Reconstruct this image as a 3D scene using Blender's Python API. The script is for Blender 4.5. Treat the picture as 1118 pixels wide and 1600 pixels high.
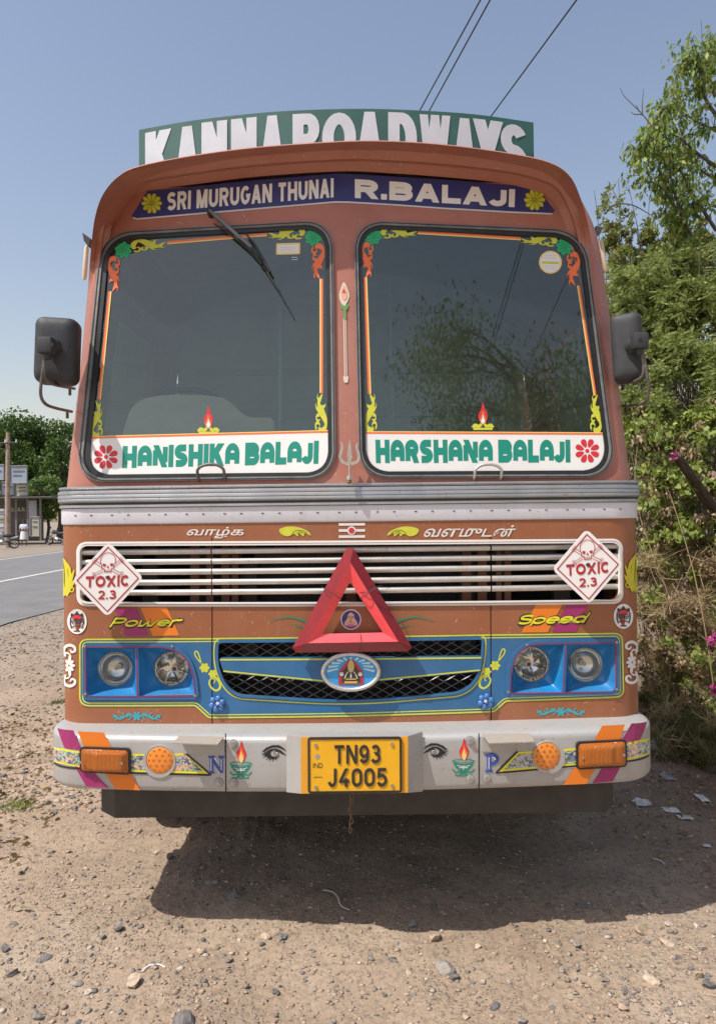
import bpy, bmesh, math, random
import numpy as np
from mathutils import Matrix, Vector
from mathutils.geometry import delaunay_2d_cdt
R = math.radians
random.seed(7); rng = np.random.default_rng(7)
for o in list(bpy.data.objects): bpy.data.objects.remove(o)
SC = bpy.context.scene
COL = SC.collection
# ------------------------------------------------------------------ camera, sky, sun, exposure
CAM_Z = 1.65; FPX = 1155.0; IW, IH = 1118.0, 1600.0
PITCH = 8.0/FPX; ROLL = 0.012
cam = bpy.data.cameras.new('camera'); cam_o = bpy.data.objects.new('camera', cam); COL.objects.link(cam_o)
cam.sensor_fit = 'HORIZONTAL'; cam.sensor_width = 36.0; cam.lens = 36.0*FPX/IW
cam.clip_start = 0.05; cam.clip_end = 3000
CAM_M = Matrix.Translation((0, 0, CAM_Z)) @ Matrix.Rotation(math.pi/2+PITCH, 4, 'X') @ Matrix.Rotation(-ROLL, 4, 'Z')
cam_o.matrix_world = CAM_M
SC.camera = cam_o
SUN_DIR = Vector((-0.53, -0.33, 1.0)).normalized()          # towards the sun
elev = math.asin(SUN_DIR.z); azim = math.atan2(SUN_DIR.x, SUN_DIR.y)
world = bpy.data.worlds.new('World'); SC.world = world; world.use_nodes = True
wn = world.node_tree.nodes; wl = world.node_tree.links
sky = wn.new('ShaderNodeTexSky'); sky.sky_type = 'NISHITA'; sky.sun_disc = False
sky.sun_elevation = elev; sky.sun_rotation = azim
sky.air_density = 1.5; sky.dust_density = 1.6; sky.ozone_density = 3.5; sky.altitude = 100
tint = wn.new('ShaderNodeMix'); tint.data_type = 'RGBA'; tint.blend_type = 'MULTIPLY'; tint.inputs[0].default_value = 1.0; tint.inputs[7].default_value = (.93, .755, .68, 1)   # milky air
wl.new(sky.outputs[0], tint.inputs[6]); wl.new(tint.outputs[2], wn['Background'].inputs[0]); wn['Background'].inputs[1].default_value = 0.15
sun = bpy.data.lights.new('sun', 'SUN'); sun_o = bpy.data.objects.new('sun', sun); COL.objects.link(sun_o)
sun.energy = 3.6; sun.angle = R(0.5); sun.color = (1.0, 0.95, 0.88)
sun_o.rotation_euler = SUN_DIR.to_track_quat('Z', 'Y').to_euler(); sun_o.location = (-6, -4, 12)
SC.view_settings.view_transform = 'Standard'; SC.view_settings.look = 'None'
SC.view_settings.exposure = 0.5; SC.view_settings.gamma = 1.0; SC.view_settings.use_curve_mapping = False
SC.render.engine = 'CYCLES'
SC.cycles.max_bounces = 8; SC.cycles.transparent_max_bounces = 16
# ------------------------------------------------------------------ pixel <-> world (used only to read sizes off the photograph)
ROT = np.array(CAM_M.to_3x3()); CP = np.array([0, 0, CAM_Z])
def rays(px, py):
    px = np.asarray(px, float); py = np.asarray(py, float)
    d = np.stack([(px-IW/2)/FPX, -(py-IH/2)/FPX, -np.ones_like(px)], -1)
    return d @ ROT.T
def to_px(P):
    d = (np.asarray(P, float)-CP) @ ROT
    return IW/2+FPX*d[..., 0]/-d[..., 2], IH/2-FPX*d[..., 1]/-d[..., 2]
def at_y(px, py, y):
    d = rays(px, py); y = np.asarray(y, float); return CP + d*((y[..., None] if y.ndim else y)/d[..., 1:2])
def on_ground(px, py, z=0.0):
    d = rays(px, py); return CP + d*((z-CAM_Z)/d[..., 2:3])
# ------------------------------------------------------------------ object helpers
def tag(o, label=None, cat=None, group=None, kind=None):
    if label: o['label'] = label
    if cat: o['category'] = cat
    if group: o['group'] = group
    if kind: o['kind'] = kind
    return o
def empty(name, loc=(0, 0, 0), label=None, cat=None, group=None, rz=0.0):
    o = bpy.data.objects.new(name, None); o.empty_display_size = .1
    o.matrix_basis = Matrix.Translation(loc) @ Matrix.Rotation(rz, 4, 'Z'); COL.objects.link(o)
    o['_m'] = [list(r) for r in o.matrix_basis]
    return tag(o, label, cat, group)
WM = {}
def link(name, me, mat=None, parent=None, smooth=False):
    """mesh in world coordinates; parented without moving"""
    if mat is not None:
        for m in (mat if isinstance(mat, (list, tuple)) else [mat]): me.materials.append(m)
    if smooth: me.polygons.foreach_set('use_smooth', [True]*len(me.polygons))
    o = bpy.data.objects.new(name, me); COL.objects.link(o)
    if parent is not None:
        o.parent = parent
        root = parent
        while root.parent: root = root.parent
        if parent is root: o.matrix_parent_inverse = root.matrix_basis.inverted()
    return o
def mesh(name, verts, faces, mat=None, parent=None, smooth=False):
    me = bpy.data.meshes.new(name)
    me.from_pydata([tuple(map(float, v)) for v in verts], [], [tuple(map(int, f)) for f in faces]); me.update()
    return link(name, me, mat, parent, smooth)
def bm_obj(name, bm, mat=None, parent=None, smooth=False):
    me = bpy.data.meshes.new(name); bm.to_mesh(me); bm.free()
    return link(name, me, mat, parent, smooth)
def smooth_angle(o, deg=35):
    me = o.data; me.polygons.foreach_set('use_smooth', [True]*len(me.polygons))
    try: me.set_sharp_from_angle(angle=R(deg))
    except Exception: pass
    return o
def box_bm(x0, x1, y0, y1, z0, z1, bev=0.0, seg=2, bm=None, M=None):
    b = bmesh.new()
    r = bmesh.ops.create_cube(b, size=1)
    bmesh.ops.scale(b, vec=(x1-x0, y1-y0, z1-z0), verts=b.verts)
    if bev > 0: bmesh.ops.bevel(b, geom=b.edges[:]+b.verts[:], offset=bev, segments=seg, profile=.6, affect='EDGES')
    bmesh.ops.translate(b, vec=((x0+x1)/2, (y0+y1)/2, (z0+z1)/2), verts=b.verts)
    if M is not None: bmesh.ops.transform(b, matrix=M, verts=b.verts)
    if bm is None: return b
    me = bpy.data.meshes.new('t'); b.to_mesh(me); b.free(); bm.from_mesh(me); bpy.data.meshes.remove(me)
    return bm
def box(name, x0, x1, y0, y1, z0, z1, mat, parent=None, bev=0.0, seg=2, M=None):
    o = bm_obj(name, box_bm(x0, x1, y0, y1, z0, z1, bev, seg, None, M), mat, parent)
    if bev > 0: smooth_angle(o, 40)
    return o
def tube_geo(pts, rad, n=8, closed=False, caps=True):
    pts = np.asarray(pts, float); N = len(pts)
    rad = np.full(N, rad) if np.isscalar(rad) else np.asarray(rad)
    V = []; F = []
    T = np.zeros_like(pts)
    for i in range(N):
        a = pts[(i-1) % N] if (closed or i > 0) else pts[i]
        b = pts[(i+1) % N] if (closed or i < N-1) else pts[i]
        t = b-a; T[i] = t/(np.linalg.norm(t)+1e-12)
    up = np.array([0, 0, 1.0]) if abs(T[0][2]) < .9 else np.array([1.0, 0, 0])
    nrm = np.cross(T[0], up); nrm /= np.linalg.norm(nrm)
    for i in range(N):
        nrm = nrm-T[i]*nrm.dot(T[i]); nrm /= np.linalg.norm(nrm)+1e-12
        b = np.cross(T[i], nrm)
        for k in range(n):
            a = 2*math.pi*k/n
            V.append(pts[i]+rad[i]*(math.cos(a)*nrm+math.sin(a)*b))
    for i in range(N if closed else N-1):
        for k in range(n):
            j = (i+1) % N
            F.append((i*n+k, i*n+(k+1) % n, j*n+(k+1) % n, j*n+k))
    if caps and not closed:
        F.append(tuple(range(n-1, -1, -1))); F.append(tuple((N-1)*n+k for k in range(n)))
    return V, F
def tube(name, pts, rad, mat, parent=None, n=8, closed=False):
    V, F = tube_geo(pts, rad, n, closed); return smooth_angle(mesh(name, V, F, mat, parent), 50)
def merge_geo(gs):
    V = []; F = []
    for v, f in gs:
        o = len(V); V += list(v); F += [tuple(i+o for i in q) for q in f]
    return V, F
def smooth_path(pts, n=6):
    """Catmull-Rom through the points"""
    P = np.asarray(pts, float); out = []
    for i in range(len(P)-1):
        p0 = P[max(i-1, 0)]; p1 = P[i]; p2 = P[i+1]; p3 = P[min(i+2, len(P)-1)]
        for k in range(n):
            t = k/n
            out.append(.5*((2*p1)+(-p0+p2)*t+(2*p0-5*p1+4*p2-p3)*t*t+(-p0+3*p1-3*p2+p3)*t**3))
    out.append(P[-1]); return np.array(out)
def smooth_loop(pts, n=5):
    P = np.asarray(pts, float); N = len(P); out = []
    for i in range(N):
        p0, p1, p2, p3 = P[i-1], P[i], P[(i+1) % N], P[(i+2) % N]
        for k in range(n):
            t = k/n
            out.append(.5*((2*p1)+(-p0+p2)*t+(2*p0-5*p1+4*p2-p3)*t*t+(-p0+3*p1-3*p2+p3)*t**3))
    return np.array(out)
def round_poly(pts, rad, n=6):
    """polygon with rounded corners; rad scalar or per corner"""
    P = np.asarray(pts, float); N = len(P); out = []
    for i in range(N):
        r = rad if np.isscalar(rad) else rad[i]
        a, b, c = P[i-1], P[i], P[(i+1) % N]
        u = a-b; v = c-b; lu = np.linalg.norm(u); lv = np.linalg.norm(v); u /= lu; v /= lv
        r = min(r, lu*.49, lv*.49)
        if r < 1e-6: out.append(b); continue
        s = b+u*r; e = b+v*r
        for k in range(n+1):
            t = k/n; out.append((1-t)**2*s*1+2*t*(1-t)*(b*.82+(s+e)*.09)+t*t*e)
    return np.array(out)
def ellipse(cx, cy, rx, ry, n=32, rot=0.0):
    a = np.arange(n)*2*math.pi/n
    x = rx*np.cos(a); y = ry*np.sin(a); c, s = math.cos(rot), math.sin(rot)
    return np.stack([cx+x*c-y*s, cy+x*s+y*c], -1)
def dens(loop, step, closed=True):
    P = np.asarray(loop, float); out = []
    N = len(P)
    for i in range(N if closed else N-1):
        a = P[i]; b = P[(i+1) % N]; k = max(1, int(math.ceil(np.linalg.norm(b-a)/step)))
        for j in range(k): out.append(a+(b-a)*j/k)
    if not closed: out.append(P[-1])
    return np.array(out)
def ribbon(pts, w, closed=False):
    P = np.asarray(pts, float); N = len(P)
    w = np.full(N, float(w)) if np.isscalar(w) else np.interp(np.linspace(0, 1, N), np.linspace(0, 1, len(w)), w)
    L = []; Q = []
    for i in range(N):
        a = P[(i-1) % N] if (closed or i > 0) else P[i]
        b = P[(i+1) % N] if (closed or i < N-1) else P[i]
        d1 = P[i]-a; d2 = b-P[i]
        n1 = np.linalg.norm(d1); n2 = np.linalg.norm(d2)
        if n1 < 1e-9: d1 = d2; n1 = n2
        if n2 < 1e-9: d2 = d1; n2 = n1
        d1 = d1/n1; d2 = d2/n2
        t = d1+d2; tl = np.linalg.norm(t)
        t = d1 if tl < 1e-6 else t/tl
        nn = np.array([-t[1], t[0]]); m = 1/max(.5, abs(nn.dot([-d1[1], d1[0]])))
        L.append(P[i]+nn*w[i]/2*m); Q.append(P[i]-nn*w[i]/2*m)
    L = np.array(L); Q = np.array(Q)
    if closed: return np.concatenate([L, L[:1], Q[:1], Q[::-1]])
    return np.concatenate([L, Q[::-1]])
def inside(pts, loop):
    """non-zero winding test, vectorised"""
    x, y = pts[:, 0], pts[:, 1]; w = np.zeros(len(pts), int)
    x0, y0 = loop[:, 0], loop[:, 1]; x1, y1 = np.roll(x0, -1), np.roll(y0, -1)
    for a, b, c, d in zip(x0, y0, x1, y1):
        cr = (c-a)*(y-b)-(x-a)*(d-b)
        w += ((b <= y) & (d > y) & (cr > 0)).astype(int)
        w -= ((b > y) & (d <= y) & (cr < 0)).astype(int)
    return w != 0
def triangulate(loops, holes=(), grid=None):
    V = []; E = []
    for lp in list(loops)+list(holes):
        o = len(V); n = len(lp)
        V += [tuple(p) for p in lp]; E += [(o+i, o+(i+1) % n) for i in range(n)]
    if grid:
        A = np.concatenate(loops); lo = A.min(0); hi = A.max(0)
        gx = np.arange(lo[0]+grid/2, hi[0], grid); gy = np.arange(lo[1]+grid/2, hi[1], grid)
        G = np.stack(np.meshgrid(gx, gy), -1).reshape(-1, 2)
        keep = np.zeros(len(G), bool)
        for lp in loops: keep |= inside(G, lp)
        for lp in holes: keep &= ~inside(G, lp)
        V += [tuple(p) for p in G[keep]]
    S = 1.0
    vo, eo, fo, _, _, _ = delaunay_2d_cdt([Vector((v[0], v[1])) for v in V], E, [], 0, 1e-6)
    vo = np.array([(v.x, v.y) for v in vo]); fo = np.array([f for f in fo if len(f) == 3])
    if len(fo) == 0: return vo, fo
    C = vo[fo].mean(1); keep = np.zeros(len(C), bool)
    for lp in loops:
        lo = lp.min(0); hi = lp.max(0)
        m = (~keep) & (C[:, 0] >= lo[0]) & (C[:, 0] <= hi[0]) & (C[:, 1] >= lo[1]) & (C[:, 1] <= hi[1])
        if m.any(): keep[m] = inside(C[m], lp)
    for lp in holes: keep &= ~inside(C, lp)
    fo = fo[keep]
    used, inv = np.unique(fo, return_inverse=True)
    return vo[used], inv.reshape(-1, 3)
# ------------------------------------------------------------------ the truck's surfaces
X0 = -0.037
class Surf:
    def __init__(s, fn, y0=3.0): s.fn = fn; s.y0 = y0
    def P(s, u, z, off=0.0):
        u = np.asarray(u, float); z = np.asarray(z, float)
        p = s.fn(u, z)
        if np.isscalar(off) and off == 0: return p
        e = 1e-3
        du = s.fn(u+e, z)-s.fn(u-e, z); dz = s.fn(u, z+e)-s.fn(u, z-e)
        n = np.cross(du, dz); n /= np.linalg.norm(n, axis=-1, keepdims=True)+1e-15
        return p+n*np.asarray(off)[..., None] if not np.isscalar(off) else p+n*off
    def inv(s, px, py):
        px = np.asarray(px, float); py = np.asarray(py, float)
        g = at_y(px, py, s.y0+.05); u = g[..., 0]-X0; z = g[..., 2].copy()
        for _ in range(14):
            q = s.fn(u, z); a, b = to_px(q); ra = px-a; rb = py-b
            e = 1e-4
            a1, b1 = to_px(s.fn(u+e, z)); a2, b2 = to_px(s.fn(u, z+e))
            J11 = (a1-a)/e; J21 = (b1-b)/e; J12 = (a2-a)/e; J22 = (b2-b)/e
            det = J11*J22-J12*J21; det = np.where(abs(det) < 1e2, np.sign(det+1e-9)*1e2, det)
            u = u+np.clip((J22*ra-J12*rb)/det, -.04, .04); z = z+np.clip((-J21*ra+J11*rb)/det, -.04, .04)
        return np.stack([u, z], -1)
def section(u, W, y0, V, bow, r):
    """half section of a bodied front: flat front with V / bow, corner arc, side going back"""
    a = np.abs(u); s = np.where(u < 0, -1.0, 1.0)
    L = W-r; sl = V+2*bow*L; th0 = np.arctan(sl); yL = y0+V*L+bow*L*L
    arc = r*(math.pi/2-th0); t = np.clip((a-L)/r, 0, math.pi/2-th0)
    x = np.where(a < L, a, L+r*(np.sin(th0+t)-np.sin(th0)))
    y = np.where(a < L, y0+V*a+bow*a*a, yL+r*(np.cos(th0)-np.cos(th0+t)))
    back = np.clip(a-L-arc, 0, None)
    return X0+s*x, y+back
def f_low(u, z):
    x, y = section(u, 1.236, 3.0, 0.0, .035, .15); return np.stack([x, y, z+0*x], -1)
def f_up(u, z):
    zz = z-1.78
    x, y = section(u, 1.236-.083*zz-.6*np.clip(z-2.74, 0, None)**2, 3.0+.09*zz, .07, .01, .14); return np.stack([x, y, z+0*x], -1)
def f_bump(u, z):
    x, y = section(u, 1.252, 2.83, 0.0, .055, .20); return np.stack([x, y, z+0*x], -1)
LOW = Surf(f_low); UP = Surf(f_up); BUMP = Surf(f_bump, 2.86)
def plane_surf(y, slope=0.0, lean=0.0, bow=0.0, zc=1.5, xc=0.0):
    return Surf(lambda u, z: np.stack([u+X0, y+slope*(u-xc)+bow*u*u+lean*(z-zc), z+0*u], -1), y)
def sheet(name, surf, loops, mat, parent=None, holes=(), off=.0015, grid=None, thick=0.0, step=.05, px=True, smooth=True):
    def cv(lp):
        lp = np.asarray(lp, float)
        if px: lp = surf.inv(lp[:, 0], lp[:, 1])
        return dens(lp, step)
    L = [cv(l) for l in loops]; H = [cv(l) for l in holes]
    v, f = triangulate(L, H, grid)
    P = surf.P(v[:, 0], v[:, 1], off)
    # orient towards the camera side of the surface
    a = v[f[:, 1]]-v[f[:, 0]]; b = v[f[:, 2]]-v[f[:, 0]]
    cr = a[:, 0]*b[:, 1]-a[:, 1]*b[:, 0]; f = np.where((cr < 0)[:, None], f[:, ::-1], f); f = f[abs(cr) > 1e-12]
    F = [tuple(t) for t in f]; V = list(P)
    if thick > 0:
        Q = surf.P(v[:, 0], v[:, 1], off-thick); n = len(V); V += list(Q)
        cnt = {}
        for t in F:
            for i in range(3):
                e = (t[i], t[(i+1) % 3]); cnt[e] = 1
        rim = [(i, j) for (i, j) in cnt if (j, i) not in cnt]
        F2 = [tuple(x+n for x in t[::-1]) for t in F]
        F = F+F2+[(j, i, i+n, j+n) for i, j in rim]
    o = mesh(name, V, F, mat, parent)
    if thick > 0 or grid: smooth_angle(o, 40)
    return o
def sweep(name, surf, us, prof, mat, parent=None, closed_prof=False):
    """profile (off, z) swept along u"""
    V = []; F = []; n = len(prof); us = np.asarray(us)
    for off, z in prof: pass
    G = np.stack([surf.P(us, np.full(len(us), z), off) for off, z in prof], 1)
    V = G.reshape(-1, 3)
    for i in range(len(us)-1):
        for k in range(n if closed_prof else n-1):
            j = (k+1) % n
            F.append((i*n+k, i*n+j, (i+1)*n+j, (i+1)*n+k))
    return smooth_angle(mesh(name, V, F, mat, parent), 35)
# ------------------------------------------------------------------ materials
MATS = {}
def mat(name, col, rough=.5, metal=0.0, var=.0, vscale=8.0, bump=0.0, bscale=60.0, spec=.5, coat=0.0, dirt=0.0, dirtcol=(.30, .22, .15), trans=0, emis=None, detail=6, wear=0, wearcol=(.5, .45, .4)):
    if name in MATS: return MATS[name]
    m = bpy.data.materials.new(name); m.use_nodes = True; nt = m.node_tree; N = nt.nodes; L = nt.links
    b = N['Principled BSDF']; b.inputs['Roughness'].default_value = rough; b.inputs['Metallic'].default_value = metal
    b.inputs['Specular IOR Level'].default_value = spec; b.inputs['Coat Weight'].default_value = coat; b.inputs['Coat Roughness'].default_value = .12
    b.inputs['Base Color'].default_value = (*col, 1)
    tc = N.new('ShaderNodeTexCoord'); cur = None
    if var > 0:
        n = N.new('ShaderNodeTexNoise'); n.inputs['Scale'].default_value = vscale; n.inputs['Detail'].default_value = detail; n.inputs['Roughness'].default_value = .65
        L.new(tc.outputs['Object'], n.inputs['Vector'])
        r = N.new('ShaderNodeValToRGB'); r.color_ramp.elements[0].position = .3; r.color_ramp.elements[1].position = .7
        r.color_ramp.elements[0].color = (*[max(0, c*(1-var)) for c in col], 1); r.color_ramp.elements[1].color = (*[min(1, c*(1+var)) for c in col], 1)
        L.new(n.outputs['Fac'], r.inputs[0]); cur = r.outputs[0]
    if dirt > 0:
        n = N.new('ShaderNodeTexNoise'); n.inputs['Scale'].default_value = 3.0; n.inputs['Detail'].default_value = 9; n.inputs['Roughness'].default_value = .72
        mp = N.new('ShaderNodeMapping'); mp.inputs['Scale'].default_value = (1.4, 1.4, .8); L.new(tc.outputs['Object'], mp.inputs[0]); L.new(mp.outputs[0], n.inputs['Vector'])
        r = N.new('ShaderNodeMapRange'); r.inputs[1].default_value = .42; r.inputs[2].default_value = .78; r.inputs[3].default_value = 0; r.inputs[4].default_value = dirt
        L.new(n.outputs['Fac'], r.inputs[0])
        mx = N.new('ShaderNodeMix'); mx.data_type = 'RGBA'; L.new(r.outputs[0], mx.inputs[0])
        if cur: L.new(cur, mx.inputs[6])
        else: mx.inputs[6].default_value = (*col, 1)
        mx.inputs[7].default_value = (*dirtcol, 1); cur = mx.outputs[2]
        mr = N.new('ShaderNodeMapRange'); mr.inputs[3].default_value = rough; mr.inputs[4].default_value = min(1, rough+.35); mr.inputs[2].default_value = max(dirt, .01)
        L.new(r.outputs[0], mr.inputs[0]); L.new(mr.outputs[0], b.inputs['Roughness'])
    if wear > 0:
        for sc_, lo_, hi_, amt, wc in (((55, 55, 55), .66, .70, wear, wearcol), ((26, 26, 1.6), .56, .76, wear*.45, dirtcol), ((1.3, 1.3, 26), .60, .80, wear*.35, dirtcol), ((130, 130, 130), .70, .74, wear*.8, (.06, .05, .045))):
            mp = N.new('ShaderNodeMapping'); mp.inputs['Scale'].default_value = sc_; L.new(tc.outputs['Object'], mp.inputs[0])
            n = N.new('ShaderNodeTexNoise'); n.inputs['Scale'].default_value = 1; n.inputs['Detail'].default_value = 5; L.new(mp.outputs[0], n.inputs['Vector'])
            r = N.new('ShaderNodeMapRange'); r.inputs[1].default_value = lo_; r.inputs[2].default_value = hi_; r.inputs[4].default_value = amt; L.new(n.outputs['Fac'], r.inputs[0])
            mx = N.new('ShaderNodeMix'); mx.data_type = 'RGBA'; L.new(r.outputs[0], mx.inputs[0])
            if cur: L.new(cur, mx.inputs[6])
            else: mx.inputs[6].default_value = (*col, 1)
            mx.inputs[7].default_value = (*wc, 1); cur = mx.outputs[2]
    if cur: L.new(cur, b.inputs['Base Color'])
    if bump > 0:
        n = N.new('ShaderNodeTexNoise'); n.inputs['Scale'].default_value = bscale; n.inputs['Detail'].default_value = 5
        L.new(tc.outputs['Object'], n.inputs['Vector'])
        bp = N.new('ShaderNodeBump'); bp.inputs['Strength'].default_value = bump; bp.inputs['Distance'].default_value = .01
        L.new(n.outputs['Fac'], bp.inputs['Height']); L.new(bp.outputs[0], b.inputs['Normal'])
    MATS[name] = m; return m
def srgb(r, g, b, k=1.0):
    f = lambda c: ((c/255+.055)/1.055)**2.4 if c/255 > .04045 else c/255/12.92
    return tuple(f(c)*k for c in (r, g, b))
M_UP = mat('faded_brown_paint', (.38, .142, .098), .44, var=.12, vscale=2.5, dirt=.38, dirtcol=(.44, .27, .22), bump=.07, bscale=5, coat=.12, wear=.5, wearcol=(.52, .34, .28))
M_LOW = mat('brown_paint', (.295, .102, .042), .40, var=.06, vscale=3, dirt=.16, dirtcol=(.38, .22, .14), bump=.035, bscale=7, coat=.18, wear=.5, wearcol=(.50, .36, .27))
M_BLUE = mat('blue_paint', (.018, .125, .285), .34, var=.15, vscale=3, dirt=.18, dirtcol=(.16, .22, .30), coat=.25)
M_CYANB = mat('bright_blue_paint', (.012, .19, .45), .30, var=.12, vscale=9, dirt=.12, dirtcol=(.2, .3, .4), coat=.3)
M_YEL = mat('yellow_paint', (.62, .56, .03), .45, var=.1, vscale=20)
M_YEL2 = mat('lemon_sticker', (.58, .60, .05), .45, var=.1, vscale=30)
M_OLIVE = mat('olive_outline', (.16, .17, .03), .5)
M_BANNER = mat('navy_banner', (.032, .038, .17), .35, var=.1, vscale=5, dirt=.10, dirtcol=(.25, .25, .35))
M_WHITE = mat('white_vinyl', (.80, .80, .78), .42, var=.03, vscale=10, dirt=.12, dirtcol=(.55, .5, .43))
M_WHT2 = mat('white_paint', (.74, .72, .69), .45, dirt=.15, dirtcol=(.5, .42, .35))
M_TEAL = mat('teal_vinyl', (.01, .26, .19), .4, var=.05)
M_REDV = mat('red_vinyl', (.62, .03, .045), .4, var=.05)
M_ORV = mat('orange_vinyl', (.85, .17, .04), .4, var=.06)
M_CREAM = mat('cream_vinyl', (.80, .62, .22), .4)
M_GRNV = mat('green_vinyl', (.02, .42, .14), .4, var=.08, vscale=40)
M_DGRN = mat('dark_green_print', (.01, .17, .10), .45)
M_ORP = mat('orange_print', (.75, .20, .02), .42, var=.05)
M_MAG = mat('magenta_print', (.33, .025, .14), .42, var=.06, dirt=.1)
M_PLUM = mat('plum_pinstripe', (.22, .03, .12), .4)
M_BLACK = mat('black_print', (.015, .015, .018), .5)
M_RUB = mat('grey_rubber', (.17, .175, .175), .55, var=.35, vscale=14, dirt=.45, dirtcol=(.28, .27, .25), bump=.15, bscale=40)
M_RUBD = mat('black_rubber', (.018, .019, .02), .45, var=.2, vscale=20)
M_ALU = mat('dull_aluminium', (.40, .41, .42), .38, metal=.75, var=.12, vscale=6, dirt=.5, dirtcol=(.30, .28, .26), bump=.08, bscale=24, wear=.6, wearcol=(.22, .19, .16))
M_CHROME = mat('worn_chrome', (.62, .60, .57), .36, metal=.7, var=.08, vscale=14, dirt=.5, dirtcol=(.42, .35, .28), bump=.07, bscale=26, wear=.6, wearcol=(.30, .22, .16))
M_STRIP = mat('pale_strip_paint', (.66, .67, .72), .5, var=.05, vscale=4, dirt=.3, dirtcol=(.40, .37, .36), wear=.5, wearcol=(.35, .3, .27))
M_BUMP = mat('silver_grey_paint', (.43, .435, .43), .38, metal=.25, var=.06, vscale=3, dirt=.45, dirtcol=(.34, .28, .22), bump=.05, bscale=8, coat=.12, wear=.7, wearcol=(.30, .24, .18))
M_DARK = mat('dark_chassis', (.055, .050, .047), .7, var=.3, vscale=9, dirt=.6, dirtcol=(.085, .072, .06))
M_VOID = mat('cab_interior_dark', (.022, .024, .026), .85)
M_PLASTIC = mat('charcoal_plastic', (.030, .032, .036), .55, var=.15, vscale=8, bump=.08, bscale=220, dirt=.35, dirtcol=(.10, .10, .10))
M_ARM = mat('weathered_steel_tube', (.14, .125, .115), .5, metal=.4, var=.35, vscale=35, bump=.1)
M_BEIGE = mat('beige_dashboard', (.72, .69, .60), .65, var=.08)
M_GREYSEAT = mat('grey_upholstery', (.10, .11, .12), .8, var=.2)
M_SCREW = mat('screw_metal', (.45, .44, .42), .35, metal=.8)
M_PLATE = mat('number_plate_yellow', (.80, .42, .008), .4, var=.05, vscale=12, dirt=.12, dirtcol=(.6, .38, .1), bump=.02)
M_PLATE2 = mat('amber_paint', (.78, .36, .015), .45, dirt=.15)
M_CHAR = mat('plate_letter_black', (.022, .022, .025), .4, dirt=.25, dirtcol=(.12, .08, .03))
M_RUST = mat('rusty_chain', (.20, .13, .08), .75, metal=.2, var=.4, vscale=90)
M_TREDO = mat('red_reflector', (.22, .007, .010), .36, var=.12, vscale=30, coat=.15)
M_TREDI = mat('fluorescent_red', (.86, .085, .10), .38, var=.06, vscale=20, coat=.2)
M_CYAN = mat('cyan_print', (.04, .36, .42), .45)
M_SIGN = mat('dark_green_board', (.025, .105, .09), .5, var=.2, vscale=3, dirt=.3, dirtcol=(.07, .14, .13))
M_SIGNW = mat('hand_painted_white', (.54, .58, .63), .55, var=.07, vscale=7, dirt=.35, dirtcol=(.42, .46, .48))
M_POWY = mat('acid_yellow', (.75, .70, .03), .4)
def glass_mat(name, refl=1.0, dust_sheen=.06, dust_sheen_col=(.35, .36, .36), tint=(.55, .62, .62), rough=.02, scale=3.0, ior=1.5):
    m = bpy.data.materials.new(name); m.use_nodes = True; nt = m.node_tree; N = nt.nodes; L = nt.links
    N.remove(N['Principled BSDF']); out = N['Material Output']
    tr = N.new('ShaderNodeBsdfTransparent'); tr.inputs[0].default_value = (*tint, 1)
    gl = N.new('ShaderNodeBsdfGlossy'); gl.inputs['Roughness'].default_value = rough; gl.inputs[0].default_value = (refl*.94, refl, refl*.90, 1)
    fr = N.new('ShaderNodeFresnel'); fr.inputs[0].default_value = ior
    mx = N.new('ShaderNodeMixShader'); L.new(fr.outputs[0], mx.inputs[0]); L.new(tr.outputs[0], mx.inputs[1]); L.new(gl.outputs[0], mx.inputs[2])
    df = N.new('ShaderNodeBsdfDiffuse'); df.inputs[0].default_value = (*dust_sheen_col, 1)
    tc = N.new('ShaderNodeTexCoord'); n = N.new('ShaderNodeTexNoise'); n.inputs['Scale'].default_value = scale; n.inputs['Detail'].default_value = 10; n.inputs['Roughness'].default_value = .7
    L.new(tc.outputs['Object'], n.inputs['Vector'])
    mr = N.new('ShaderNodeMapRange'); mr.inputs[1].default_value = .3; mr.inputs[2].default_value = .75; mr.inputs[3].default_value = dust_sheen*.55; mr.inputs[4].default_value = dust_sheen*1.5
    L.new(n.outputs['Fac'], mr.inputs[0])
    m2 = N.new('ShaderNodeMixShader'); L.new(mr.outputs[0], m2.inputs[0]); L.new(mx.outputs[0], m2.inputs[1]); L.new(df.outputs[0], m2.inputs[2])
    L.new(m2.outputs[0], out.inputs[0]); MATS[name] = m; return m
M_GLASS = glass_mat('windscreen_glass', dust_sheen=.03, dust_sheen_col=(.36, .44, .43), tint=(.84, .95, .90), ior=2.05)
def lens_mat(name, col, kind, scale):
    m = mat(name, col, .12, coat=.8)
    nt = m.node_tree; N = nt.nodes; L = nt.links; b = N['Principled BSDF']
    tc = N.new('ShaderNodeTexCoord')
    if kind == 'flute':
        w = N.new('ShaderNodeTexWave'); w.inputs['Scale'].default_value = scale; w.bands_direction = 'X'; w.inputs['Distortion'].default_value = .3; h = w.outputs['Fac']
        L.new(tc.outputs['Object'], w.inputs['Vector'])
    else:
        w = N.new('ShaderNodeTexVoronoi'); w.inputs['Scale'].default_value = scale; h = w.outputs['Color']
        L.new(tc.outputs['Object'], w.inputs['Vector'])
    bp = N.new('ShaderNodeBump'); bp.inputs['Strength'].default_value = .8; bp.inputs['Distance'].default_value = .01
    L.new(h, bp.inputs['Height']); L.new(bp.outputs[0], b.inputs['Normal'])
    return m
M_AMBER = lens_mat('amber_lens', (.80, .22, .015), 'flute', 60); M_AMBER.node_tree.nodes['Principled BSDF'].inputs['Transmission Weight'].default_value = .15
M_AMBER2 = lens_mat('amber_round_lens', (.78, .25, .03), 'vor', 60)
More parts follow.
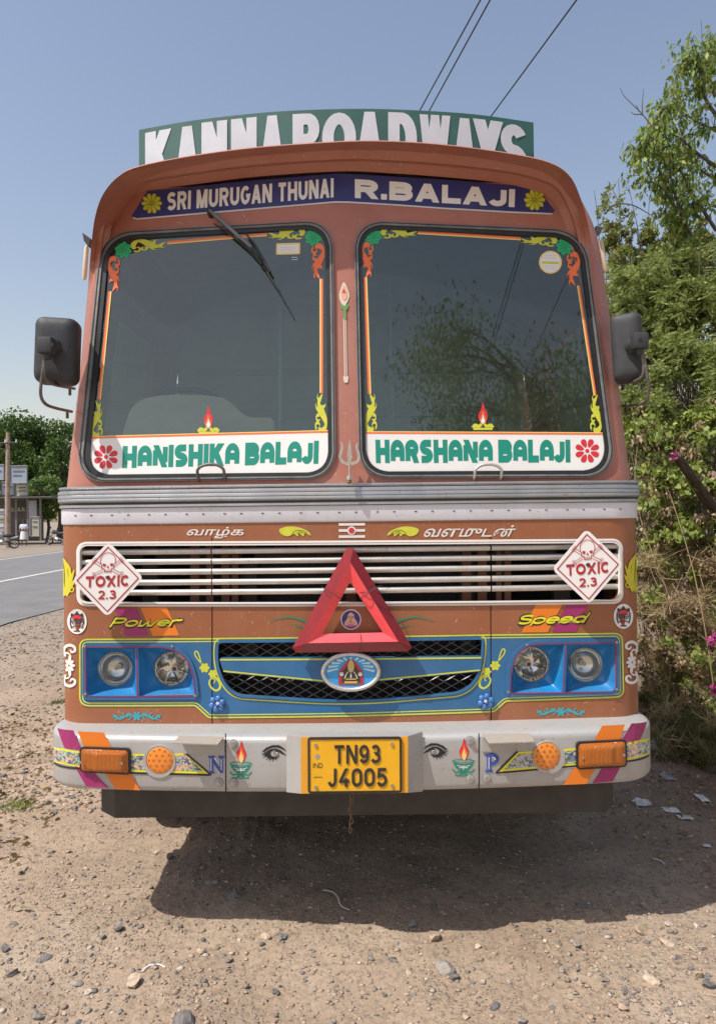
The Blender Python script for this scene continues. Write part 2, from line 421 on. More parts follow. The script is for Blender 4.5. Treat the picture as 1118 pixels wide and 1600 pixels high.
M_REFL = mat('lamp_reflector', (.92, .91, .89), .16, metal=1.0, bump=.0)
M_REFLF = lens_mat('faceted_reflector', (.90, .86, .80), 'vor', 38); M_REFLF.node_tree.nodes['Principled BSDF'].inputs['Metallic'].default_value = 1.0
M_LENS = glass_mat('fluted_lamp_glass', dust_sheen=.14, dust_sheen_col=(.7, .7, .68), tint=(.85, .86, .84), rough=.06, scale=20)  # pale diffuse film brightens the lens, standing in for reflected light
_n = M_LENS.node_tree; _w = _n.nodes.new('ShaderNodeTexWave'); _w.inputs['Scale'].default_value = 55; _t = _n.nodes.new('ShaderNodeTexCoord'); _b = _n.nodes.new('ShaderNodeBump')
_b.inputs['Strength'].default_value = .7; _b.inputs['Distance'].default_value = .01
_n.links.new(_t.outputs['Object'], _w.inputs['Vector']); _n.links.new(_w.outputs['Fac'], _b.inputs['Height'])
for nd in _n.nodes:
    if nd.type == 'BSDF_GLOSSY': _n.links.new(_b.outputs[0], nd.inputs['Normal'])
M_CLEAR = glass_mat('clear_lamp_glass', dust_sheen=.03, tint=(.95, .95, .94), rough=.02)
# ------------------------------------------------------------------ lettering (own stroke alphabet, flat vinyl on the surface)
def arc(cx, cy, rx, ry, a0, a1, n=10):
    a = np.radians(np.linspace(a0, a1, n)); return [(cx+rx*math.cos(t), cy+ry*math.sin(t)) for t in a]
G = {
 'A': (.95, [('l', (0, 0), (.5, 1)), ('l', (.5, 1), (1, 0)), ('p', [(.18, .26), (.82, .26)])]),
 'B': (.9, [('l', (0, 0), (0, 1)), ('p', [(0, 1), (.6, 1)]+arc(.6, .77, .36, .23, 80, -80, 8)+[(.6, .54), (0, .54)]), ('p', [(0, .54), (.62, .54)]+arc(.62, .27, .38, .27, 80, -80, 8)+[(.62, 0), (0, 0)])]),
 'C': (.9, [('p', arc(.5, .5, .5, .5, 45, 315, 20))]),
 'D': (.9, [('l', (0, 0), (0, 1)), ('p', [(0, 1), (.45, 1)]+arc(.45, .5, .55, .5, 85, -85, 14)+[(.45, 0), (0, 0)])]),
 'G': (.95, [('p', arc(.5, .5, .5, .5, 45, 330, 20)+[(1, .45), (.6, .45)])]),
 'H': (.9, [('l', (0, 0), (0, 1)), ('l', (1, 0), (1, 1)), ('p', [(0, .5), (1, .5)])]),
 'I': (.0, [('l', (0, 0), (0, 1))]),
 'J': (.7, [('p', [(1, 1.1), (1, .3)]+arc(.55, .3, .45, .3, -5, -165, 10))]),
 'K': (.95, [('l', (0, 0), (0, 1)), ('l', (.05, .35), (.92, 1)), ('l', (.38, .6), (1, 0))]),
 'L': (.75, [('l', (0, 0), (0, 1)), ('p', [(0, 0), (1.1, 0)])]),
 'M': (1.15, [('l', (0, 0), (0, 1)), ('l', (1, 0), (1, 1)), ('l', (.05, 1), (.5, 0)), ('l', (.95, 1), (.5, 0))]),
 'N': (.95, [('l', (0, 0), (0, 1)), ('l', (1, 0), (1, 1)), ('l', (.02, 1), (.98, 0))]),
 'O': (1.0, [('pc', arc(.5, .5, .5, .5, 0, 345, 24))]),
 'P': (.85, [('l', (0, 0), (0, 1)), ('p', [(0, 1), (.6, 1)]+arc(.6, .73, .4, .27, 80, -80, 8)+[(.6, .46), (0, .46)])]),
 'R': (.92, [('l', (0, 0), (0, 1)), ('p', [(0, 1), (.6, 1)]+arc(.6, .74, .36, .26, 80, -80, 8)+[(.6, .48), (0, .48)]), ('l', (.5, .5), (1, 0))]),
 'S': (.85, [('p', arc(.5, .765, .48, .235, 25, 270, 14)+arc(.5, .265, .5, .265, 90, -155, 14)[1:])]),
 'T': (.85, [('p', [(-.12, 1), (1.12, 1)]), ('l', (.5, 0), (.5, 1))]),
 'U': (.9, [('p', [(0, 1.1), (0, .35)]+arc(.5, .35, .5, .35, 185, 355, 12)+[(1, .35), (1, 1.1)])]),
 'W': (1.35, [('l', (0, 1), (.25, 0)), ('l', (.25, 0), (.5, 1)), ('l', (.5, 1), (.75, 0)), ('l', (.75, 0), (1, 1))]),
 'X': (.95, [('l', (0, 0), (1, 1)), ('l', (0, 1), (1, 0))]),
 'Y': (.95, [('l', (0, 1), (.5, .42)), ('l', (1, 1), (.5, .42)), ('l', (.5, 0), (.5, .5))]),
 '.': (.0, [('l', (0, 0), (0, -.02))]),
 '0': (.8, [('pc', arc(.5, .72, .5, .28, 0, 180, 10)+arc(.5, .28, .5, .28, 180, 360, 10))]),
 '2': (.8, [('p', arc(.5, .7, .5, .3, 160, -20, 12)+[(.55, .3), (.1, 0), (1.1, 0)])]),
 '3': (.8, [('p', arc(.47, .76, .45, .24, 150, -80, 12)+arc(.47, .27, .53, .27, 85, -155, 14))]),
 '4': (.85, [('l', (.8, 1), (.0, .25)), ('p', [(-.05, .25), (1.1, .25)]), ('l', (.75, 0), (.75, .45))]),
 '5': (.8, [('p', [(1.0, 1), (.12, 1), (.06, .56)]+arc(.46, .3, .52, .32, 118, -155, 14))]),
 '9': (.8, [('pc', arc(.5, .68, .5, .32, 0, 345, 16)), ('p', [(1, .68), (1, .3)]+arc(.5, .3, .5, .3, -5, -155, 10))]),
 'o': (.8, [('pc', arc(.5, .34, .5, .34, 0, 340, 18))]),
 'w': (1.2, [('p', [(0, .75), (.05, 0), (.3, 0), (.5, .55), (.6, 0), (.85, 0), (1, .75)])]),
 'e': (.8, [('p', [(.05, .34), (1, .34)]+arc(.5, .34, .5, .34, 5, 310, 16))]),
 'r': (.6, [('l', (0, 0), (0, .7)), ('p', [(0, .4)]+arc(.5, .38, .5, .3, 150, 60, 8)+[(1.15, .7)])]),
 'p': (.8, [('l', (0, -.3), (0, .68)), ('pc', arc(.5, .34, .5, .34, 0, 340, 16))]),
 'd': (.8, [('l', (1, 0), (1, 1)), ('pc', arc(.5, .34, .5, .34, 0, 340, 16))]),
 'n': (.7, [('l', (0, 0), (0, .7)), ('p', [(0, .4)]+arc(.5, .4, .5, .28, 150, 0, 8)+[(1, -.05)])]),
 'm': (1.2, [('l', (0, 0), (0, .7)), ('p', [(0, .4)]+arc(.25, .4, .25, .28, 150, 0, 8)+[(.5, -.05)]), ('p', [(.5, .4)]+arc(.75, .4, .25, .28, 150, 0, 8)+[(1, -.05)])]),
 'i': (.0, [('l', (0, 0), (0, .7))]),
}
GALT = {  # rounded show-card style
 'A': (.9, [('p', [(0, -.1), (0, .55)]+arc(.5, .55, .5, .45, 175, 5, 12)+[(1, .55), (1, -.1)]), ('p', [(.1, .38), (.9, .38)])]),
 'N': (.95, [('p', [(0, -.1), (0, .9)]), ('p', [(1, 1.1), (1, .1)]), ('l', (.0, 1), (1., 0))]),
 'R': (.85, [('p', [(0, -.1), (0, .6)]+arc(.45, .68, .5, .32, 165, -60, 14)+[(.55, .45), (.25, .45)]), ('l', (.55, .5), (1, 0))]),
 'S': (.8, [('p', [(1.1, 1), (.6, 1)]+arc(.42, .76, .4, .24, 100, 250, 8)+arc(.5, .24, .5, .24, 70, -90, 9)+[(-.1, 0)])]),
}
def text_loops(s, wt, wscale=1.0, gap=.14, space=.45, alt=False, shear=0.0, maxw=None):
    """list of loops in a unit box (x 0..1 over the whole string, y 0..1)"""
    loops = []; x = 0.0; prev = ''
    for ch in s:
        if ch == ' ': x += space; prev = ' '; continue
        if len(s) > 1: x -= {'J': .13}.get(ch, 0)*(prev in 'ALBD')+{'LA': .10, 'AY': .1, 'WA': .1}.get(prev+ch, 0)
        prev = ch
        gw, st = (GALT[ch] if alt and ch in GALT else G[ch])
        gw = gw*wscale
        w = wt+gw if gw > 0 else wt
        w = wt+(w-wt)*1.0
        mx = lambda c: x+wt/2+c*(w-wt)
        my = lambda c: wt/2+c*(1-wt)
        for k in st:
            if k[0] == 'l':
                (ax, ay), (bx, by) = k[1], k[2]
                A = [mx(ax), my(ay)]; B = [mx(bx), my(by)]
                dx, dy = B[0]-A[0], B[1]-A[1]
                th = wt*min(1.45, math.hypot(dx, dy)/max(abs(dy), 1e-6))
                for p, c in ((A, ay), (B, by)):
                    if c == 0: q = 0.0
                    elif c == 1: q = 1.0
                    elif c < 0 and ch == '.': q = wt
                    else: q = p[1]
                    p[1] = q
                q_ = np.array([(A[0]-th/2, A[1]), (A[0]+th/2, A[1]), (B[0]+th/2, B[1]), (B[0]-th/2, B[1])]); q_[:, 0] = np.clip(q_[:, 0], x, x+w); loops.append(q_)
            else:
                P = [(mx(a), min(1.0, max(-.4, my(b))) if abs(b) > 1.05 or b < -.05 else my(b)) for a, b in k[1]]
                loops.append(ribbon(P, wt, closed=(k[0] == 'pc')))
        x += w+gap
    W = x-gap
    out = []
    for l in loops:
        l = l.copy(); l[:, 0] += shear*l[:, 1]; l[:, 0] /= (W+shear); out.append(l)
    return out
def quad_map(TL, TR, BL, BR):
    TL, TR, BL, BR = map(np.array, (TL, TR, BL, BR))
    def f(l):
        s = l[:, :1]; t = l[:, 1:]
        return (BL*(1-s)+BR*s)*(1-t)+(TL*(1-s)+TR*s)*t
    return f
def lettering(s, surf, fmap, matl, parent, off, wt=.2, name='lettering', outline=None, **kw):
    lp = [fmap(dens(l, .2)) for l in text_loops(s, wt, **kw)]
    return sheet(name, surf, lp, matl, parent, off=off)
def font_loops(body, offset=0.0, shear=0.0):
    """triangles of a string set in the built-in font, scaled to the unit box"""
    c = bpy.data.curves.new('t', 'FONT'); c.body = body; c.offset = offset; c.shear = shear; c.resolution_u = 4
    o = bpy.data.objects.new('t', c); COL.objects.link(o)
    me = bpy.data.meshes.new_from_object(o.evaluated_get(bpy.context.evaluated_depsgraph_get()))
    v = np.array([(p.co.x, p.co.y) for p in me.vertices]); f = [tuple(p.vertices) for p in me.polygons]
    bpy.data.objects.remove(o); bpy.data.meshes.remove(me)
    v = (v-v.min(0))/(v.max(0)-v.min(0)); return v, f
def font_sheet(name, body, surf, fmap, matl, parent, off, offset=.01, shear=0.0):
    v, f = font_loops(body, offset, shear); q = fmap(v); uz = surf.inv(q[:, 0], q[:, 1])
    return mesh(name, surf.P(uz[:, 0], uz[:, 1], off), f, matl, parent)
# ornaments, all as loops in the unit box or round a centre (pixel units, y down)
def petals(cx, cy, r, n, w=.34, r0=.28, rot=0.0, squash=1.0):
    out = []
    for k in range(n):
        a = rot+2*math.pi*k/n
        t = np.linspace(0, 2*math.pi, 15)[:-1]
        x = r*(r0+(1-r0)*(1-np.cos(t))/2); y = r*w*np.sin(t)*(.45+.55*(1-np.cos(t))/2)
        c, s = math.cos(a), math.sin(a)
        out.append(np.stack([cx+(x*c-y*s)*squash, cy+x*s+y*c], -1))
    return out
def flower(surf, cx, cy, r, n, matl, parent, off, name='flower_sticker', rot=0.0, w=.34, squash=1.0):
    lp = petals(cx, cy, r, n, rot=rot, w=w, squash=squash)+[ellipse(cx, cy, r*.17*squash, r*.17, 12)]
    return sheet(name, surf, lp, matl, parent, off=off)
def spiral(cx, cy, r0, r1, a0, a1, n=16):
    a = np.radians(np.linspace(a0, a1, n)); r = np.linspace(r0, r1, n)
    return np.stack([cx+r*np.cos(a), cy+r*np.sin(a)], -1)
def scroll_unit():
    """acanthus scroll in a unit box: curls at x=0, leafy tip at x=1; y up"""
    L = []
    L.append(ribbon(smooth_path([(.06, .30), (.02, .55), (.08, .86), (.26, .93), (.44, .72), (.60, .42), (.76, .34), (.88, .50), (1.0, .66)], 5), [.10, .15, .19, .24, .30, .30, .22, .14, .02]))
    L.append(ribbon(np.stack([.145+.085*np.cos(np.linspace(3.6, 8.6, 14)), .25+.19*np.sin(np.linspace(3.6, 8.6, 14))], -1), [.10, .09, .07, .03]))
    L.append(ribbon(np.stack([.36+.075*np.cos(np.linspace(.6, -4.2, 14)), .30+.17*np.sin(np.linspace(.6, -4.2, 14))], -1), [.10, .09, .07, .03]))
    L.append(ribbon(smooth_path([(.52, .60), (.56, .28), (.68, .08), (.76, .14)], 5), [.14, .10, .05, .01]))
    L.append(ribbon(smooth_path([(.62, .5), (.66, .80), (.74, .92)], 5), [.14, .09, .01]))
    L.append(ribbon(smooth_path([(.80, .38), (.90, .22), (1.0, .28)], 5), [.12, .07, .01]))
    return L
def scroll(surf, quad, matl, parent, off, name='scroll_sticker'):
    """quad = px corners for unit (0,1) (1,1) (0,0) (1,0)"""
    f = quad_map(*quad); return sheet(name, surf, [f(l) for l in scroll_unit()], matl, parent, off=off)
def rect_quad(x0, y0, x1, y1, flipx=False, flipy=False, vertical=False):
    """corners of unit box (0,1),(1,1),(0,0),(1,0) on a px rectangle"""
    if vertical:   # unit x runs down the picture
        a = [(x1, y0), (x1, y1), (x0, y0), (x0, y1)]
        if flipy: a = [a[2], a[3], a[0], a[1]]
        if flipx: a = [a[1], a[0], a[3], a[2]]
        return a
    a = [(x0, y0), (x1, y0), (x0, y1), (x1, y1)]
    if flipx: a = [a[1], a[0], a[3], a[2]]
    if flipy: a = [a[2], a[3], a[0], a[1]]
    return a
def flame_loops(cx, y0, y1, w):
    h = y1-y0
    return smooth_loop([(cx, y0), (cx+w*.22, y0+h*.3), (cx+w*.5, y0+h*.62), (cx+w*.28, y0+h*.92), (cx, y1), (cx-w*.28, y0+h*.92), (cx-w*.5, y0+h*.62), (cx-w*.18, y0+h*.3)], 4)
def blob(pts, n=4): return smooth_loop(pts, n)
# ------------------------------------------------------------------ GROUND HEIGHT
def vnoise(x, y, s, seed=0):
    x = np.asarray(x)*s; y = np.asarray(y)*s
    xi = np.floor(x).astype(int); yi = np.floor(y).astype(int); fx = x-xi; fy = y-yi
    fx = fx*fx*(3-2*fx); fy = fy*fy*(3-2*fy)
    def h(a, b):
        n = (a*374761393+b*668265263+seed*974711) & 0x7fffffff
        n = ((n ^ (n >> 13))*1274126177) & 0x7fffffff
        return (n % 10007)/10007.0
    return (h(xi, yi)*(1-fx)+h(xi+1, yi)*fx)*(1-fy)+(h(xi, yi+1)*(1-fx)+h(xi+1, yi+1)*fx)*fy
def sstep(a, b, x):
    t = np.clip((np.asarray(x, float)-a)/(b-a), 0, 1); return t*t*(3-2*t)
def ground_h(x, y):
    x = np.asarray(x, float); y = np.asarray(y, float)
    near = sstep(-5.6, -4.6, x)*sstep(40, 12, y)
    r = (vnoise(x, y, .9, 1)-.5)*.05+(vnoise(x, y, 3.1, 2)-.5)*.022+(vnoise(x, y, 9, 3)-.5)*.012+(vnoise(x, y, 26, 4)-.5)*.007
    rut = -.018*np.exp(-((x+1.02)/.16)**2)*(y > 2)*(1-.3*vnoise(x, y, 2, 9))
    trk = sum(.0055*np.sin((x+.10*y-c_)*2*math.pi/.062)*(.4+.9*vnoise(x, y, 2.5, 19))*sstep(.16, .10, np.abs(x-c_+.10*y))*(y < 4.6) for c_ in (-.52, -.12, 1.02))
    bank = 1.15*sstep(2.1, 4.6, x+.12*(y-6)*0+ (vnoise(x, y, .8, 8)-.5)*.8)*sstep(4.0, 7.5, y)
    lip = .05*np.exp(-((x+5.0)/.5)**2)
    return (r+rut+trk)*near+bank+lip*near-.0
# ------------------------------------------------------------------ GROUND, ROAD
def lin(a, b, n): return np.linspace(a, b, n, endpoint=False)
def ground():
    xs = np.concatenate([-np.geomspace(600, 9, 22), lin(-8.5, -4.2, 24), lin(-4.2, -2.2, 40), lin(-2.2, 2.6, 190), lin(2.6, 5, 50), np.geomspace(5, 600, 30)])
    ys = np.concatenate([[-300, -100, -40, -20, -10, -5, -2, 0, 1], lin(1.6, 4.6, 130), lin(4.6, 9, 80), lin(9, 20, 60), np.geomspace(20, 900, 40)])
    X, Y = np.meshgrid(xs, ys); Z = ground_h(X, Y)
    Z = Z-.03*(sstep(-5.4, -6.2, X))
    n, m = X.shape
    V = np.stack([X, Y, Z], -1).reshape(-1, 3)
    i = np.arange(n-1)[:, None]*m+np.arange(m-1)[None]; F = np.stack([i, i+1, i+m+1, i+m], -1).reshape(-1, 4)
    me = bpy.data.meshes.new('dirt_ground'); me.vertices.add(len(V)); me.vertices.foreach_set('co', V.ravel())
    me.loops.add(F.size); me.loops.foreach_set('vertex_index', F.ravel()); me.polygons.add(len(F)); me.polygons.foreach_set('loop_start', np.arange(len(F))*4)
    me.update(calc_edges=True); me.validate()
    m_ = bpy.data.materials.new('dirt'); m_.use_nodes = True; nt = m_.node_tree; N = nt.nodes; L = nt.links; b = N['Principled BSDF']; b.inputs['Roughness'].default_value = .95; b.inputs['Specular IOR Level'].default_value = .15
    g = N.new('ShaderNodeNewGeometry')
    def noise(s, d=8, r=.6):
        n = N.new('ShaderNodeTexNoise'); n.inputs['Scale'].default_value = s; n.inputs['Detail'].default_value = d; n.inputs['Roughness'].default_value = r; L.new(g.outputs['Position'], n.inputs['Vector']); return n.outputs['Fac']
    def ramp(src, st):
        r = N.new('ShaderNodeValToRGB'); e = r.color_ramp.elements
        while len(e) < len(st): e.new(.5)
        for q, (p, c) in zip(e, st): q.position = p; q.color = (*c, 1)
        L.new(src, r.inputs[0]); return r.outputs[0]
    def mix(fac, a, c, mode='MIX'):
        x = N.new('ShaderNodeMix'); x.data_type = 'RGBA'; x.blend_type = mode
        if isinstance(fac, float): x.inputs[0].default_value = fac
        else: L.new(fac, x.inputs[0])
        L.new(a, x.inputs[6]); L.new(c, x.inputs[7]) if not isinstance(c, tuple) else setattr(x.inputs[7], 'default_value', (*c, 1)); return x.outputs[2]
    base = ramp(noise(1.3), [(.3, (.31, .235, .168)), (.5, (.395, .303, .218)), (.72, (.475, .38, .285))])
    fine = ramp(noise(38, 6, .7), [(.32, (.62, .60, .60)), (.5, (1, 1, 1)), (.7, (1.18, 1.16, 1.14))])
    c = mix(1.0, base, fine, 'MULTIPLY')
    v = N.new('ShaderNodeTexVoronoi'); v.inputs['Scale'].default_value = 55; v.inputs['Randomness'].default_value = 1; L.new(g.outputs['Position'], v.inputs['Vector'])
    peb = ramp(v.outputs['Distance'], [(.0, (1, 1, 1)), (.22, (1, 1, 1)), (.32, (0, 0, 0))])
    pebm = N.new('ShaderNodeMath'); pebm.operation = 'MULTIPLY'; L.new(peb, pebm.inputs[0]); L.new(ramp(noise(2.2, 3), [(.46, (0, 0, 0)), (.62, (.8, .8, .8))]), pebm.inputs[1])
    pc = ramp(v.outputs['Color'], [(.1, (.13, .12, .12)), (.5, (.26, .23, .20)), (.9, (.50, .42, .35))])
    c = mix(pebm.outputs[0], c, pc)
    # leafy brown litter to the left of the truck and under the bushes, darker soil towards the bank
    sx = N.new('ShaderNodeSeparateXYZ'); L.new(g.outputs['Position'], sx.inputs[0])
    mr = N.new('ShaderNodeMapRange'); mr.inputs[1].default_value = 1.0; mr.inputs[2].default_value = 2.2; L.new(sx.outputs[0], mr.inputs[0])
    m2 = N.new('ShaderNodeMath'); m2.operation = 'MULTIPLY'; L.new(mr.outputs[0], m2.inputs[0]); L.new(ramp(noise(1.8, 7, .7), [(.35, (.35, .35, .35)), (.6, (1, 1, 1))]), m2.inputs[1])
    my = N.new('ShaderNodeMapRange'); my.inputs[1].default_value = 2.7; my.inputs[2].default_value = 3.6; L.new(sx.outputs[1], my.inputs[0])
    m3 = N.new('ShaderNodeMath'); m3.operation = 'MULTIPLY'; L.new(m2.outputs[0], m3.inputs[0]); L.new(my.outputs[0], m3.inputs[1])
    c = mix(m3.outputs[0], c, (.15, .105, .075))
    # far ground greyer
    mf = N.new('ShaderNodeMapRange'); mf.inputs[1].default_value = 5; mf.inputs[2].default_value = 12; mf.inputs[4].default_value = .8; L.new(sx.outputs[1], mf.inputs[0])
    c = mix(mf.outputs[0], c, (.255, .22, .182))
    L.new(c, b.inputs['Base Color'])
    bp = N.new('ShaderNodeBump'); bp.inputs['Strength'].default_value = .9; bp.inputs['Distance'].default_value = .012
    ad = N.new('ShaderNodeMath'); ad.operation = 'ADD'; L.new(noise(60, 8, .75), ad.inputs[0]); L.new(pebm.outputs[0], ad.inputs[1]); L.new(ad.outputs[0], bp.inputs['Height']); L.new(bp.outputs[0], b.inputs['Normal'])
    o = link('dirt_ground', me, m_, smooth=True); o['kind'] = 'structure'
ground()
M_ASPH = mat('asphalt', (.165, .162, .160), .85, var=.18, vscale=1.2, dirt=.5, dirtcol=(.19, .175, .16), bump=.25, bscale=120)
def road_strip(name, xl, xr, z, matl, y0=-60, y1=600):
    ys = np.concatenate([np.linspace(y0, 10, 12), np.linspace(12, 60, 25), np.geomspace(66, y1, 16)])
    cx = lambda y: -np.where(y > 14, ((y-14)**1.5)*.006, 0)
    V = []; F = []
    nx = 2 if xr-xl < 1 else 12
    for y in ys:
        for k in range(nx):
            t = k/(nx-1); x = xl+(xr-xl)*t
            e = (vnoise(x*0, y, 1.1, 5)-.5)*.35 if (k == nx-1 and nx > 2) else 0
            V.append((x+float(cx(np.array(y)))+float(e), y, z))
    for i in range(len(ys)-1):
        for k in range(nx-1): F.append((i*nx+k, i*nx+k+1, (i+1)*nx+k+1, (i+1)*nx+k))
    o = mesh(name, V, F, matl); o['kind'] = 'structure'; return o
road_strip('road', -15.4, -5.55, .012, M_ASPH)
M_LINE = mat('worn_road_paint', (.62, .60, .56), .8, dirt=.6, dirtcol=(.25, .24, .22))
road_strip('road_marking', -9.72, -9.56, .017, M_LINE)
road_strip('road_marking', -14.9, -14.75, .017, M_LINE)
# ------------------------------------------------------------------ THE TRUCK
T = empty('painted_truck', (X0, 3.0, 0), 'brown cab-over truck with split windscreen and painted slogans parked nose-on, on the dirt', 'truck')
F = LOW
# openings in the lower front (all outlines read off the photograph, then laid on the body)
G_OPEN = round_poly([(126, 852), (966, 847.5), (966.5, 937.5), (126.5, 941.5)], 11)
HL_L = round_poly([(134, 1011), (262, 1009.5), (288, 1021), (303, 1048), (306.5, 1086), (136, 1088)], [7, 22, 22, 14, 6, 8])
HL_R = round_poly([(795.5, 1083), (797, 1043), (809, 1018), (830, 1006.5), (960, 1004), (960.5, 1080)], [6, 14, 22, 22, 7, 8])
LG_OPEN = round_poly([(341, 1003), (753, 998), (752, 1030), (744, 1062), (722, 1082), (545, 1097), (366, 1086), (346, 1060), (339, 1028)], [5, 5, 14, 14, 14, 60, 14, 14, 14])
SLITS = [np.array([(330.2, 840), (332.0, 840), (332.4, 1150), (330.6, 1150)]), np.array([(765.2, 838), (767.0, 838), (767.6, 1150), (765.8, 1150)])]
def uz_rect(u0, u1, z0, z1): return np.array([(u0, z0), (u1, z0), (u1, z1), (u0, z1)])
def shell(name, surf, u1, z0, z1, holes_px, matl, grid, thick=.02):
    H = [surf.inv(np.array(h)[:, 0], np.array(h)[:, 1]) for h in holes_px]
    return sheet(name, surf, [uz_rect(-u1, u1, z0, z1)], matl, T, holes=H, off=0, grid=grid, thick=thick, px=False)
shell('front_panel', LOW, 2.75, .795, 1.78, [G_OPEN, HL_L, HL_R, LG_OPEN]+SLITS, M_LOW, .055)
# frames of the windscreens: outer outline, inner outline
WL_OUT = round_poly([(174, 366), (516, 345), (524, 738), (499, 750), (128, 754), (131, 715)], [36, 36, 34, 20, 40, 10])
WL_OUT = round_poly([(161, 365), (520, 345), (525, 749), (121, 754)], [44, 42, 42, 42], 9)
WL_IN = round_poly([(172, 376), (508, 357), (513, 738), (138, 742)], [34, 32, 32, 34], 9)
WR_OUT = round_poly([(552, 346), (911, 361), (961, 747), (561, 748)], [44, 46, 46, 42], 9)
WR_IN = round_poly([(565, 357), (902, 373), (948, 735), (572, 737)], [32, 36, 38, 34], 9)
WL_MID = (WL_OUT*.55+WL_IN*.45); WR_MID = (WR_OUT*.55+WR_IN*.45)
sh_up = sheet('cab_shell', UP, [np.array([(-2.75, 1.785), (2.75, 1.785), (2.75, 2.80), (1.22, 2.80), (1.0, 3.08), (-1.0, 3.08), (-1.22, 2.80), (-2.75, 2.80)])], M_UP, T, holes=[UP.inv(h[:, 0], h[:, 1]) for h in (WL_MID, WR_MID)]+[round_poly(uz_rect(1.55, 2.25, 1.95, 2.72), .08), round_poly(uz_rect(-2.25, -1.55, 1.95, 2.72), .08)], off=0, grid=.07, thick=.03, px=False)
# doors' seams on the cab sides and side windows seen from the side
for s in (-1, 1):
    dloop = uz_rect(1.55, 2.25, 1.95, 2.72) if s > 0 else uz_rect(-2.25, -1.55, 1.95, 2.72)
    sheet('side_window', UP, [round_poly(dloop, .08)], M_GLASS, T, off=-.006, grid=.2, px=False)
    a, b = (1.45, 2.40) if s > 0 else (-2.40, -1.45)
    for k in (a, b): sheet('door_seam', UP, [uz_rect(k-.004, k+.004, 1.8, 2.9)], M_BLACK, T, off=.0015, px=False)
# cab back wall, roof, floor
box('cab_back_wall', X0-1.13, X0+1.13, 4.83, 4.86, .9, 3.05, M_UP, T)
box('cab_floor', X0-1.17, X0+1.17, 3.22, 4.82, .93, .97, M_DARK, T)
# ---- visor and roof
def at_depth(pts, ys): 
    pts = np.array(pts, float); return at_y(pts[:, 0], pts[:, 1], np.asarray(ys, float))
lip_px = smooth_path([(134, 500), (139, 430), (143, 378), (149, 336), (161, 303), (184, 276), (217, 260), (300, 243.5), (400, 230.5), (530, 221.5), (610, 221), (700, 227), (800, 240.5), (858, 254), (889, 274), (905, 305), (917, 345), (926, 395), (938, 480)], 5)
inn_px = smooth_path([(156, 505), (164, 430), (170, 385), (177, 346), (190, 318), (212, 303), (240, 296), (310, 287), (400, 276), (530, 267.5), (610, 270.5), (700, 277), (785, 286), (836, 299), (858, 309), (873, 330), (886, 362), (897, 410), (914, 480)], 5)
n_ = len(lip_px); tt = np.linspace(-1, 1, n_)
# depth of the lip: proud of the face in the middle, melting into it at the sides
inn_uz = UP.inv(inn_px[:, 0], inn_px[:, 1]); inn_P = UP.P(inn_uz[:, 0], inn_uz[:, 1], .001)
edge = np.abs(tt)
proud = .205*(1-sstep(.58, 1.0, edge))+.0
lip_y = inn_P[:, 1]*0+3.14+.06*(tt**2)-proud+.07*sstep(.5, 1, edge)
lip_P = at_y(lip_px[:, 0], lip_px[:, 1], lip_y)
rows = []
crease_px = lip_px*.42+inn_px*.58
crease_y = lip_y*.30+inn_P[:, 1]*.70-.012
mid_P = at_y(crease_px[:, 0], crease_px[:, 1], crease_y)
q_px = lip_px*.72+inn_px*.28; q_P = at_y(q_px[:, 0], q_px[:, 1], lip_y*.55+inn_P[:, 1]*.45+.012)
c2_px = lip_px*.34+inn_px*.66; c2_P = at_y(c2_px[:, 0], c2_px[:, 1], lip_y*.2+inn_P[:, 1]*.8+.006)
lip2 = lip_P+np.array([0, .012, .0])+np.stack([np.sign(tt)*.006*sstep(.6, .9, edge), 0*tt, .010*(1-sstep(.7, 1, edge))], -1)
back = lip_P.copy(); cxr = X0
back1 = lip2.copy(); back1[:, 1] += .25; back1[:, 2] += .03*(1-edge**2)
back2 = back1.copy(); back2[:, 1] = 4.86
rows = [inn_P, c2_P, mid_P, q_P, lip_P, lip2, back1, back2]
V = np.concatenate(rows); Fq = []
for r in range(len(rows)-1):
    for i in range(n_-1): Fq.append((r*n_+i, (r+1)*n_+i, (r+1)*n_+i+1, r*n_+i+1))
visor = mesh('roof_visor', V, Fq, M_UP, T)
smooth_angle(visor, 28)
# cab rear closing sheet under the roof
# ---- windscreens
GL = UP
for side, (OUT, MIDL, IN) in enumerate(((WL_OUT, WL_MID, WL_IN), (WR_OUT, WR_MID, WR_IN))):
    fr = sheet('window_seal', GL, [OUT], M_RUB, T, holes=[MIDL], off=.012, thick=.02)
    sheet('window_seal', GL, [MIDL*.97+OUT*.03], M_RUBD, fr, holes=[IN], off=.006, thick=.02)
    ln = (OUT*.62+MIDL*.38)
    sheet('seal_groove', GL, [ribbon(ln, 1.4, closed=True)], M_RUBD, fr, off=.0135)
W_GL = [sheet('windscreen', GL, [WL_MID], M_GLASS, T, off=-.001, grid=.12), sheet('windscreen', GL, [WR_MID], M_GLASS, T, off=-.001, grid=.12)]
W_GL[0]['label'] = 'greyish left windscreen pane reflecting the sky'; W_GL[1]['label'] = 'darker right windscreen pane reflecting a tree and wires'
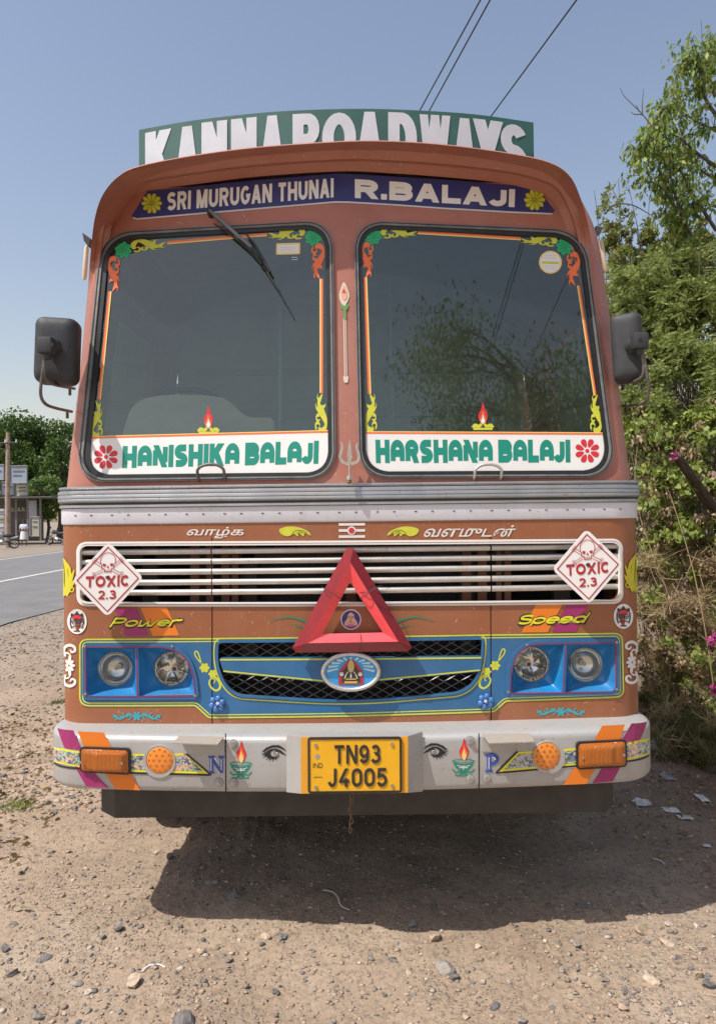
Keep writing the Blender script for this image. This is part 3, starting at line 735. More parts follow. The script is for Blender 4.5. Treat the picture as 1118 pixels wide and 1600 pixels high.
# paint on the glass
o1, o2 = .0006, .0013
def glassline(pts, p, w=(2.7, 1.7)):
    pts = np.array(pts, float); d = pts[-1]-pts[0]; nn = np.array([-d[1], d[0]])/np.linalg.norm(d)
    return pts, nn
def dbl(p0, p1, inner, parent, w1=3.2, w2=2.0):
    """orange line with a cream line on its inner side; inner = direction (px) of the pane's middle"""
    p0 = np.array(p0, float); p1 = np.array(p1, float); iv = np.array(inner, float)
    sheet('pinstripe', GL, [ribbon([p0, p1], w1)], M_ORV, parent, off=o1, step=.1)
    sheet('pinstripe', GL, [ribbon([p0+iv*(w1+w2)/2, p1+iv*(w1+w2)/2], w2)], M_CREAM, parent, off=o1, step=.1)
L_, R_ = W_GL
sheet('name_strip', GL, [round_poly([(134, 685.5), (513, 675.5), (516, 745), (131, 748)], [1, 1, 38, 38])], M_WHITE, L_, off=o1, grid=.2)
sheet('name_strip', GL, [round_poly([(567, 677.5), (946, 679), (953, 742), (566, 744)], [1, 1, 38, 38])], M_WHITE, R_, off=o1, grid=.2)
for p, a, b in ((L_, (138, 684.2), (512, 674.6)), (R_, (570, 676.4), (944, 678.2))):
    sheet('pinstripe', GL, [ribbon([a, b], 2.6)], M_ORV, p, off=o2); sheet('pinstripe', GL, [ribbon([np.array(a)-[0, 2.0], np.array(b)-[0, 2.0]], 1.3)], M_CREAM, p, off=o2)
dbl((170.8, 455), (154.2, 624), (1, 0), L_); dbl((502.8, 435.5), (502.8, 614), (-1, 0), L_); dbl((261, 378.2), (417, 365.2), (0, 1), L_)
dbl((569.5, 433), (576, 615), (1, 0), R_); dbl((904, 446), (930, 618), (-1, 0), R_, 2.6, 2); dbl((652, 362), (813, 371.8), (0, 1), R_)
lettering('HANISHIKA BALAJI', GL, quad_map((192, 697), (498, 688.5), (191, 731.5), (497, 724.5)), M_TEAL, L_, o2, wt=.31, wscale=.66, gap=.06, space=.30, alt=True)
lettering('HARSHANA BALAJI', GL, quad_map((586, 687), (890, 687), (587, 723.5), (890.5, 722.5)), M_TEAL, R_, o2, wt=.31, wscale=.66, gap=.06, space=.30, alt=True)
flower(GL, 165.5, 714, 19.5, 8, M_REDV, L_, o2, rot=.39, w=.30); flower(GL, 916.8, 704.5, 19.5, 8, M_REDV, R_, o2, rot=.39, w=.30)
for cx, cy, r, p in ((192.5, 390.5, 13.5, L_), (489.5, 371, 13.5, L_), (582.7, 369, 13.5, R_), (881.5, 385, 13.5, R_)):
    sheet('flower_sticker', GL, petals(cx, cy, r, 8, w=.36, r0=.1, rot=.2)+[ellipse(cx, cy, 4, 4, 12)], M_GRNV, p, off=o1)
    sheet('flower_centre', GL, [ribbon(ellipse(cx, cy, 2.6, 2.6, 14), 1.0, True)]+[ribbon([(cx+4*math.cos(a), cy+4*math.sin(a)), (cx+10*math.cos(a), cy+10*math.sin(a))], .9) for a in np.arange(8)*math.pi/4+.2], M_DGRN, p, off=o2)
for q, p in ((((207, 376), (259, 371), (207, 395), (259, 390)), L_), (((473.5, 355), (420, 357), (473.5, 374), (420, 376)), L_), (((597, 356), (651, 355), (597, 373), (651, 371)), R_), (((867, 369), (813, 367), (867, 386), (813, 382)), R_)):
    scroll(GL, q, M_YEL2, p, o1)
for (x0, y0, x1, y1, fx, fy), p in (((169, 403, 188, 455, 0, 1), L_), ((486, 383, 506, 435, 0, 0), L_), ((565, 381, 583, 433, 0, 1), R_), ((884, 396, 905, 446, 0, 0), R_)):
    scroll(GL, rect_quad(x0, y0, x1, y1, vertical=True, flipy=bool(fy)), M_ORV, p, o1)
for (x0, y0, x1, y1, fy), p in (((143.5, 626, 161, 682, 1), L_), ((491.5, 615, 510, 674, 0), L_), ((571, 615, 589, 673, 1), R_), ((921, 617, 939, 674, 0), R_)):
    scroll(GL, rect_quad(x0, y0, x1, y1, vertical=True, flipx=True, flipy=bool(fy)), M_YEL2, p, o1)
for cx, y0, y1, p in ((325.5, 634.5, 668, L_), (754, 629, 662, R_)):
    fl = sheet('lamp_flame_sticker', GL, [flame_loops(cx, y0, y1, 15)], M_REDV, p, off=o1)
    sheet('flame_core', GL, [flame_loops(cx, y1-14, y1+1, 6)], M_WHITE, p, off=o2)
    sheet('flame_core', GL, [ribbon(flame_loops(cx, y1-19, y1+1, 8.5), 1.6, True)], M_ORP, p, off=o2)
    b = y1+3
    sheet('lamp_base_sticker', GL, [ribbon(smooth_path([(cx-16, b+3), (cx-12, b-1), (cx-6, b+1), (cx, b-4), (cx+6, b+1), (cx+12, b-1), (cx+16, b+3)], 4), 4.5), ribbon([(cx-15, b+5), (cx+15, b+5)], 3.5), ribbon(spiral(cx-9, b+2, 4, 1, 0, 300), 1.6), ribbon(spiral(cx+9, b+2, 4, 1, 180, -120), 1.6)], M_YEL2, p, off=o1)
# round permit disc and label
sheet('round_permit_sticker', GL, [ellipse(859.3, 409.5, 18, 18, 36)], M_CREAM, R_, off=o1); 
sheet('round_permit_sticker', GL, [ellipse(859.3, 409.5, 15.5, 15.5, 36)], M_WHITE, R_, off=o2)
sheet('sticker_lines', GL, [ribbon([(846, 410), (872.5, 410.8)], 3.4)], M_YEL2, R_, off=.002)
sheet('sticker_lines', GL, [ribbon([(859.3-w, y), (859.3+w, y+.4)], .8) for w, y in ((8, 399), (11, 403), (11, 416), (8, 420))], M_STRIP, R_, off=.002)
sheet('permit_label', GL, [round_poly([(431.5, 380), (469, 379), (468.5, 397), (431, 398)], 2)], M_CREAM, L_, off=o1)
sheet('permit_label', GL, [np.array([(434, 383), (466, 382.2), (465.7, 394.5), (434, 395.5)])], M_WHITE, L_, off=o2)
sheet('sticker_lines', GL, [ribbon([(437, y), (462, y-.5)], 1.0) for y in (386.5, 389.5, 392.5)], M_STRIP, L_, off=.002)
sheet('sticker_lines', GL, [ribbon([(455, y), (465, y)], 1.0) for y in (402, 405.5)], M_STRIP, L_, off=o1)
# ---- banner over the windscreens
bt = [(231, 298), (300, 291.5), (400, 281.5), (523, 271.3), (600, 275), (700, 281), (838, 292.5)]
bb = [(866, 329), (862, 333), (800, 330.5), (692, 324.3), (610, 318.5), (523, 314.5), (400, 325), (300, 333.5), (215, 341), (205, 338)]
ban = sheet('name_banner', UP, [np.array(bt+bb, float)], M_BANNER, T, off=.0015, grid=.1, step=.06)
sheet('banner_border', UP, [ribbon(np.array([(208, 340.5), (215, 342.3), (300, 334.8), (400, 326.3), (523, 315.8), (610, 319.8), (692, 325.6), (800, 331.8), (862, 334.3)]), 2.4)], M_STRIP, ban, off=.0025, step=.06)
lettering('SRI MURUGAN THUNAI', UP, quad_map((262, 301), (521, 278.5), (261, 329.5), (521, 308.5)), M_WHITE, ban, .003, wt=.215, wscale=.55, gap=.10, space=.34)
lettering('R.BALAJI', UP, quad_map((554, 280), (804, 296), (554, 309.5), (803, 324)), M_WHITE, ban, .003, wt=.30, wscale=.98, gap=.12)
for cx, cy, r in ((237.4, 318, 16), (834.3, 312.7, 16.5)):
    sheet('flower_sticker', UP, petals(cx, cy, r, 10, w=.30, r0=.02), M_YEL2, ban, off=.003)
    sheet('flower_centre', UP, [ribbon(smooth_path([(cx+1.5*math.cos(a), cy+1.5*math.sin(a)), (cx+8*math.cos(a+.35), cy+8*math.sin(a+.35)), (cx+14*math.cos(a+.2), cy+14*math.sin(a+.2))], 3), .8) for a in np.arange(10)*math.pi/5], M_OLIVE, ban, off=.004)
# ---- centre pillar stickers: spear
sp = sheet('spear_sticker', UP, [blob([(537, 441), (543, 452), (545.5, 463), (541, 474), (537.5, 477), (533, 474), (529.5, 463), (531.5, 452)]), ribbon([(538, 476), (540, 590)], 4.6), round_poly([(535.5, 588), (544.5, 588), (543, 598), (537.5, 598)], 2)], mat('spear_white', (.66, .56, .46), .45), T, off=.002)
sheet('spear_sticker', UP, [blob([(537, 446), (540.5, 453), (542, 463), (537.5, 470), (533, 463), (533.8, 453)])], mat('peach_print', (.72, .38, .26), .4), sp, off=.003)
sheet('spear_sticker', UP, [ribbon([(538.4, 498), (540, 588)], 1.4)], M_UP, sp, off=.003)
sheet('spear_sticker', UP, [blob([(532, 474), (538, 478), (544, 474), (543, 482), (540, 486), (541, 496), (537.5, 500), (535.5, 492), (536, 484), (532.5, 481)])], mat('leaf_green_print', (.12, .28, .08), .5), sp, off=.0035)
sheet('spear_sticker', UP, [np.array([(537, 451), (540, 457.5), (534.3, 457.5)])], M_REDV, sp, off=.004)
# ---- aluminium belt moulding and pale strip
us = np.concatenate([np.linspace(-1.62, -1.0, 26), np.linspace(-.9, .9, 13), np.linspace(1.0, 1.62, 26)])
sweep('belt_moulding', LOW, us, [(0.0000, 1.788), (0.0144, 1.788), (0.0156, 1.781), (0.0120, 1.778), (0.0108, 1.772), (0.0180, 1.770), (0.0198, 1.764), (0.0198, 1.757), (0.0174, 1.755), (0.0192, 1.752), (0.0198, 1.741), (0.0174, 1.739), (0.0192, 1.736), (0.0192, 1.728), (0.0156, 1.723), (0.0096, 1.721), (0.0096, 1.713), (0.0132, 1.711), (0.0144, 1.702), (0.0012, 1.699)], M_ALU, T)
sweep('belt_groove', LOW, us, [(0.0115, 1.7775), (0.0115, 1.7725)], M_RUBD, T)
sweep('belt_groove', LOW, us, [(0.0105, 1.7205), (0.0105, 1.7135)], M_RUBD, T)
us2 = us*.985
sweep('pale_strip', LOW, us2, [(0.0000, 1.699), (0.0060, 1.698), (0.0066, 1.640), (0.0036, 1.633), (0.0000, 1.632)], M_STRIP, T)
rv = []
for k in range(15):
    u = -1.09+k*.155
    for d in (-.034, .034): rv.append(uz_rect(u+d-.005, u+d+.005, 1.668, 1.672))
sheet('rivet_marks', LOW, rv, M_RUBD, T, off=.0078, px=False)
# ---- slogans and marks on the brown panel
font_sheet('lettering', 'வாழ்க', F, quad_map((297, 823), (384, 823.5), (288, 841.5), (378, 841)), M_WHT2, T, .002, .012)
font_sheet('lettering', 'வளமுடன்', F, quad_map((668, 820.5), (808, 820.5), (660, 839), (799, 838.5)), M_WHT2, T, .002, .012)
for x0, s in ((436, 1), (654, -1)):
    f = lambda pts: [(x0+s*a, b) for a, b in pts]
    sheet('paisley_sticker', F, [blob(f([(0, 828), (7, 824), (20, 822.5), (34, 825), (46, 831), (49, 837), (40, 833), (38, 838), (31, 833), (29, 838), (23, 834), (14, 838), (4, 835)]))], M_YEL2, T, off=.002)
    sheet('paisley_sticker', F, [ribbon(smooth_path(f([(20, 834), (26, 829), (36, 829), (44, 833)]), 4), .9), ribbon(smooth_path(f([(27, 834), (32, 831), (38, 833)]), 4), .8)], M_OLIVE, T, off=.003)
sheet('forehead_mark', F, [ribbon([(529, y), (570, y-.3)], 4.0) for y in (819.5, 829, 838.5)], M_WHT2, T, off=.002)
sheet('forehead_mark', F, [ellipse(549, 829, 6.8, 6.8, 24)], M_WHT2, T, off=.003); sheet('forehead_mark', F, [ellipse(549, 829, 4.6, 4.6, 20)], M_REDV, T, off=.004)
# ---- upper grille
sheet('grille_surround', F, [round_poly([(119.5, 846.5), (972, 841.5), (973, 943.5), (120, 947.5)], 15)], M_WHT2, T, holes=[round_poly([(122.7, 849.7), (969.3, 844.7), (970, 940.5), (123.2, 944.5)], 13)], off=.002)
sheet('grille_surround', F, [round_poly([(124, 850.8), (968, 845.9), (969, 939.3), (124.5, 943.2)], 12)], M_WHT2, T, holes=[round_poly([(126.5, 853), (965.5, 848.2), (966, 937), (127, 940.8)], 10)], off=.010, thick=.014)
gb = plane_surf(3.02, bow=.035)
def barz(u, row): return [1.5175, 1.4755, 1.4325, 1.3885, 1.3465][row]
xs_split = [(125, 330.5), (332.5, 764.5), (767, 968)]
for row in range(5):
    for a, b in xs_split:
        ua = gb.inv([a], [890])[0][0]; ub = gb.inv([b], [890])[0][0]
        uu = np.linspace(ua, ub, 9)
        pts = gb.P(uu, np.full(9, barz(0, row)+.0+ .001*row), .004)
        Vt, Ft = tube_geo(pts, .0125, 12)
        Vt = np.array(Vt); 
        ob = mesh('grille_bar', Vt, Ft, M_CHROME, T); smooth_angle(ob, 60)
# posts behind the bars
pb = plane_surf(3.085)
M_POST = mat('shaded_grille_post', (.17, .065, .035), .6, dirt=.4)  # brown dulled, the shade behind the bars is put into the colour
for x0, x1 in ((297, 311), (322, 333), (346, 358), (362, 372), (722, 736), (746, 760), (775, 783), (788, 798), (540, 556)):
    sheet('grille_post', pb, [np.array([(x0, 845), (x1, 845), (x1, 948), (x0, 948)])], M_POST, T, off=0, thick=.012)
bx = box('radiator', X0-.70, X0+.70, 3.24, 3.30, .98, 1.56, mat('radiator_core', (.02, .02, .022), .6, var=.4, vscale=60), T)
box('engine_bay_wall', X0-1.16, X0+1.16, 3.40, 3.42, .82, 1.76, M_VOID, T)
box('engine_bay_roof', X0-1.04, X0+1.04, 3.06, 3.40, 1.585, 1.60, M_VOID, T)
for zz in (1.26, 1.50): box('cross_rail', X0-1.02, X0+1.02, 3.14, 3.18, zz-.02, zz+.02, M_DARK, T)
for xx in (-.85, -.43, .50, .9): box('bay_pipe', X0+xx-.035, X0+xx+.035, 3.14, 3.2, .98, 1.58, M_DARK, T, bev=.01)
# ---- blue band, pinstripes
BB = np.array([(124, 998), (545, 994.3), (770, 991), (972, 988.5), (974.3, 1090), (790, 1096.5), (772, 1113), (545, 1120), (326, 1122.5), (305, 1103.5), (124, 1104)])
BBr = round_poly(BB, [12, 1, 1, 12, 12, 3, 3, 1, 3, 3, 14])
def shrink(loop, d):
    P = np.asarray(loop); out = []
    N = len(P); A = np.sum(P[:, 0]*np.roll(P[:, 1], -1)-np.roll(P[:, 0], -1)*P[:, 1]); s = 1 if A > 0 else -1
    for i in range(N):
        a = P[i]-P[i-1]; b = P[(i+1) % N]-P[i]; a = a/(np.linalg.norm(a)+1e-9); b = b/(np.linalg.norm(b)+1e-9); t = a+b; t /= np.linalg.norm(t)+1e-9
        nn = np.array([-t[1], t[0]])*s; out.append(P[i]+nn*d/max(.6, t.dot(a)))
    return np.array(out)
band = sheet('blue_band', F, [BBr], M_BLUE, T, holes=[HL_L, HL_R, LG_OPEN]+SLITS, off=.0012, grid=.08)
sheet('pinstripe', F, [BBr], M_YEL2, band, holes=[shrink(BBr, 2.4)]+SLITS, off=.0022)
sheet('pinstripe', F, [shrink(BBr, 4.6)], M_YEL2, band, holes=[shrink(BBr, 6.4)]+SLITS, off=.0022)
# ---- stripes with slogans
for pts, m_ in (([(179.3, 949.5), (212.8, 949.5), (232, 993.5), (197, 993.8)], M_MAG), ([(219.5, 949.3), (261, 949), (280.5, 993), (238.8, 993.5)], M_ORP), ([(836.4, 944.8), (878, 944.5), (855, 988), (814, 988.3)], M_ORP), ([(885.5, 944.3), (919, 944), (899, 987), (862, 987.6)], M_MAG)):
    sheet('diagonal_stripe', F, [np.array(pts)], m_, T, off=.0018)
def slogan(word, q, wt=.2):
    qs = [tuple(np.array(c)+[1.2, 1.6]) for c in q]
    kw = dict(wscale=1.6, gap=.10, shear=.55)
    o = lettering(word, F, quad_map(*[tuple(np.array(c)+d) for c, d in zip(q, ((-1.5, -1.5), (1.5, -1.5), (-1.5, 2.5), (2.5, 2.5)))]), M_BLACK, T, .0026, wt=.34, **kw)
    lettering(word, F, quad_map(*q), M_POWY, o, .0036, wt=.2, **kw)
slogan('Power', ((174, 965), (288, 963.5), (171, 980), (286, 978)))
slogan('Speed', ((808, 961), (922, 957), (806, 976), (918, 973)))
# small second line under the right slogan
lettering('on Time', F, quad_map((872, 967), (902, 966), (870, 973.5), (899, 972.5)), M_YEL2, T, .0046, wt=.22, wscale=.9, shear=.4)
# ---- oval face stickers at the cab corners
def face(cx, cy):
    o = sheet('oval_mask_sticker', F, [ellipse(cx, cy, 15, 19.5, 30)], M_WHITE, T, off=.002, step=.02)
    S = lambda n, l, m_, k: sheet(n, F, l, m_, o, off=k, step=.02)
    S('mask_print', [blob([(cx-9, cy-6), (cx-9, cy-13), (cx-4, cy-11), (cx, cy-16), (cx+4, cy-11), (cx+9, cy-13), (cx+9, cy-6), (cx+6, cy-8), (cx, cy-9), (cx-6, cy-8)])], M_CHAR, .003)
    S('mask_print', [blob([(cx-6, cy-3), (cx-6, cy-8), (cx, cy-10), (cx+6, cy-8), (cx+6, cy-3), (cx, cy-5)])], M_REDV, .0036)
    S('mask_print', [ribbon(ellipse(cx-4.3, cy+.5, 3.4, 3.4, 14), 1.1, True), ribbon(ellipse(cx+4.3, cy+.5, 3.4, 3.4, 14), 1.1, True), ribbon([(cx-9.5, cy-6), (cx-10, cy+3), (cx-8, cy+11)], 2.0), ribbon([(cx+9.5, cy-6), (cx+10, cy+3), (cx+8, cy+11)], 2.0), ribbon([(cx-7, cy+9), (cx-3, cy+7), (cx, cy+8.5), (cx+3, cy+7), (cx+7, cy+9)], 1.6), ribbon([(cx-5, cy+15), (cx+5, cy+15)], 1.8)], M_CHAR, .003)
    S('mask_print', [ellipse(cx, cy+11, 2.0, 2.6, 10)], M_REDV, .0036)
    S('mask_print', [ellipse(cx-4.3, cy+.5, 1.3, 1.6, 8), ellipse(cx+4.3, cy+.5, 1.3, 1.6, 8)], M_BANNER, .0036)
face(120.7, 971); face(973, 963)
# ---- white flourishes, yellow leaves at the corners, cyan ornaments
def corner_flourish(cx, cy, s):
    """half rosette with a curl above and below; s=+1 opens to the right"""
    L = []
    for a_, ln in ((0, 13), (42, 12), (-42, 12), (82, 17), (-82, 17), (125, 11), (-125, 11), (180, 8)):
        t_ = math.radians(a_); dx, dy = s*math.cos(t_)*.72, math.sin(t_)
        L.append(ribbon(smooth_path([(cx+dx*1.5, cy+dy*1.5), (cx+dx*ln*.5, cy+dy*ln*.5), (cx+dx*ln*.85, cy+dy*ln*.85), (cx+dx*ln, cy+dy*ln)], 3), [1.6, 4.6, 4.4, 1.0]))
    for v in (-1, 1):
        L.append(ribbon(smooth_path([(cx-s*5, cy+v*14), (cx-s*8, cy+v*22), (cx-s*6, cy+v*29), (cx+s*1, cy+v*32), (cx+s*8, cy+v*29), (cx+s*9, cy+v*23), (cx+s*4, cy+v*21), (cx+s*2, cy+v*25)], 4), [2.5, 4.2, 4.6, 4.6, 4.2, 3.6, 3.0, 2.2]))
        L.append(ribbon(smooth_path([(cx-s*6, cy+v*20), (cx-s*1, cy+v*19), (cx+s*2, cy+v*16)], 3), [3, 2.6, 1.2]))
    sheet('white_flourish', F, L, M_WHT2, T, off=.002, step=.02)
corner_flourish(108.5, 1040, 1); corner_flourish(986.5, 1035, -1)
for x0, s in ((96.5, 1), (995.5, -1)):
    L = []; f = lambda pts: [(x0+s*a, b-(0 if s > 0 else 7)) for a, b in pts]
    for pts in ([(1, 871), (6, 880), (8, 905), (6, 925), (3, 932)], [(5, 876), (12, 888), (13, 905), (9, 922), (5, 930)], [(20, 890), (15, 905), (12, 918), (6, 930)], [(21, 905), (15, 916), (8, 932)], [(2, 880), (2, 905), (4, 930)]):
        L.append(ribbon(smooth_path(f(pts), 4), [1, 4.5, 5, 3.5, 2]))
    L.append(ribbon(ellipse(x0+s*15, 921-(0 if s > 0 else 7), 4, 3.6, 14), 1.8, True))
    sheet('yellow_leaf_paint', F, L, M_YEL, T, off=.0018, step=.02)
for cx, cy in ((214, 1119), (875.5, 1112)):
    L = petals(cx, cy, 7.5, 6, w=.34, r0=.05)
    for s in (-1, 1):
        L += [ribbon(smooth_path([(cx+s*5, cy+1), (cx+s*12, cy-4), (cx+s*19, cy+1), (cx+s*27, cy+4), (cx+s*34, cy), (cx+s*38, cy-3)], 4), [1.5, 3, 2.5, 3, 2.5, 1.5]), ribbon(spiral(cx+s*13, cy+1, 4, 1, 90, 90+s*300, 10), 1.8), ribbon(spiral(cx+s*24, cy-1, 4.4, 1, -90, -90-s*300, 10), 1.8), ribbon(spiral(cx+s*34, cy+1.5, 4.4, 1.2, 90, 90+s*320, 10), 1.9)]
    sheet('cyan_scroll_paint', F, L, M_CYAN, T, off=.002)
for s, cx in ((-1, 480), (1, 618)):
    L = [ribbon(smooth_path([(cx, 972), (cx+s*24, 965), (cx+s*44, 966), (cx+s*60, 971)], 4), [3, 2, 1.6, .6])]
    for a, b, c in ((8, 963, 30), (16, 962, 40), (4, 975, 28)): L.append(ribbon(smooth_path([(cx+s*2, 973), (cx+s*a, b+5), (cx+s*c, b)], 4), [1.6, 2.2, .4]))
    sheet('green_sprig_paint', F, L, mat('sprig_green', (.04, .22, .10), .5), T, off=.002)
# ---- round deity sticker
dk = sheet('round_blue_sticker', F, [ellipse(548, 968, 16, 16, 34)], M_WHITE, T, off=.002)
sheet('sticker_print', F, [ellipse(548, 968, 14.2, 14.2, 34)], mat('violet_print', (.045, .04, .22), .4), dk, off=.003)
sheet('sticker_print', F, [blob([(548, 957), (553, 961), (554, 967), (558, 973), (556, 978), (548, 979.5), (540, 978), (538, 973), (542, 967), (543, 961)])], mat('pale_pink_print', (.70, .52, .45), .4), dk, off=.0038)
sheet('sticker_print', F, [ellipse(548, 977.5, 8, 2.2, 16)], mat('rose_print', (.55, .16, .25), .4), dk, off=.0046)
sheet('sticker_print', F, [ribbon(smooth_path([(548, 962), (549, 967), (546.5, 970), (549, 972)], 4), 2.2), ellipse(544.5, 964, 1.8, 2.4, 8), ellipse(551.8, 964, 1.8, 2.4, 8), ribbon([(541, 973), (555, 973)], 1.2)], mat('ochre_print', (.50, .28, .10), .4), dk, off=.0046)
# ---- headlights
def headlight(open_loop, outer, mag, div, lamps, flip):
    """outer bezel plate, buckets, lamps"""
    hz = sheet('headlight_housing', F, [outer], M_BLUE, T, holes=[mag], off=.008, thick=.012)
    hz['label'] = 'blue twin headlight housing, right end of the blue band' if flip else 'blue twin headlight housing, left end of the blue band'
    sheet('pinstripe', F, [ribbon(mag, 1.9, closed=True)], M_PLUM, hz, off=.0095)
    sheet('pinstripe', F, [ribbon([div[0], div[1]], 2.0)], M_PLUM, hz, off=.0095)
    sheet('bucket_divider', F, [ribbon([div[0], div[1]], 5)], M_CYANB, hz, off=.008, thick=.012)
    # each bucket lofts from its opening to the lamp ring behind
    c0 = (div[0][0]+div[1][0])/2
    mp = dens(mag, 3.0)
    for (cx, cy, r), side in zip(lamps, (-1, 1)):
        lim = [np.interp(y, [div[0][1], div[1][1]], [div[0][0], div[1][0]]) for y in mp[:, 1]]
        lp = np.array([(min(x, l-2) if side < 0 else max(x, l+2), y) for (x, y), l in zip(mp, lim)])
        # resample by angle about the lamp
        A = np.linspace(0, 2*math.pi, 64, endpoint=False); ring = []
        nd = dens(lp, .7)
        ang = np.arctan2(nd[:, 1]-cy, nd[:, 0]-cx)
        for a in A:
            d = np.abs((ang-a+math.pi) % (2*math.pi)-math.pi); cand = np.where(d < .06)[0]
            if len(cand) == 0: cand = [int(d.argmin())]
            rr = np.hypot(nd[cand, 0]-cx, nd[cand, 1]-cy); ring.append(nd[cand[int(rr.argmax())]])
        ring = np.array(ring)
        circ = np.stack([cx+r*1.02*np.cos(A), cy+r*1.02*np.sin(A)], -1)
        a0 = F.inv(ring[:, 0], ring[:, 1]); P0 = F.P(a0[:, 0], a0[:, 1], .0078)
        P0b = F.P(a0[:, 0], a0[:, 1], .0)
        cuz = F.inv([cx], [cy])[0]; C3 = F.P(cuz[0], cuz[1], -.075); yb = C3[1]
        R3 = at_y(circ[:, 0], circ[:, 1], np.full(64, yb)); mid = P0b*.45+R3*.55+np.array([0, .012, 0])
        V = np.concatenate([P0, P0b, mid, R3]); Fq = []
        for k in range(3):
            for i in range(64): Fq.append((k*64+i, k*64+(i+1) % 64, (k+1)*64+(i+1) % 64, (k+1)*64+i))
        smooth_angle(mesh('lamp_bucket', V, Fq, M_CYANB, hz), 50)
        R = np.linalg.norm(R3[0]-R3.mean(0)); c = R3.mean(0)
        # reflector bowl, bulb, glass dome
        fac = (side > 0) != flip
        rows = []
        for k in range(9):
            t = k/8; rad = R*math.cos(t*math.pi/2*.97); dep = .055*math.sin(t*math.pi/2)
            rows.append([(c[0]+rad*math.cos(a), yb+dep, c[2]+rad*math.sin(a)) for a in A])
        V = [p for r_ in rows for p in r_]; Fq = [(k*64+i, (k+1)*64+i, (k+1)*64+(i+1) % 64, k*64+(i+1) % 64) for k in range(8) for i in range(64)]
        smooth_angle(mesh('lamp_reflector', V, Fq, M_REFLF if fac else M_REFL, hz), 60)
        if fac:
            tube('bulb_cap', [(c[0]+(.012 if not flip else -.012), yb+.03, c[2]), (c[0]+(.012 if not flip else -.012), yb-.004, c[2]+.001)], [.018, .014], M_CHROME, hz, 16)
            tube('bulb_cap', [(c[0]+(.012 if not flip else -.012), yb-.004, c[2]), (c[0]+(.012 if not flip else -.012), yb-.010, c[2]+.001)], [.009, .006], M_CHAR, hz, 12)
            for q in range(7):
                a = q*.9+.3
                tube('reflector_rib', [(c[0]+.018*math.cos(a), yb+.032, c[2]+.018*math.sin(a)), (c[0]+R*.62*math.cos(a+.2), yb+.028, c[2]+R*.62*math.sin(a+.2)), (c[0]+R*.92*math.cos(a+.3), yb+.012, c[2]+R*.92*math.sin(a+.3))], [.006, .004, .002], M_REFL, hz, 5)
        else:
            tube('bulb_cap', [(c[0], yb+.045, c[2]), (c[0], yb+.012, c[2])], [.012, .009], M_CHROME, hz, 12)
        rows = []
        for k in range(7):
            t = k/6; rad = R*math.cos(t*math.pi/2*.98); dep = -.016*math.sin(t*math.pi/2)
            rows.append([(c[0]+rad*math.cos(a), yb-.001+dep, c[2]+rad*math.sin(a)) for a in A])
        V = [p for r_ in rows for p in r_]; Fq = [(k*64+i, k*64+(i+1) % 64, (k+1)*64+(i+1) % 64, (k+1)*64+i) for k in range(6) for i in range(64)]
        Fq.append(tuple(6*64+i for i in range(64)))
        mesh('lamp_lens', V, Fq, M_CLEAR if fac else M_LENS, hz, smooth=True)
        tube('lamp_rim', [(c[0]+R*1.015*math.cos(a), yb-.002, c[2]+R*1.015*math.sin(a)) for a in A], .0028, M_CYANB, hz, 6, closed=True)
    sc = [(outer[:, 0].min()+4.5, 1010), (outer[:, 0].max()-5, 1010)] if False else []
    return hz
O_L = round_poly([(130.5, 1004.8), (262, 1005.5), (292, 1017), (307, 1047), (312, 1092), (130, 1093)], [9, 24, 24, 16, 8, 10])
O_R = round_poly([(788.5, 1088.5), (790, 1040), (806, 1012), (830, 1000), (966, 997.5), (967, 1085)], [8, 16, 24, 24, 9, 10])
MG_L = round_poly([(134.5, 1010.5), (262, 1010.5), (287.5, 1021.5), (302, 1049), (306, 1087.5), (135.5, 1087.5)], [6, 22, 22, 14, 6, 9])
MG_R = round_poly([(795.5, 1083.5), (797.3, 1043), (809.5, 1018), (830, 1006), (960.8, 1004), (960.3, 1080.5)], [6, 14, 22, 22, 7, 9])
h1 = headlight(HL_L, O_L, MG_L, ((214.5, 1011), (216, 1088)), ((180.2, 1045, 27), (268, 1045, 27)), False)
h2 = headlight(HL_R, O_R, MG_R, ((882, 1006), (879, 1082)), ((829.8, 1037.7, 27.5), (914, 1038.6, 27)), True)
for h, pts in ((h1, ((134.5, 1009), (270, 1009), (135, 1083.5), (305.5, 1086))), (h2, ((821.5, 1007), (961, 1003), (792.5, 1080.5), (961, 1076.5)))):
    for x, y in pts: sheet('screw', F, [ellipse(x, y, 1.9, 1.9, 10)], M_SCREW, h, off=.0125, thick=.004)
# ---- lower grille: wire mesh, blue blade, emblem
gm = plane_surf(3.045, bow=.035)
wires = []
pit = 24.0; sl = .56
allw = []
def clipline(x0, s):
    # line y = yc + s*(x-x0)
    return np.array([(x0-160, 1045-s*160*1.0), (x0+160, 1045+s*160)])
for k in range(-8, 26):
    for s in (sl, -sl):
        x0 = 345+k*pit
        xs = np.linspace(336, 758, 90); ys = 1045+s*(xs-x0)
        m = (ys > 1000) & (ys < 1097)
        if m.sum() < 2: continue
        pts = np.stack([xs[m], ys[m]], -1)
        m2 = inside(pts, shrink(LG_OPEN, -3.0))
        if m2.sum() < 2: continue
        seg = pts[m2]; seg = np.array([seg[0], seg[-1]])
        uz = gm.inv(seg[:, 0], seg[:, 1]); P = gm.P(uz[:, 0], uz[:, 1], .0 if s > 0 else .003)
        n = 5; PP = P[0]+(P[1]-P[0])*np.linspace(0, 1, n)[:, None]
        allw.append(tube_geo(PP, .0022, 4))
V, Fq = merge_geo(allw)
mesh('grille_mesh', V, Fq, mat('mesh_wire', (.24, .24, .24), .5, metal=.5, var=.2), T)
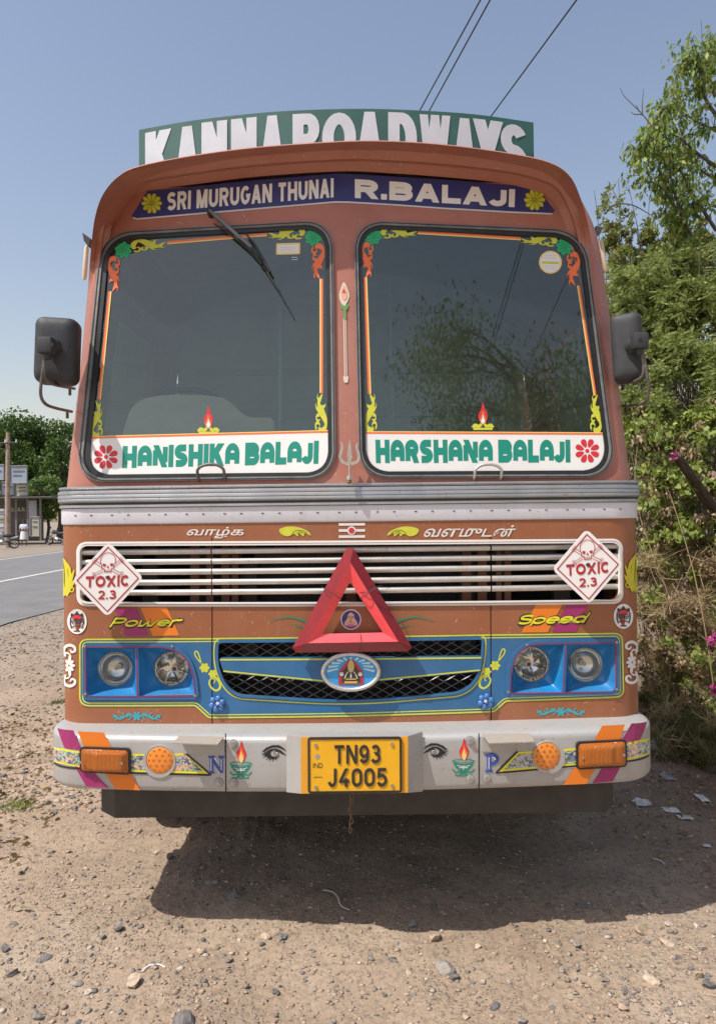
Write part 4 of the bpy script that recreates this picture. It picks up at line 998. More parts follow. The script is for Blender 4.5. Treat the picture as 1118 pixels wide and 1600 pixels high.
box('grille_backing', X0-.62, X0+.62, 3.20, 3.21, .84, 1.22, M_VOID, T)
blade = round_poly([(343, 1027.5), (545, 1026.5), (752.5, 1024.5), (749.5, 1048.5), (592, 1063.5), (545, 1068), (505, 1065.5), (350, 1050)], [4, 1, 4, 6, 10, 10, 10, 6])
bd = sheet('grille_blade', F, [blade], M_BLUE, T, off=.012, thick=.02)
sheet('pinstripe', F, [ribbon([(345, 1030), (545, 1029), (750.5, 1027)], 2.6)], M_YEL2, bd, off=.0132)
for q_ in ([(350, 1047.7), (505, 1063)], [(592, 1061.2), (748.5, 1046.2)]): sheet('pinstripe', F, [ribbon(q_, 2.2)], M_YEL2, bd, off=.0132)
lgl = shrink(LG_OPEN, -4.0)
lg = sheet('grille_rim', F, [shrink(LG_OPEN, -2.2)], M_BLUE, T, holes=[shrink(LG_OPEN, 1.2)], off=.008, thick=.014)
sheet('pinstripe', F, [ribbon(shrink(LG_OPEN, -5.5), 1.9, closed=True)], M_YEL2, lg, holes=[np.array([(380, 985), (700, 985), (700, 1003), (380, 1005)])], off=.0026)
# emblem
em = plane_surf(2.965)
E0 = em.inv([548], [1049.5])[0]
sx_, sy_ = 47/1155*2.965, 31/1155*2.965
a = np.linspace(0, 2*math.pi, 56, endpoint=False)
c = em.P(E0[0], E0[1])
ec = sheet('emblem', em, [ellipse(548, 1049.5, 43.5, 27, 48)], mat('emblem_sky_blue', (.03, .32, .66), .25, coat=.5), T, off=0, thick=.04)
tube('emblem_rim', [(c[0]+(sx_-.009)*math.cos(t), c[1]-.004, c[2]+(sy_-.008)*math.sin(t)) for t in a], .0085, M_CHROME, ec, 10, closed=True)
ry = []
for k in range(11):
    t = math.radians(180+k*18)
    x0, y0 = 548+20*math.cos(t), 1045+14*math.sin(t); x1, y1 = 548+37*math.cos(t), 1049+22*math.sin(t)
    ry.append(ribbon([(x0, y0), (x1, y1)], [2.0, 4.0]))
sheet('emblem_rays', em, ry, mat('pale_blue_print', (.45, .68, .78), .3, coat=.4), ec, off=.001)
sheet('emblem_figure', em, [round_poly([(548, 1030), (553, 1032), (567, 1049), (568, 1070), (528, 1070), (529, 1049), (543, 1032)], 3)], mat('crimson_print', (.42, .03, .06), .3, coat=.4), ec, off=.002)
sheet('emblem_figure', em, [round_poly([(548, 1034), (551, 1036), (562, 1051), (563, 1066), (533, 1066), (534, 1051), (545, 1036)], 2)], mat('dark_print', (.06, .045, .03), .3), ec, off=.003)
GOLD = mat('gold_print', (.60, .42, .14), .3, coat=.3)
sheet('emblem_figure', em, [blob([(548, 1030.5), (552, 1036), (553, 1044), (550, 1050), (546, 1050), (543, 1044), (544, 1036)]), ribbon([(538, 1066), (558, 1066)], 3.2), ribbon([(540, 1061), (556, 1061)], 1.6)], GOLD, ec, off=.004)
sheet('emblem_figure', em, [ellipse(533.5, 1053, 3.4, 3.2, 12), ellipse(562.5, 1053, 3.4, 3.2, 12), ribbon([(546.2, 1043.5), (547.2, 1048.5)], 1.1), ribbon([(549.8, 1043.5), (548.8, 1048.5)], 1.1), ribbon(smooth_path([(538, 1060), (541, 1053), (544, 1049)], 4), 1.5), ribbon(smooth_path([(558, 1060), (555, 1053), (552, 1049)], 4), 1.5), ribbon([(548, 1052), (548, 1059)], 2.2)], mat('pearl_print', (.62, .60, .56), .3), ec, off=.005)
# yellow curls and blue flower bosses beside the lower grille
for sx, cx in ((1, 0), (-1, 1092.5)):
    f = lambda pts, dy=0: [(cx+sx*a, b+dy) for a, b in pts]
    dy = 0 if sx > 0 else -3.5
    L = [ribbon(smooth_path(f([(314, 1036), (306, 1026), (304.5, 1019), (308, 1018), (311, 1024), (314, 1035)], dy), 4), 2.0)]
    L += petals(cx+sx*319.5, 1043.5+dy, 8, 6, w=.42, r0=.05)+petals(cx+sx*332.5, 1053+dy, 7, 6, w=.42, r0=.05)
    L += [ribbon(smooth_path(f([(336, 1058), (343, 1066), (343.5, 1075), (337, 1079), (329, 1073), (327, 1065), (331, 1060), (336, 1063), (334, 1068)], dy), 4), [3.5, 3.8, 3.4, 3, 2.6, 2.2, 1.8, 1.4])]
    sheet('yellow_curl_paint', F, L, M_YEL2, T, off=.002)
for cx, cy in ((339.8, 1099), (758, 1095.5)):
    uz = F.inv([cx], [cy])[0]; C = F.P(uz[0], uz[1], 0)
    g = []
    for k in range(6):
        a = k*math.pi/3+.3
        bmx = bmesh.new(); bmesh.ops.create_uvsphere(bmx, u_segments=10, v_segments=6, radius=1)
        bmesh.ops.scale(bmx, vec=(.0145, .009, .0125), verts=bmx.verts); bmesh.ops.rotate(bmx, matrix=Matrix.Rotation(-a, 3, 'Y'), verts=bmx.verts)
        bmesh.ops.translate(bmx, vec=(C[0]+.021*math.cos(a), C[1]-.010, C[2]+.021*math.sin(a)), verts=bmx.verts)
        g.append(([tuple(v.co) for v in bmx.verts], [[v.index for v in f.verts] for f in bmx.faces])); bmx.free()
    g.append(tube_geo([(C[0], C[1], C[2]), (C[0], C[1]-.022, C[2])], [.012, .008], 10))
    V, Fq = merge_geo(g); smooth_angle(mesh('flower_boss', V, Fq, mat('boss_blue', (.05, .16, .42), .35, var=.2, vscale=40, coat=.3), T), 60)
    sheet('boss_centre', plane_surf(C[1]-.023), [ellipse(cx, cy, 2.6, 2.6, 10)], M_STRIP, T, off=.0005)
# ---- bumper
B = BUMP
us = np.concatenate([np.linspace(-1.75, -1.0, 30), np.linspace(-.95, .95, 21), np.linspace(1.0, 1.75, 30)])
ZB = lambda z: CAM_Z-(CAM_Z-z)*2.83/2.86
bprof = [(-.20, .808), (-.05, .806), (-.022, .803), (-.008, .797), (-.001, .786), (0, .775), (0, .70), (0, .612), (-.003, .598), (-.012, .588), (-.03, .584), (-.20, .584)]
bprof = [(o_, ZB(z_)) for o_, z_ in bprof]
bu = sweep('bumper', B, us, bprof, M_BUMP, T)
S = lambda n, loops, m_, p=bu, off=.0015, **k: sheet(n, B, [np.array(l, float) for l in loops], m_, p, off=off, step=.03, **k)
for xa, xb in ((352.4, 352.8), (747.6, 747.8)): S('bumper_seam', [ribbon([(xa, 1146), (xb, 1238)], 1.8)], M_BLACK)
S('diagonal_stripe', [[(90, 1137.5), (115, 1141), (128.5, 1172), (101, 1168.5)]], M_MAG); S('diagonal_stripe', [[(117, 1197), (143, 1203), (170, 1231.5), (135, 1229)]], M_MAG)
S('diagonal_stripe', [[(121.3, 1142.4), (162.6, 1144.6), (174.5, 1168), (132, 1168)]], M_ORP); S('diagonal_stripe', [[(161, 1203), (203, 1206), (219, 1235), (180, 1233)]], M_ORP)
S('diagonal_stripe', [[(940, 1134), (975.4, 1132), (966, 1162), (925, 1162)]], M_ORP); S('diagonal_stripe', [[(895.5, 1200), (931, 1199), (915, 1225), (879, 1226.6)]], M_ORP)
S('diagonal_stripe', [[(985.4, 1130.5), (1010, 1127.5), (996, 1162), (968, 1160)]], M_MAG); S('diagonal_stripe', [[(940.5, 1199), (969, 1198), (956.6, 1221), (925, 1224)]], M_MAG)
def print_mat():
    m = bpy.data.materials.new('busy_picture_print'); m.use_nodes = True; nt = m.node_tree; N = nt.nodes; L = nt.links; b = N['Principled BSDF']; b.inputs['Roughness'].default_value = .35
    g = N.new('ShaderNodeNewGeometry'); mp = N.new('ShaderNodeMapping'); mp.inputs['Scale'].default_value = (16, 8, 20); L.new(g.outputs['Position'], mp.inputs[0])
    v = N.new('ShaderNodeTexVoronoi'); v.inputs['Scale'].default_value = 1; L.new(mp.outputs[0], v.inputs['Vector'])
    n = N.new('ShaderNodeTexNoise'); n.inputs['Scale'].default_value = 2.4; n.inputs['Detail'].default_value = 3; n.inputs['Distortion'].default_value = 1.6; L.new(mp.outputs[0], n.inputs['Vector'])
    r = N.new('ShaderNodeValToRGB'); e = r.color_ramp.elements; r.color_ramp.interpolation = 'CONSTANT'
    for c in ((0, (.03, .03, .05)), (.36, (.10, .10, .35)), (.44, (.06, .25, .05)), (.50, (.62, .62, .60)), (.56, (.50, .10, .12)), (.62, (.70, .55, .20)), (.70, (.60, .25, .35))):
        if c[0] == 0: q = e[0]
        else: q = e.new(c[0])
        q.position = c[0]; q.color = (*c[1], 1)
    e.remove(e[-1]) if len(e) > 7 else None
    L.new(n.outputs['Fac'], r.inputs[0]); mx = N.new('ShaderNodeMix'); mx.data_type = 'RGBA'; mx.inputs[0].default_value = .12
    L.new(r.outputs[0], mx.inputs[6]); L.new(v.outputs['Color'], mx.inputs[7]); L.new(mx.outputs[2], b.inputs['Base Color']); return m
M_PRINT = print_mat()
topL = [(85, 1167), (100, 1170), (126, 1174), (205, 1178), (293, 1177)]; botL = [(326, 1209), (205, 1206), (126, 1199), (100, 1194), (85, 1190)]
topR = [(807, 1175), (880, 1170.5), (975, 1160.5), (1000, 1156), (1013, 1152.5)]; botR = [(1013, 1178), (1000, 1183), (975, 1188.5), (880, 1197), (777, 1206)]
S('picture_band', [topL+botL], M_POWY)
S('picture_band', [topR+botR], M_POWY)
inL = [(85, 1170), (100, 1173), (126, 1177), (205, 1181), (291.5, 1180), (317, 1204.8), (205, 1202.5), (126, 1195.8), (100, 1191), (85, 1187)]
inR = [(808.5, 1178.5), (880, 1174), (975, 1164), (1000, 1159.5), (1013, 1156), (1013, 1175), (1000, 1179.5), (975, 1185), (880, 1193.5), (788, 1202)]
S('picture_band', [inL], M_PRINT, off=.0025); S('picture_band', [inR], M_PRINT, off=.0025)
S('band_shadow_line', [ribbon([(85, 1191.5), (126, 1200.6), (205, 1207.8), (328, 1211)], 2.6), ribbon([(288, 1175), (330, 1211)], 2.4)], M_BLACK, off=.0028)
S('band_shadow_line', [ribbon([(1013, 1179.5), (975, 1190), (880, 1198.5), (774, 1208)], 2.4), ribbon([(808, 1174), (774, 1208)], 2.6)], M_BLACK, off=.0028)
# indicators
def lens_box(quad, name='turn_signal'):
    q = np.array(quad, float)
    o = sheet(name, B, [round_poly(q, 6)], M_RUBD, T, off=.012, thick=.014)
    r = round_poly(shrink(q, 2.6), 5)
    uz = B.inv(r[:, 0], r[:, 1]); v, f = triangulate([dens(uz, .01)], [], .008)
    # lens swells, with a flat step near one side
    lo = v.min(0); hi = v.max(0); t = (v-lo)/(hi-lo)
    bul = .010*np.minimum(1, np.minimum(t[:, 0], 1-t[:, 0])*9)*np.minimum(1, np.minimum(t[:, 1], 1-t[:, 1])*7)
    sgn = t[:, 0] if q[0][0] < 500 else 1-t[:, 0]
    bul += .010*sstep(.22, .36, sgn)*np.minimum(1, np.minimum(t[:, 0], 1-t[:, 0])*9)*np.minimum(1, np.minimum(t[:, 1], 1-t[:, 1])*7)
    P = B.P(v[:, 0], v[:, 1], .013+bul)
    a_ = v[f[:, 1]]-v[f[:, 0]]; b_ = v[f[:, 2]]-v[f[:, 0]]; cr = a_[:, 0]*b_[:, 1]-a_[:, 1]*b_[:, 0]; f = np.where((cr < 0)[:, None], f[:, ::-1], f)
    smooth_angle(mesh('lens', P, [tuple(x) for x in f], M_AMBER, o), 50)
    return o
ts1 = lens_box([(126.3, 1166), (204.5, 1168.5), (205.5, 1209.5), (126.8, 1205)])
ts2 = lens_box([(898.5, 1158.5), (976, 1154.5), (976.8, 1197), (898.8, 1201.5)])
for o, pts in ((ts1, ((133, 1187), (196, 1188.5))), (ts2, ((905, 1180), (968, 1176)))):
    for x, y in pts: sheet('screw', B, [ellipse(x, y, 2, 2, 10)], M_SCREW, o, off=.035, thick=.008)
for cx, cy, ox in ((250.3, 1187.5, -1.2), (853, 1181, 3.0)):
    rr = sheet('round_marker_lamp', B, [ellipse(cx+ox, cy+2, 25.5, 25.5, 40)], M_BUMP, T, holes=[ellipse(cx, cy, 21.5, 21.5, 40)], off=.006, thick=.01)
    q = ellipse(cx, cy, 21, 21, 40); uz = B.inv(q[:, 0], q[:, 1]); v, f = triangulate([uz], [], .006)
    c0 = v.mean(0); rad = np.hypot(*(v-c0).T); R0 = rad.max()
    off = .003+.008*np.sqrt(np.clip(1-(rad/R0)**2, 0, 1))
    P = B.P(v[:, 0], v[:, 1], off); a_ = v[f[:, 1]]-v[f[:, 0]]; b_ = v[f[:, 2]]-v[f[:, 0]]; cr = a_[:, 0]*b_[:, 1]-a_[:, 1]*b_[:, 0]; f = np.where((cr < 0)[:, None], f[:, ::-1], f)
    mesh('round_lens', P, [tuple(x) for x in f], M_AMBER2, rr, smooth=True)
    dots = [(0, 0)]+[(9*math.cos(k*math.pi/3), 9*math.sin(k*math.pi/3)) for k in range(6)]+[(16.5*math.cos(k*math.pi/6), 16.5*math.sin(k*math.pi/6)) for k in range(12)]
    for i, (dx, dy) in enumerate(dots):
        h = .003+.008*math.sqrt(max(0, 1-((dx*dx+dy*dy)/21**2)))
        sheet('led_dot', B, [ellipse(cx+dx, cy+dy, 2.0, 2.0, 10)], mat('led_dark_amber', (.52, .13, .015), .3, coat=.4), rr, off=h+.0008)
# step flaps
for pts, br in (([(280, 1149.8), (350.5, 1151), (340, 1163), (269, 1161)], (286, 1163, 351, 1176)), ([(752.5, 1146.3), (827.5, 1145.8), (835, 1158.8), (763.5, 1161.3)], (752.5, 1160, 825.5, 1173))):
    back_uz = B.inv([pts[0][0], pts[1][0]], [pts[0][1], pts[1][1]]); Pb = B.P(back_uz[:, 0], back_uz[:, 1], .001)
    fr_uz = B.inv([pts[3][0], pts[2][0]], [pts[3][1], pts[2][1]])
    Pf = at_y(np.array([pts[3][0], pts[2][0]]), np.array([pts[3][1], pts[2][1]]), B.P(fr_uz[:, 0], fr_uz[:, 1])[:, 1]-.085)
    q = np.array([Pb[0], Pb[1], Pf[1], Pf[0]]); d = np.array([0, 0, -.004])
    V = list(q)+list(q+d)
    fo = mesh('step_flap', V, [(3, 2, 1, 0), (4, 5, 6, 7), (0, 1, 5, 4), (1, 2, 6, 5), (2, 3, 7, 6), (3, 0, 4, 7)], mat('flap_grey_beige', (.33, .30, .26), .6, dirt=.5, wear=.6), T)
    x0, y0, x1, y1 = br
    sheet('flap_bracket', B, [np.array([(x0, y0-8), (x1, y0-8), (x1, y1), (x0, y1+1)])], M_BUMP, fo, off=.006, thick=.006)
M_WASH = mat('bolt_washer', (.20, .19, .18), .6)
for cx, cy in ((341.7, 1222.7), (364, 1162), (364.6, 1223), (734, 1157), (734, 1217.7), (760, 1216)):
    S('bolt_dark_ring', [ellipse(cx, cy, 7.0, 7.2, 20)], M_WASH)  # flat dark ring round each bolt, adds contrast
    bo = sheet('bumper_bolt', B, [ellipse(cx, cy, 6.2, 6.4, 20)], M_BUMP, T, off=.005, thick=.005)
    sheet('bolt_head', B, [ellipse(cx, cy, 3.8, 3.9, 6, .3)], M_SCREW, bo, off=.013, thick=.009)
# letters N and P with pale shine
def serif_letter(pts, matl, off): return S('letter_sticker', pts, matl, off=off)
M_NP = mat('royal_blue_vinyl', (.035, .085, .36), .4)
S('letter_sticker', [[(325.5, 1181), (335, 1181), (344, 1199), (344, 1184), (341, 1184), (341, 1181), (350.5, 1181), (350.5, 1184), (348, 1184), (348, 1208.5), (342.5, 1208.5), (332, 1189), (332, 1205), (335, 1205), (335, 1208), (326, 1208), (326, 1205), (328.5, 1205), (328.5, 1184), (325.5, 1184)]], M_WHITE)
S('letter_sticker', [ribbon(np.array(p, float), w) for p, w in (([(330.5, 1182), (330.5, 1207)], 5.5), ([(346, 1182), (346, 1208)], 5.0), ([(330, 1183), (346, 1207)], 5.0), ([(325.5, 1182.5), (336, 1182.5)], 3), ([(341, 1182.5), (350.8, 1182.5)], 3), ([(325.8, 1207), (335.5, 1207)], 3))], M_NP, off=.0025)
S('letter_sticker', [ribbon(np.array(p, float), w) for p, w in (([(330, 1185), (330, 1204)], 1.4), ([(346, 1186), (346, 1203)], 1.4))], M_STRIP, off=.0035)
S('letter_sticker', [ribbon(smooth_path([(764, 1180), (771, 1179.5), (776, 1184), (775, 1190), (769, 1193.5), (764, 1193.5)], 4), 5.5), ribbon([(763.5, 1178.5), (763.5, 1205.5)], 6.5), ribbon([(757, 1179.8), (768, 1179.3)], 3), ribbon([(757.5, 1205.5), (769.5, 1205)], 3)], M_NP, off=.0025)
S('letter_sticker', [ribbon([(763, 1183), (763, 1202)], 1.6), ribbon(smooth_path([(768, 1183), (772, 1184), (773.5, 1187)], 3), 1.2)], M_STRIP, off=.0035)
# oil lamps on the bumper
for cx, dy in ((376, 0), (723.5, -4)):
    f = lambda pts: [(cx+a, b+dy) for a, b in pts]
    S('oil_lamp_sticker', [flame_loops(cx+1, 1157.5+dy, 1191+dy, 15)], M_REDV)
    S('oil_lamp_sticker', [flame_loops(cx+1, 1167+dy, 1191+dy, 10)], M_ORV, off=.0022); S('oil_lamp_sticker', [flame_loops(cx+1, 1174+dy, 1191.5+dy, 7)], M_CREAM, off=.003)
    S('oil_lamp_sticker', [blob(f([(-15, 1196), (0, 1199), (15, 1196), (12, 1203), (6, 1208), (0, 1209.5), (-6, 1208), (-12, 1203)])), ribbon(ellipse(cx, 1193.5+dy, 17, 2.8, 26), 1.3, True),
        ribbon(smooth_path(f([(-17, 1206), (-12, 1211), (-6, 1210), (0, 1213), (6, 1210), (12, 1211), (17, 1206)]), 4), 2), ribbon(smooth_path(f([(-13, 1215), (-7, 1216), (-3, 1213)]), 4), 2.2), ribbon(smooth_path(f([(13, 1215), (7, 1216), (3, 1213)]), 4), 2.2), ribbon(ellipse(cx, 1213.5+dy, 5, 3.4, 14), 1.4, True)], mat('lamp_teal', (.01, .24, .16), .4))
    S('oil_lamp_sticker', [ribbon(f([(-7, 1203.5), (7, 1203.5)]), 1.2), ribbon(f([(0, 1200), (0, 1207)]), 1.2), ribbon(smooth_path(f([(-10, 1199.5), (-4, 1201.5), (4, 1201.5), (10, 1199.5)]), 4), 1)], M_WHT2, off=.0028)
# eyes
for cx, cy, s in ((427.5, 1176.5, 1), (680.5, 1173.5, 1)):
    m = 1 if cx < 500 else -1
    f = lambda pts: [(cx+m*a, cy+b) for a, b in pts]
    L = [np.array(f([(-18, -2), (-12, -8), (-2, -12), (8, -12), (15, -8), (20, -2), (13, -6), (6, -8.5), (-2, -8.5), (-8, -6), (-12, -3)])),
         np.array(f([(-14, 3), (-10, -3), (-3, -6.5), (5, -6.5), (11, -4), (15, -.5), (20, 4), (12, 1.5), (6, -3), (0, -4.2), (-4, -2), (-5.5, 1), (-3, 5), (4, 6.5), (11, 4), (4, 9), (-2, 10), (-9, 8)])), ellipse(cx+m*4, cy+1, 4.0, 4.0, 16)]
    for dx, dy, ex, ey in ((-12, 0, -19, -4), (-13, 2, -20, 0), (-13, 3, -19, 4), (-12, 5, -17, 8), (-8, 8, -12, 11), (-5, 9, -7, 13), (-1, 9.5, -2, 14), (3, 8.5, 4, 12)): L.append(ribbon(np.array(f([(dx, dy), (ex, ey)])), [1.8, .4]))
    S('eye_sticker', L, M_BLACK)
    S('eye_sticker', [ribbon(ellipse(cx+m*4, cy+1, 2.2, 2.2, 12), .8, True), ellipse(cx+m*5, cy-.2, .9, .9, 8)], M_WHITE, off=.0025)
# number plate pod
pod = plane_surf(2.77)
P4 = lambda x, y, d: at_y(np.array([x]), np.array([y]), np.array([d]))[0]
yb = 2.832
q = [P4(447.3, 1147.8, yb), P4(470, 1151.5, 2.77), P4(637, 1150.5, 2.77), P4(660, 1146.5, yb), P4(447.3, 1238, yb), P4(470, 1240.5, 2.77), P4(637, 1239, 2.77), P4(660, 1237, yb)]
top = [P4(448, 1144.5, yb), P4(659, 1143.5, yb)]
pd_ = mesh('plate_pod', q+top, [(0, 4, 5, 1), (1, 5, 6, 2), (2, 6, 7, 3), (8, 0, 1), (8, 1, 2, 9), (9, 2, 3), (4, 7, 6, 5)], M_BUMP, T)
sheet('amber_panel', pod, [np.array([(470, 1152), (637, 1151), (637, 1238.5), (470, 1240)])], M_PLATE2, T, off=.002, thick=.003)
pl = sheet('number_plate', pod, [round_poly([(482, 1153), (625.5, 1152), (626, 1236), (482.5, 1237.5)], 3)], M_PLATE, T, off=.008, thick=.004)
pr = round_poly([(482, 1153), (625.5, 1152), (626, 1236), (482.5, 1237.5)], 3)
sheet('plate_border', pod, [ribbon(shrink(pr, 1.2), 1.6, True)], M_CHAR, pl, off=.0105, thick=.003)
sheet('plate_rim', pod, [ribbon(shrink(pr, -.6), 1.6, True)], M_CHAR, pl, off=.009, thick=.006)
KWP = dict(wscale=.62, gap=.14)
for w_, q_ in (('TN93', ((522, 1163.5), (594, 1162.5), (522, 1192.5), (594, 1191.5))), ('J4005', ((514, 1200), (604.5, 1198.8), (514, 1228.5), (604.5, 1227.3)))):
    o_ = [fm for fm in [quad_map(*q_)]][0]
    lp = [o_(dens(l, .2)) for l in text_loops(w_, .17, **KWP)]
    sheet('embossed_lettering', pod, lp, M_CHAR, pl, off=.0115, thick=.0035)
lettering('IND', pod, quad_map((489, 1191.6), (504, 1191.4), (489, 1199), (504, 1198.8)), M_CHAR, pl, .0088, wt=.16, gap=.22)
sheet('plate_hologram', pod, [ellipse(496, 1181.5, 3.6, 4, 16)], mat('hologram', (.35, .42, .42), .3, metal=.4), pl, off=.0088)
sheet('plate_hologram', pod, [ribbon([(490, 1213.5), (503.5, 1213.2)], 1.2)], M_RUST, pl, off=.0088)
for x, y in ((493, 1163.5), (611.7, 1162), (493.5, 1229), (612, 1226.3)): sheet('plate_screw', pod, [ellipse(x, y, 2.6, 2.9, 12)], M_SCREW, pl, off=.0125, thick=.005)
# chain
C = at_y(np.array([547.]), np.array([1241.]), np.array([2.93]))[0]
gs = []
for k in range(8):
    z0 = C[2]-.012-k*.0185; n = 12; t = np.linspace(0, 2*math.pi, n, endpoint=False); w, h = .0055, .0135
    xo = .004*math.sin(k*1.7)
    ax = (1, 0) if k % 2 else (.35, .93)
    gs.append(tube_geo([(C[0]+xo+w*math.cos(a_)*ax[0], C[1]+w*math.cos(a_)*ax[1], z0+h*math.sin(a_)) for a_ in t], .0022, 5, closed=True))
V, Fq = merge_geo(gs); mesh('chain', V, Fq, M_RUST, T)
V, Fq = merge_geo([tube_geo([C+np.array([.012, 0, .03]), C+np.array([.011, 0, -.015]), C+np.array([.004, 0, -.03])], .002, 5)]); mesh('chain_hook', V, Fq, M_RUST, T)
# under-run member, chassis, wheels, load body
SK = [(-1.115, 3.20), (-1.03, 3.12), (1.03, 3.12), (1.10, 3.22)]
V = []; 
for z in (.395, .60):
    for x, y in SK+[(1.10, 3.9), (-1.115, 3.9)]: V.append((x+X0+.03, y, z))
mesh('under_run_beam', V, [(0, 1, 7, 6), (1, 2, 8, 7), (2, 3, 9, 8), (3, 4, 10, 9), (4, 5, 11, 10), (5, 0, 6, 11), (5, 4, 3, 2, 1, 0)], M_DARK, T)
box('chassis_rail', X0-.45, X0-.37, 3.4, 10.2, .62, .88, M_DARK, T); box('chassis_rail', X0+.37, X0+.45, 3.4, 10.2, .62, .88, M_DARK, T)
box('front_axle', X0-.9, X0+.9, 4.28, 4.42, .42, .56, M_DARK, T, bev=.02)
def wheel(x, y):
    s = np.sign(x-X0)
    def lathe(prof, n=36):
        V = []; 
        for r, xx in prof:
            for k in range(n):
                a_ = 2*math.pi*k/n; V.append((x+s*xx, y+r*math.cos(a_), .50+r*math.sin(a_)))
        Fx = [(i*n+k, i*n+(k+1) % n, (i+1)*n+(k+1) % n, (i+1)*n+k) for i in range(len(prof)-1) for k in range(n)]
        return V, Fx
    V, Fx = lathe([(.29, -.12), (.44, -.13), (.49, -.11), (.50, -.06), (.485, -.055), (.50, -.05), (.50, .05), (.485, .055), (.50, .06), (.49, .11), (.44, .13), (.29, .12)])
    w = smooth_angle(mesh('wheel', V, Fx, mat('tyre_rubber', (.03, .029, .028), .85, dirt=.7, dirtcol=(.16, .12, .09)), T), 30)
    V, Fx = lathe([(.29, .11), (.27, .06), (.12, .03), (.11, .10), (.0, .11)])
    smooth_angle(mesh('rim', V, Fx, M_BUMP, w), 30)
for yy in (4.35, 8.6): wheel(X0-1.05, yy); wheel(X0+1.05, yy)
wheel(X0-.76, 8.6); wheel(X0+.76, 8.6)
M_BODY = mat('load_body_paint', (.20, .07, .04), .6, var=.15, dirt=.4)
box('load_floor', X0-1.2, X0+1.2, 5.0, 10.4, 1.0, 1.12, M_BODY, T)
for k in range(6):
    z0 = 1.13+k*.235
    for s in (-1, 1): box('side_board', X0+s*1.2-(.02 if s > 0 else .02), X0+s*1.2+.02, 5.0, 10.4, z0, z0+.225, M_BODY, T)
    box('headboard_plank', X0-1.17, X0+1.17, 4.98, 5.02, z0, z0+.225, M_BODY, T)
    box('tailboard_plank', X0-1.17, X0+1.17, 10.38, 10.42, z0, z0+.225, M_BODY, T)
for yy in np.linspace(5.2, 10.2, 6):
    for s in (-1, 1): box('side_post', X0+s*1.245-.03, X0+s*1.245+.03, yy-.05, yy+.05, .98, 2.6, M_DARK, T)
# ---- sign board above the roof
sb = plane_surf(3.42, bow=.16)
topc = smooth_path([(217, 202.5), (300, 188), (400, 176.5), (470, 171.8), (560, 169.5), (640, 171.5), (740, 178), (833, 191)], 5)
bd_ = [(834, 262), (740, 252), (640, 246), (545, 243), (440, 247), (320, 257), (217, 275)]
sg = sheet('sign_board', sb, [np.concatenate([topc, np.array(bd_, float)])], M_SIGN, T, off=0, thick=.02, grid=.15)
tx = lambda x: np.interp(x, topc[:, 0], topc[:, 1])
def sign_map(x0, x1, dt, hgt):
    def f(l):
        x = x0+(x1-x0)*l[:, 0]; return np.stack([x, tx(x)+dt+(1-l[:, 1])*(hgt+.02*abs(x-530)*.0)], -1)
    return f
# painted letters, each with its own box along the curved top edge
boxes = [('K', 227, 269, 7, 92, .37), ('A', 274, 311, 8, 88, .36), ('N', 315, 355, 6, 84, .35), ('N', 361, 401, 6, 80, .35), ('A', 407, 443, 6, 78, .38),
         ('R', 457, 500, 6, 78, .37), ('O', 503, 556, 6, 78, .36), ('A', 557, 597, 5, 78, .37), ('D', 606, 651, 5, 80, .36), ('W', 655, 703, 6, 84, .22), ('A', 707, 743, 8, 86, .37), ('Y', 738, 785, 7, 88, .40), ('S', 781, 823, 8, 84, .34)]
for i, (ch, x0, x1, dt, hg, wt) in enumerate(boxes):
    asp = (x1-x0)/hg
    w_ = asp*(.40 if ch not in 'WO' else (.27 if ch == 'W' else .34))
    gw = (GALT if False else G)[ch][0]
    lp = text_loops(ch, w_, wscale=(asp-w_)/max(gw, .01))
    hg *= 1.0
    sheet('sign_lettering', sb, [sign_map(x0, x1, dt, hg)(dens(l, .12)) for l in lp], M_SIGNW, sg, off=.002+.0004*(i % 3), step=.2)
for xx in (-.7, 0, .7): box('sign_bracket', X0+xx-.02, X0+xx+.02, 3.55, 4.4, 3.05, 3.09, M_DARK, T)
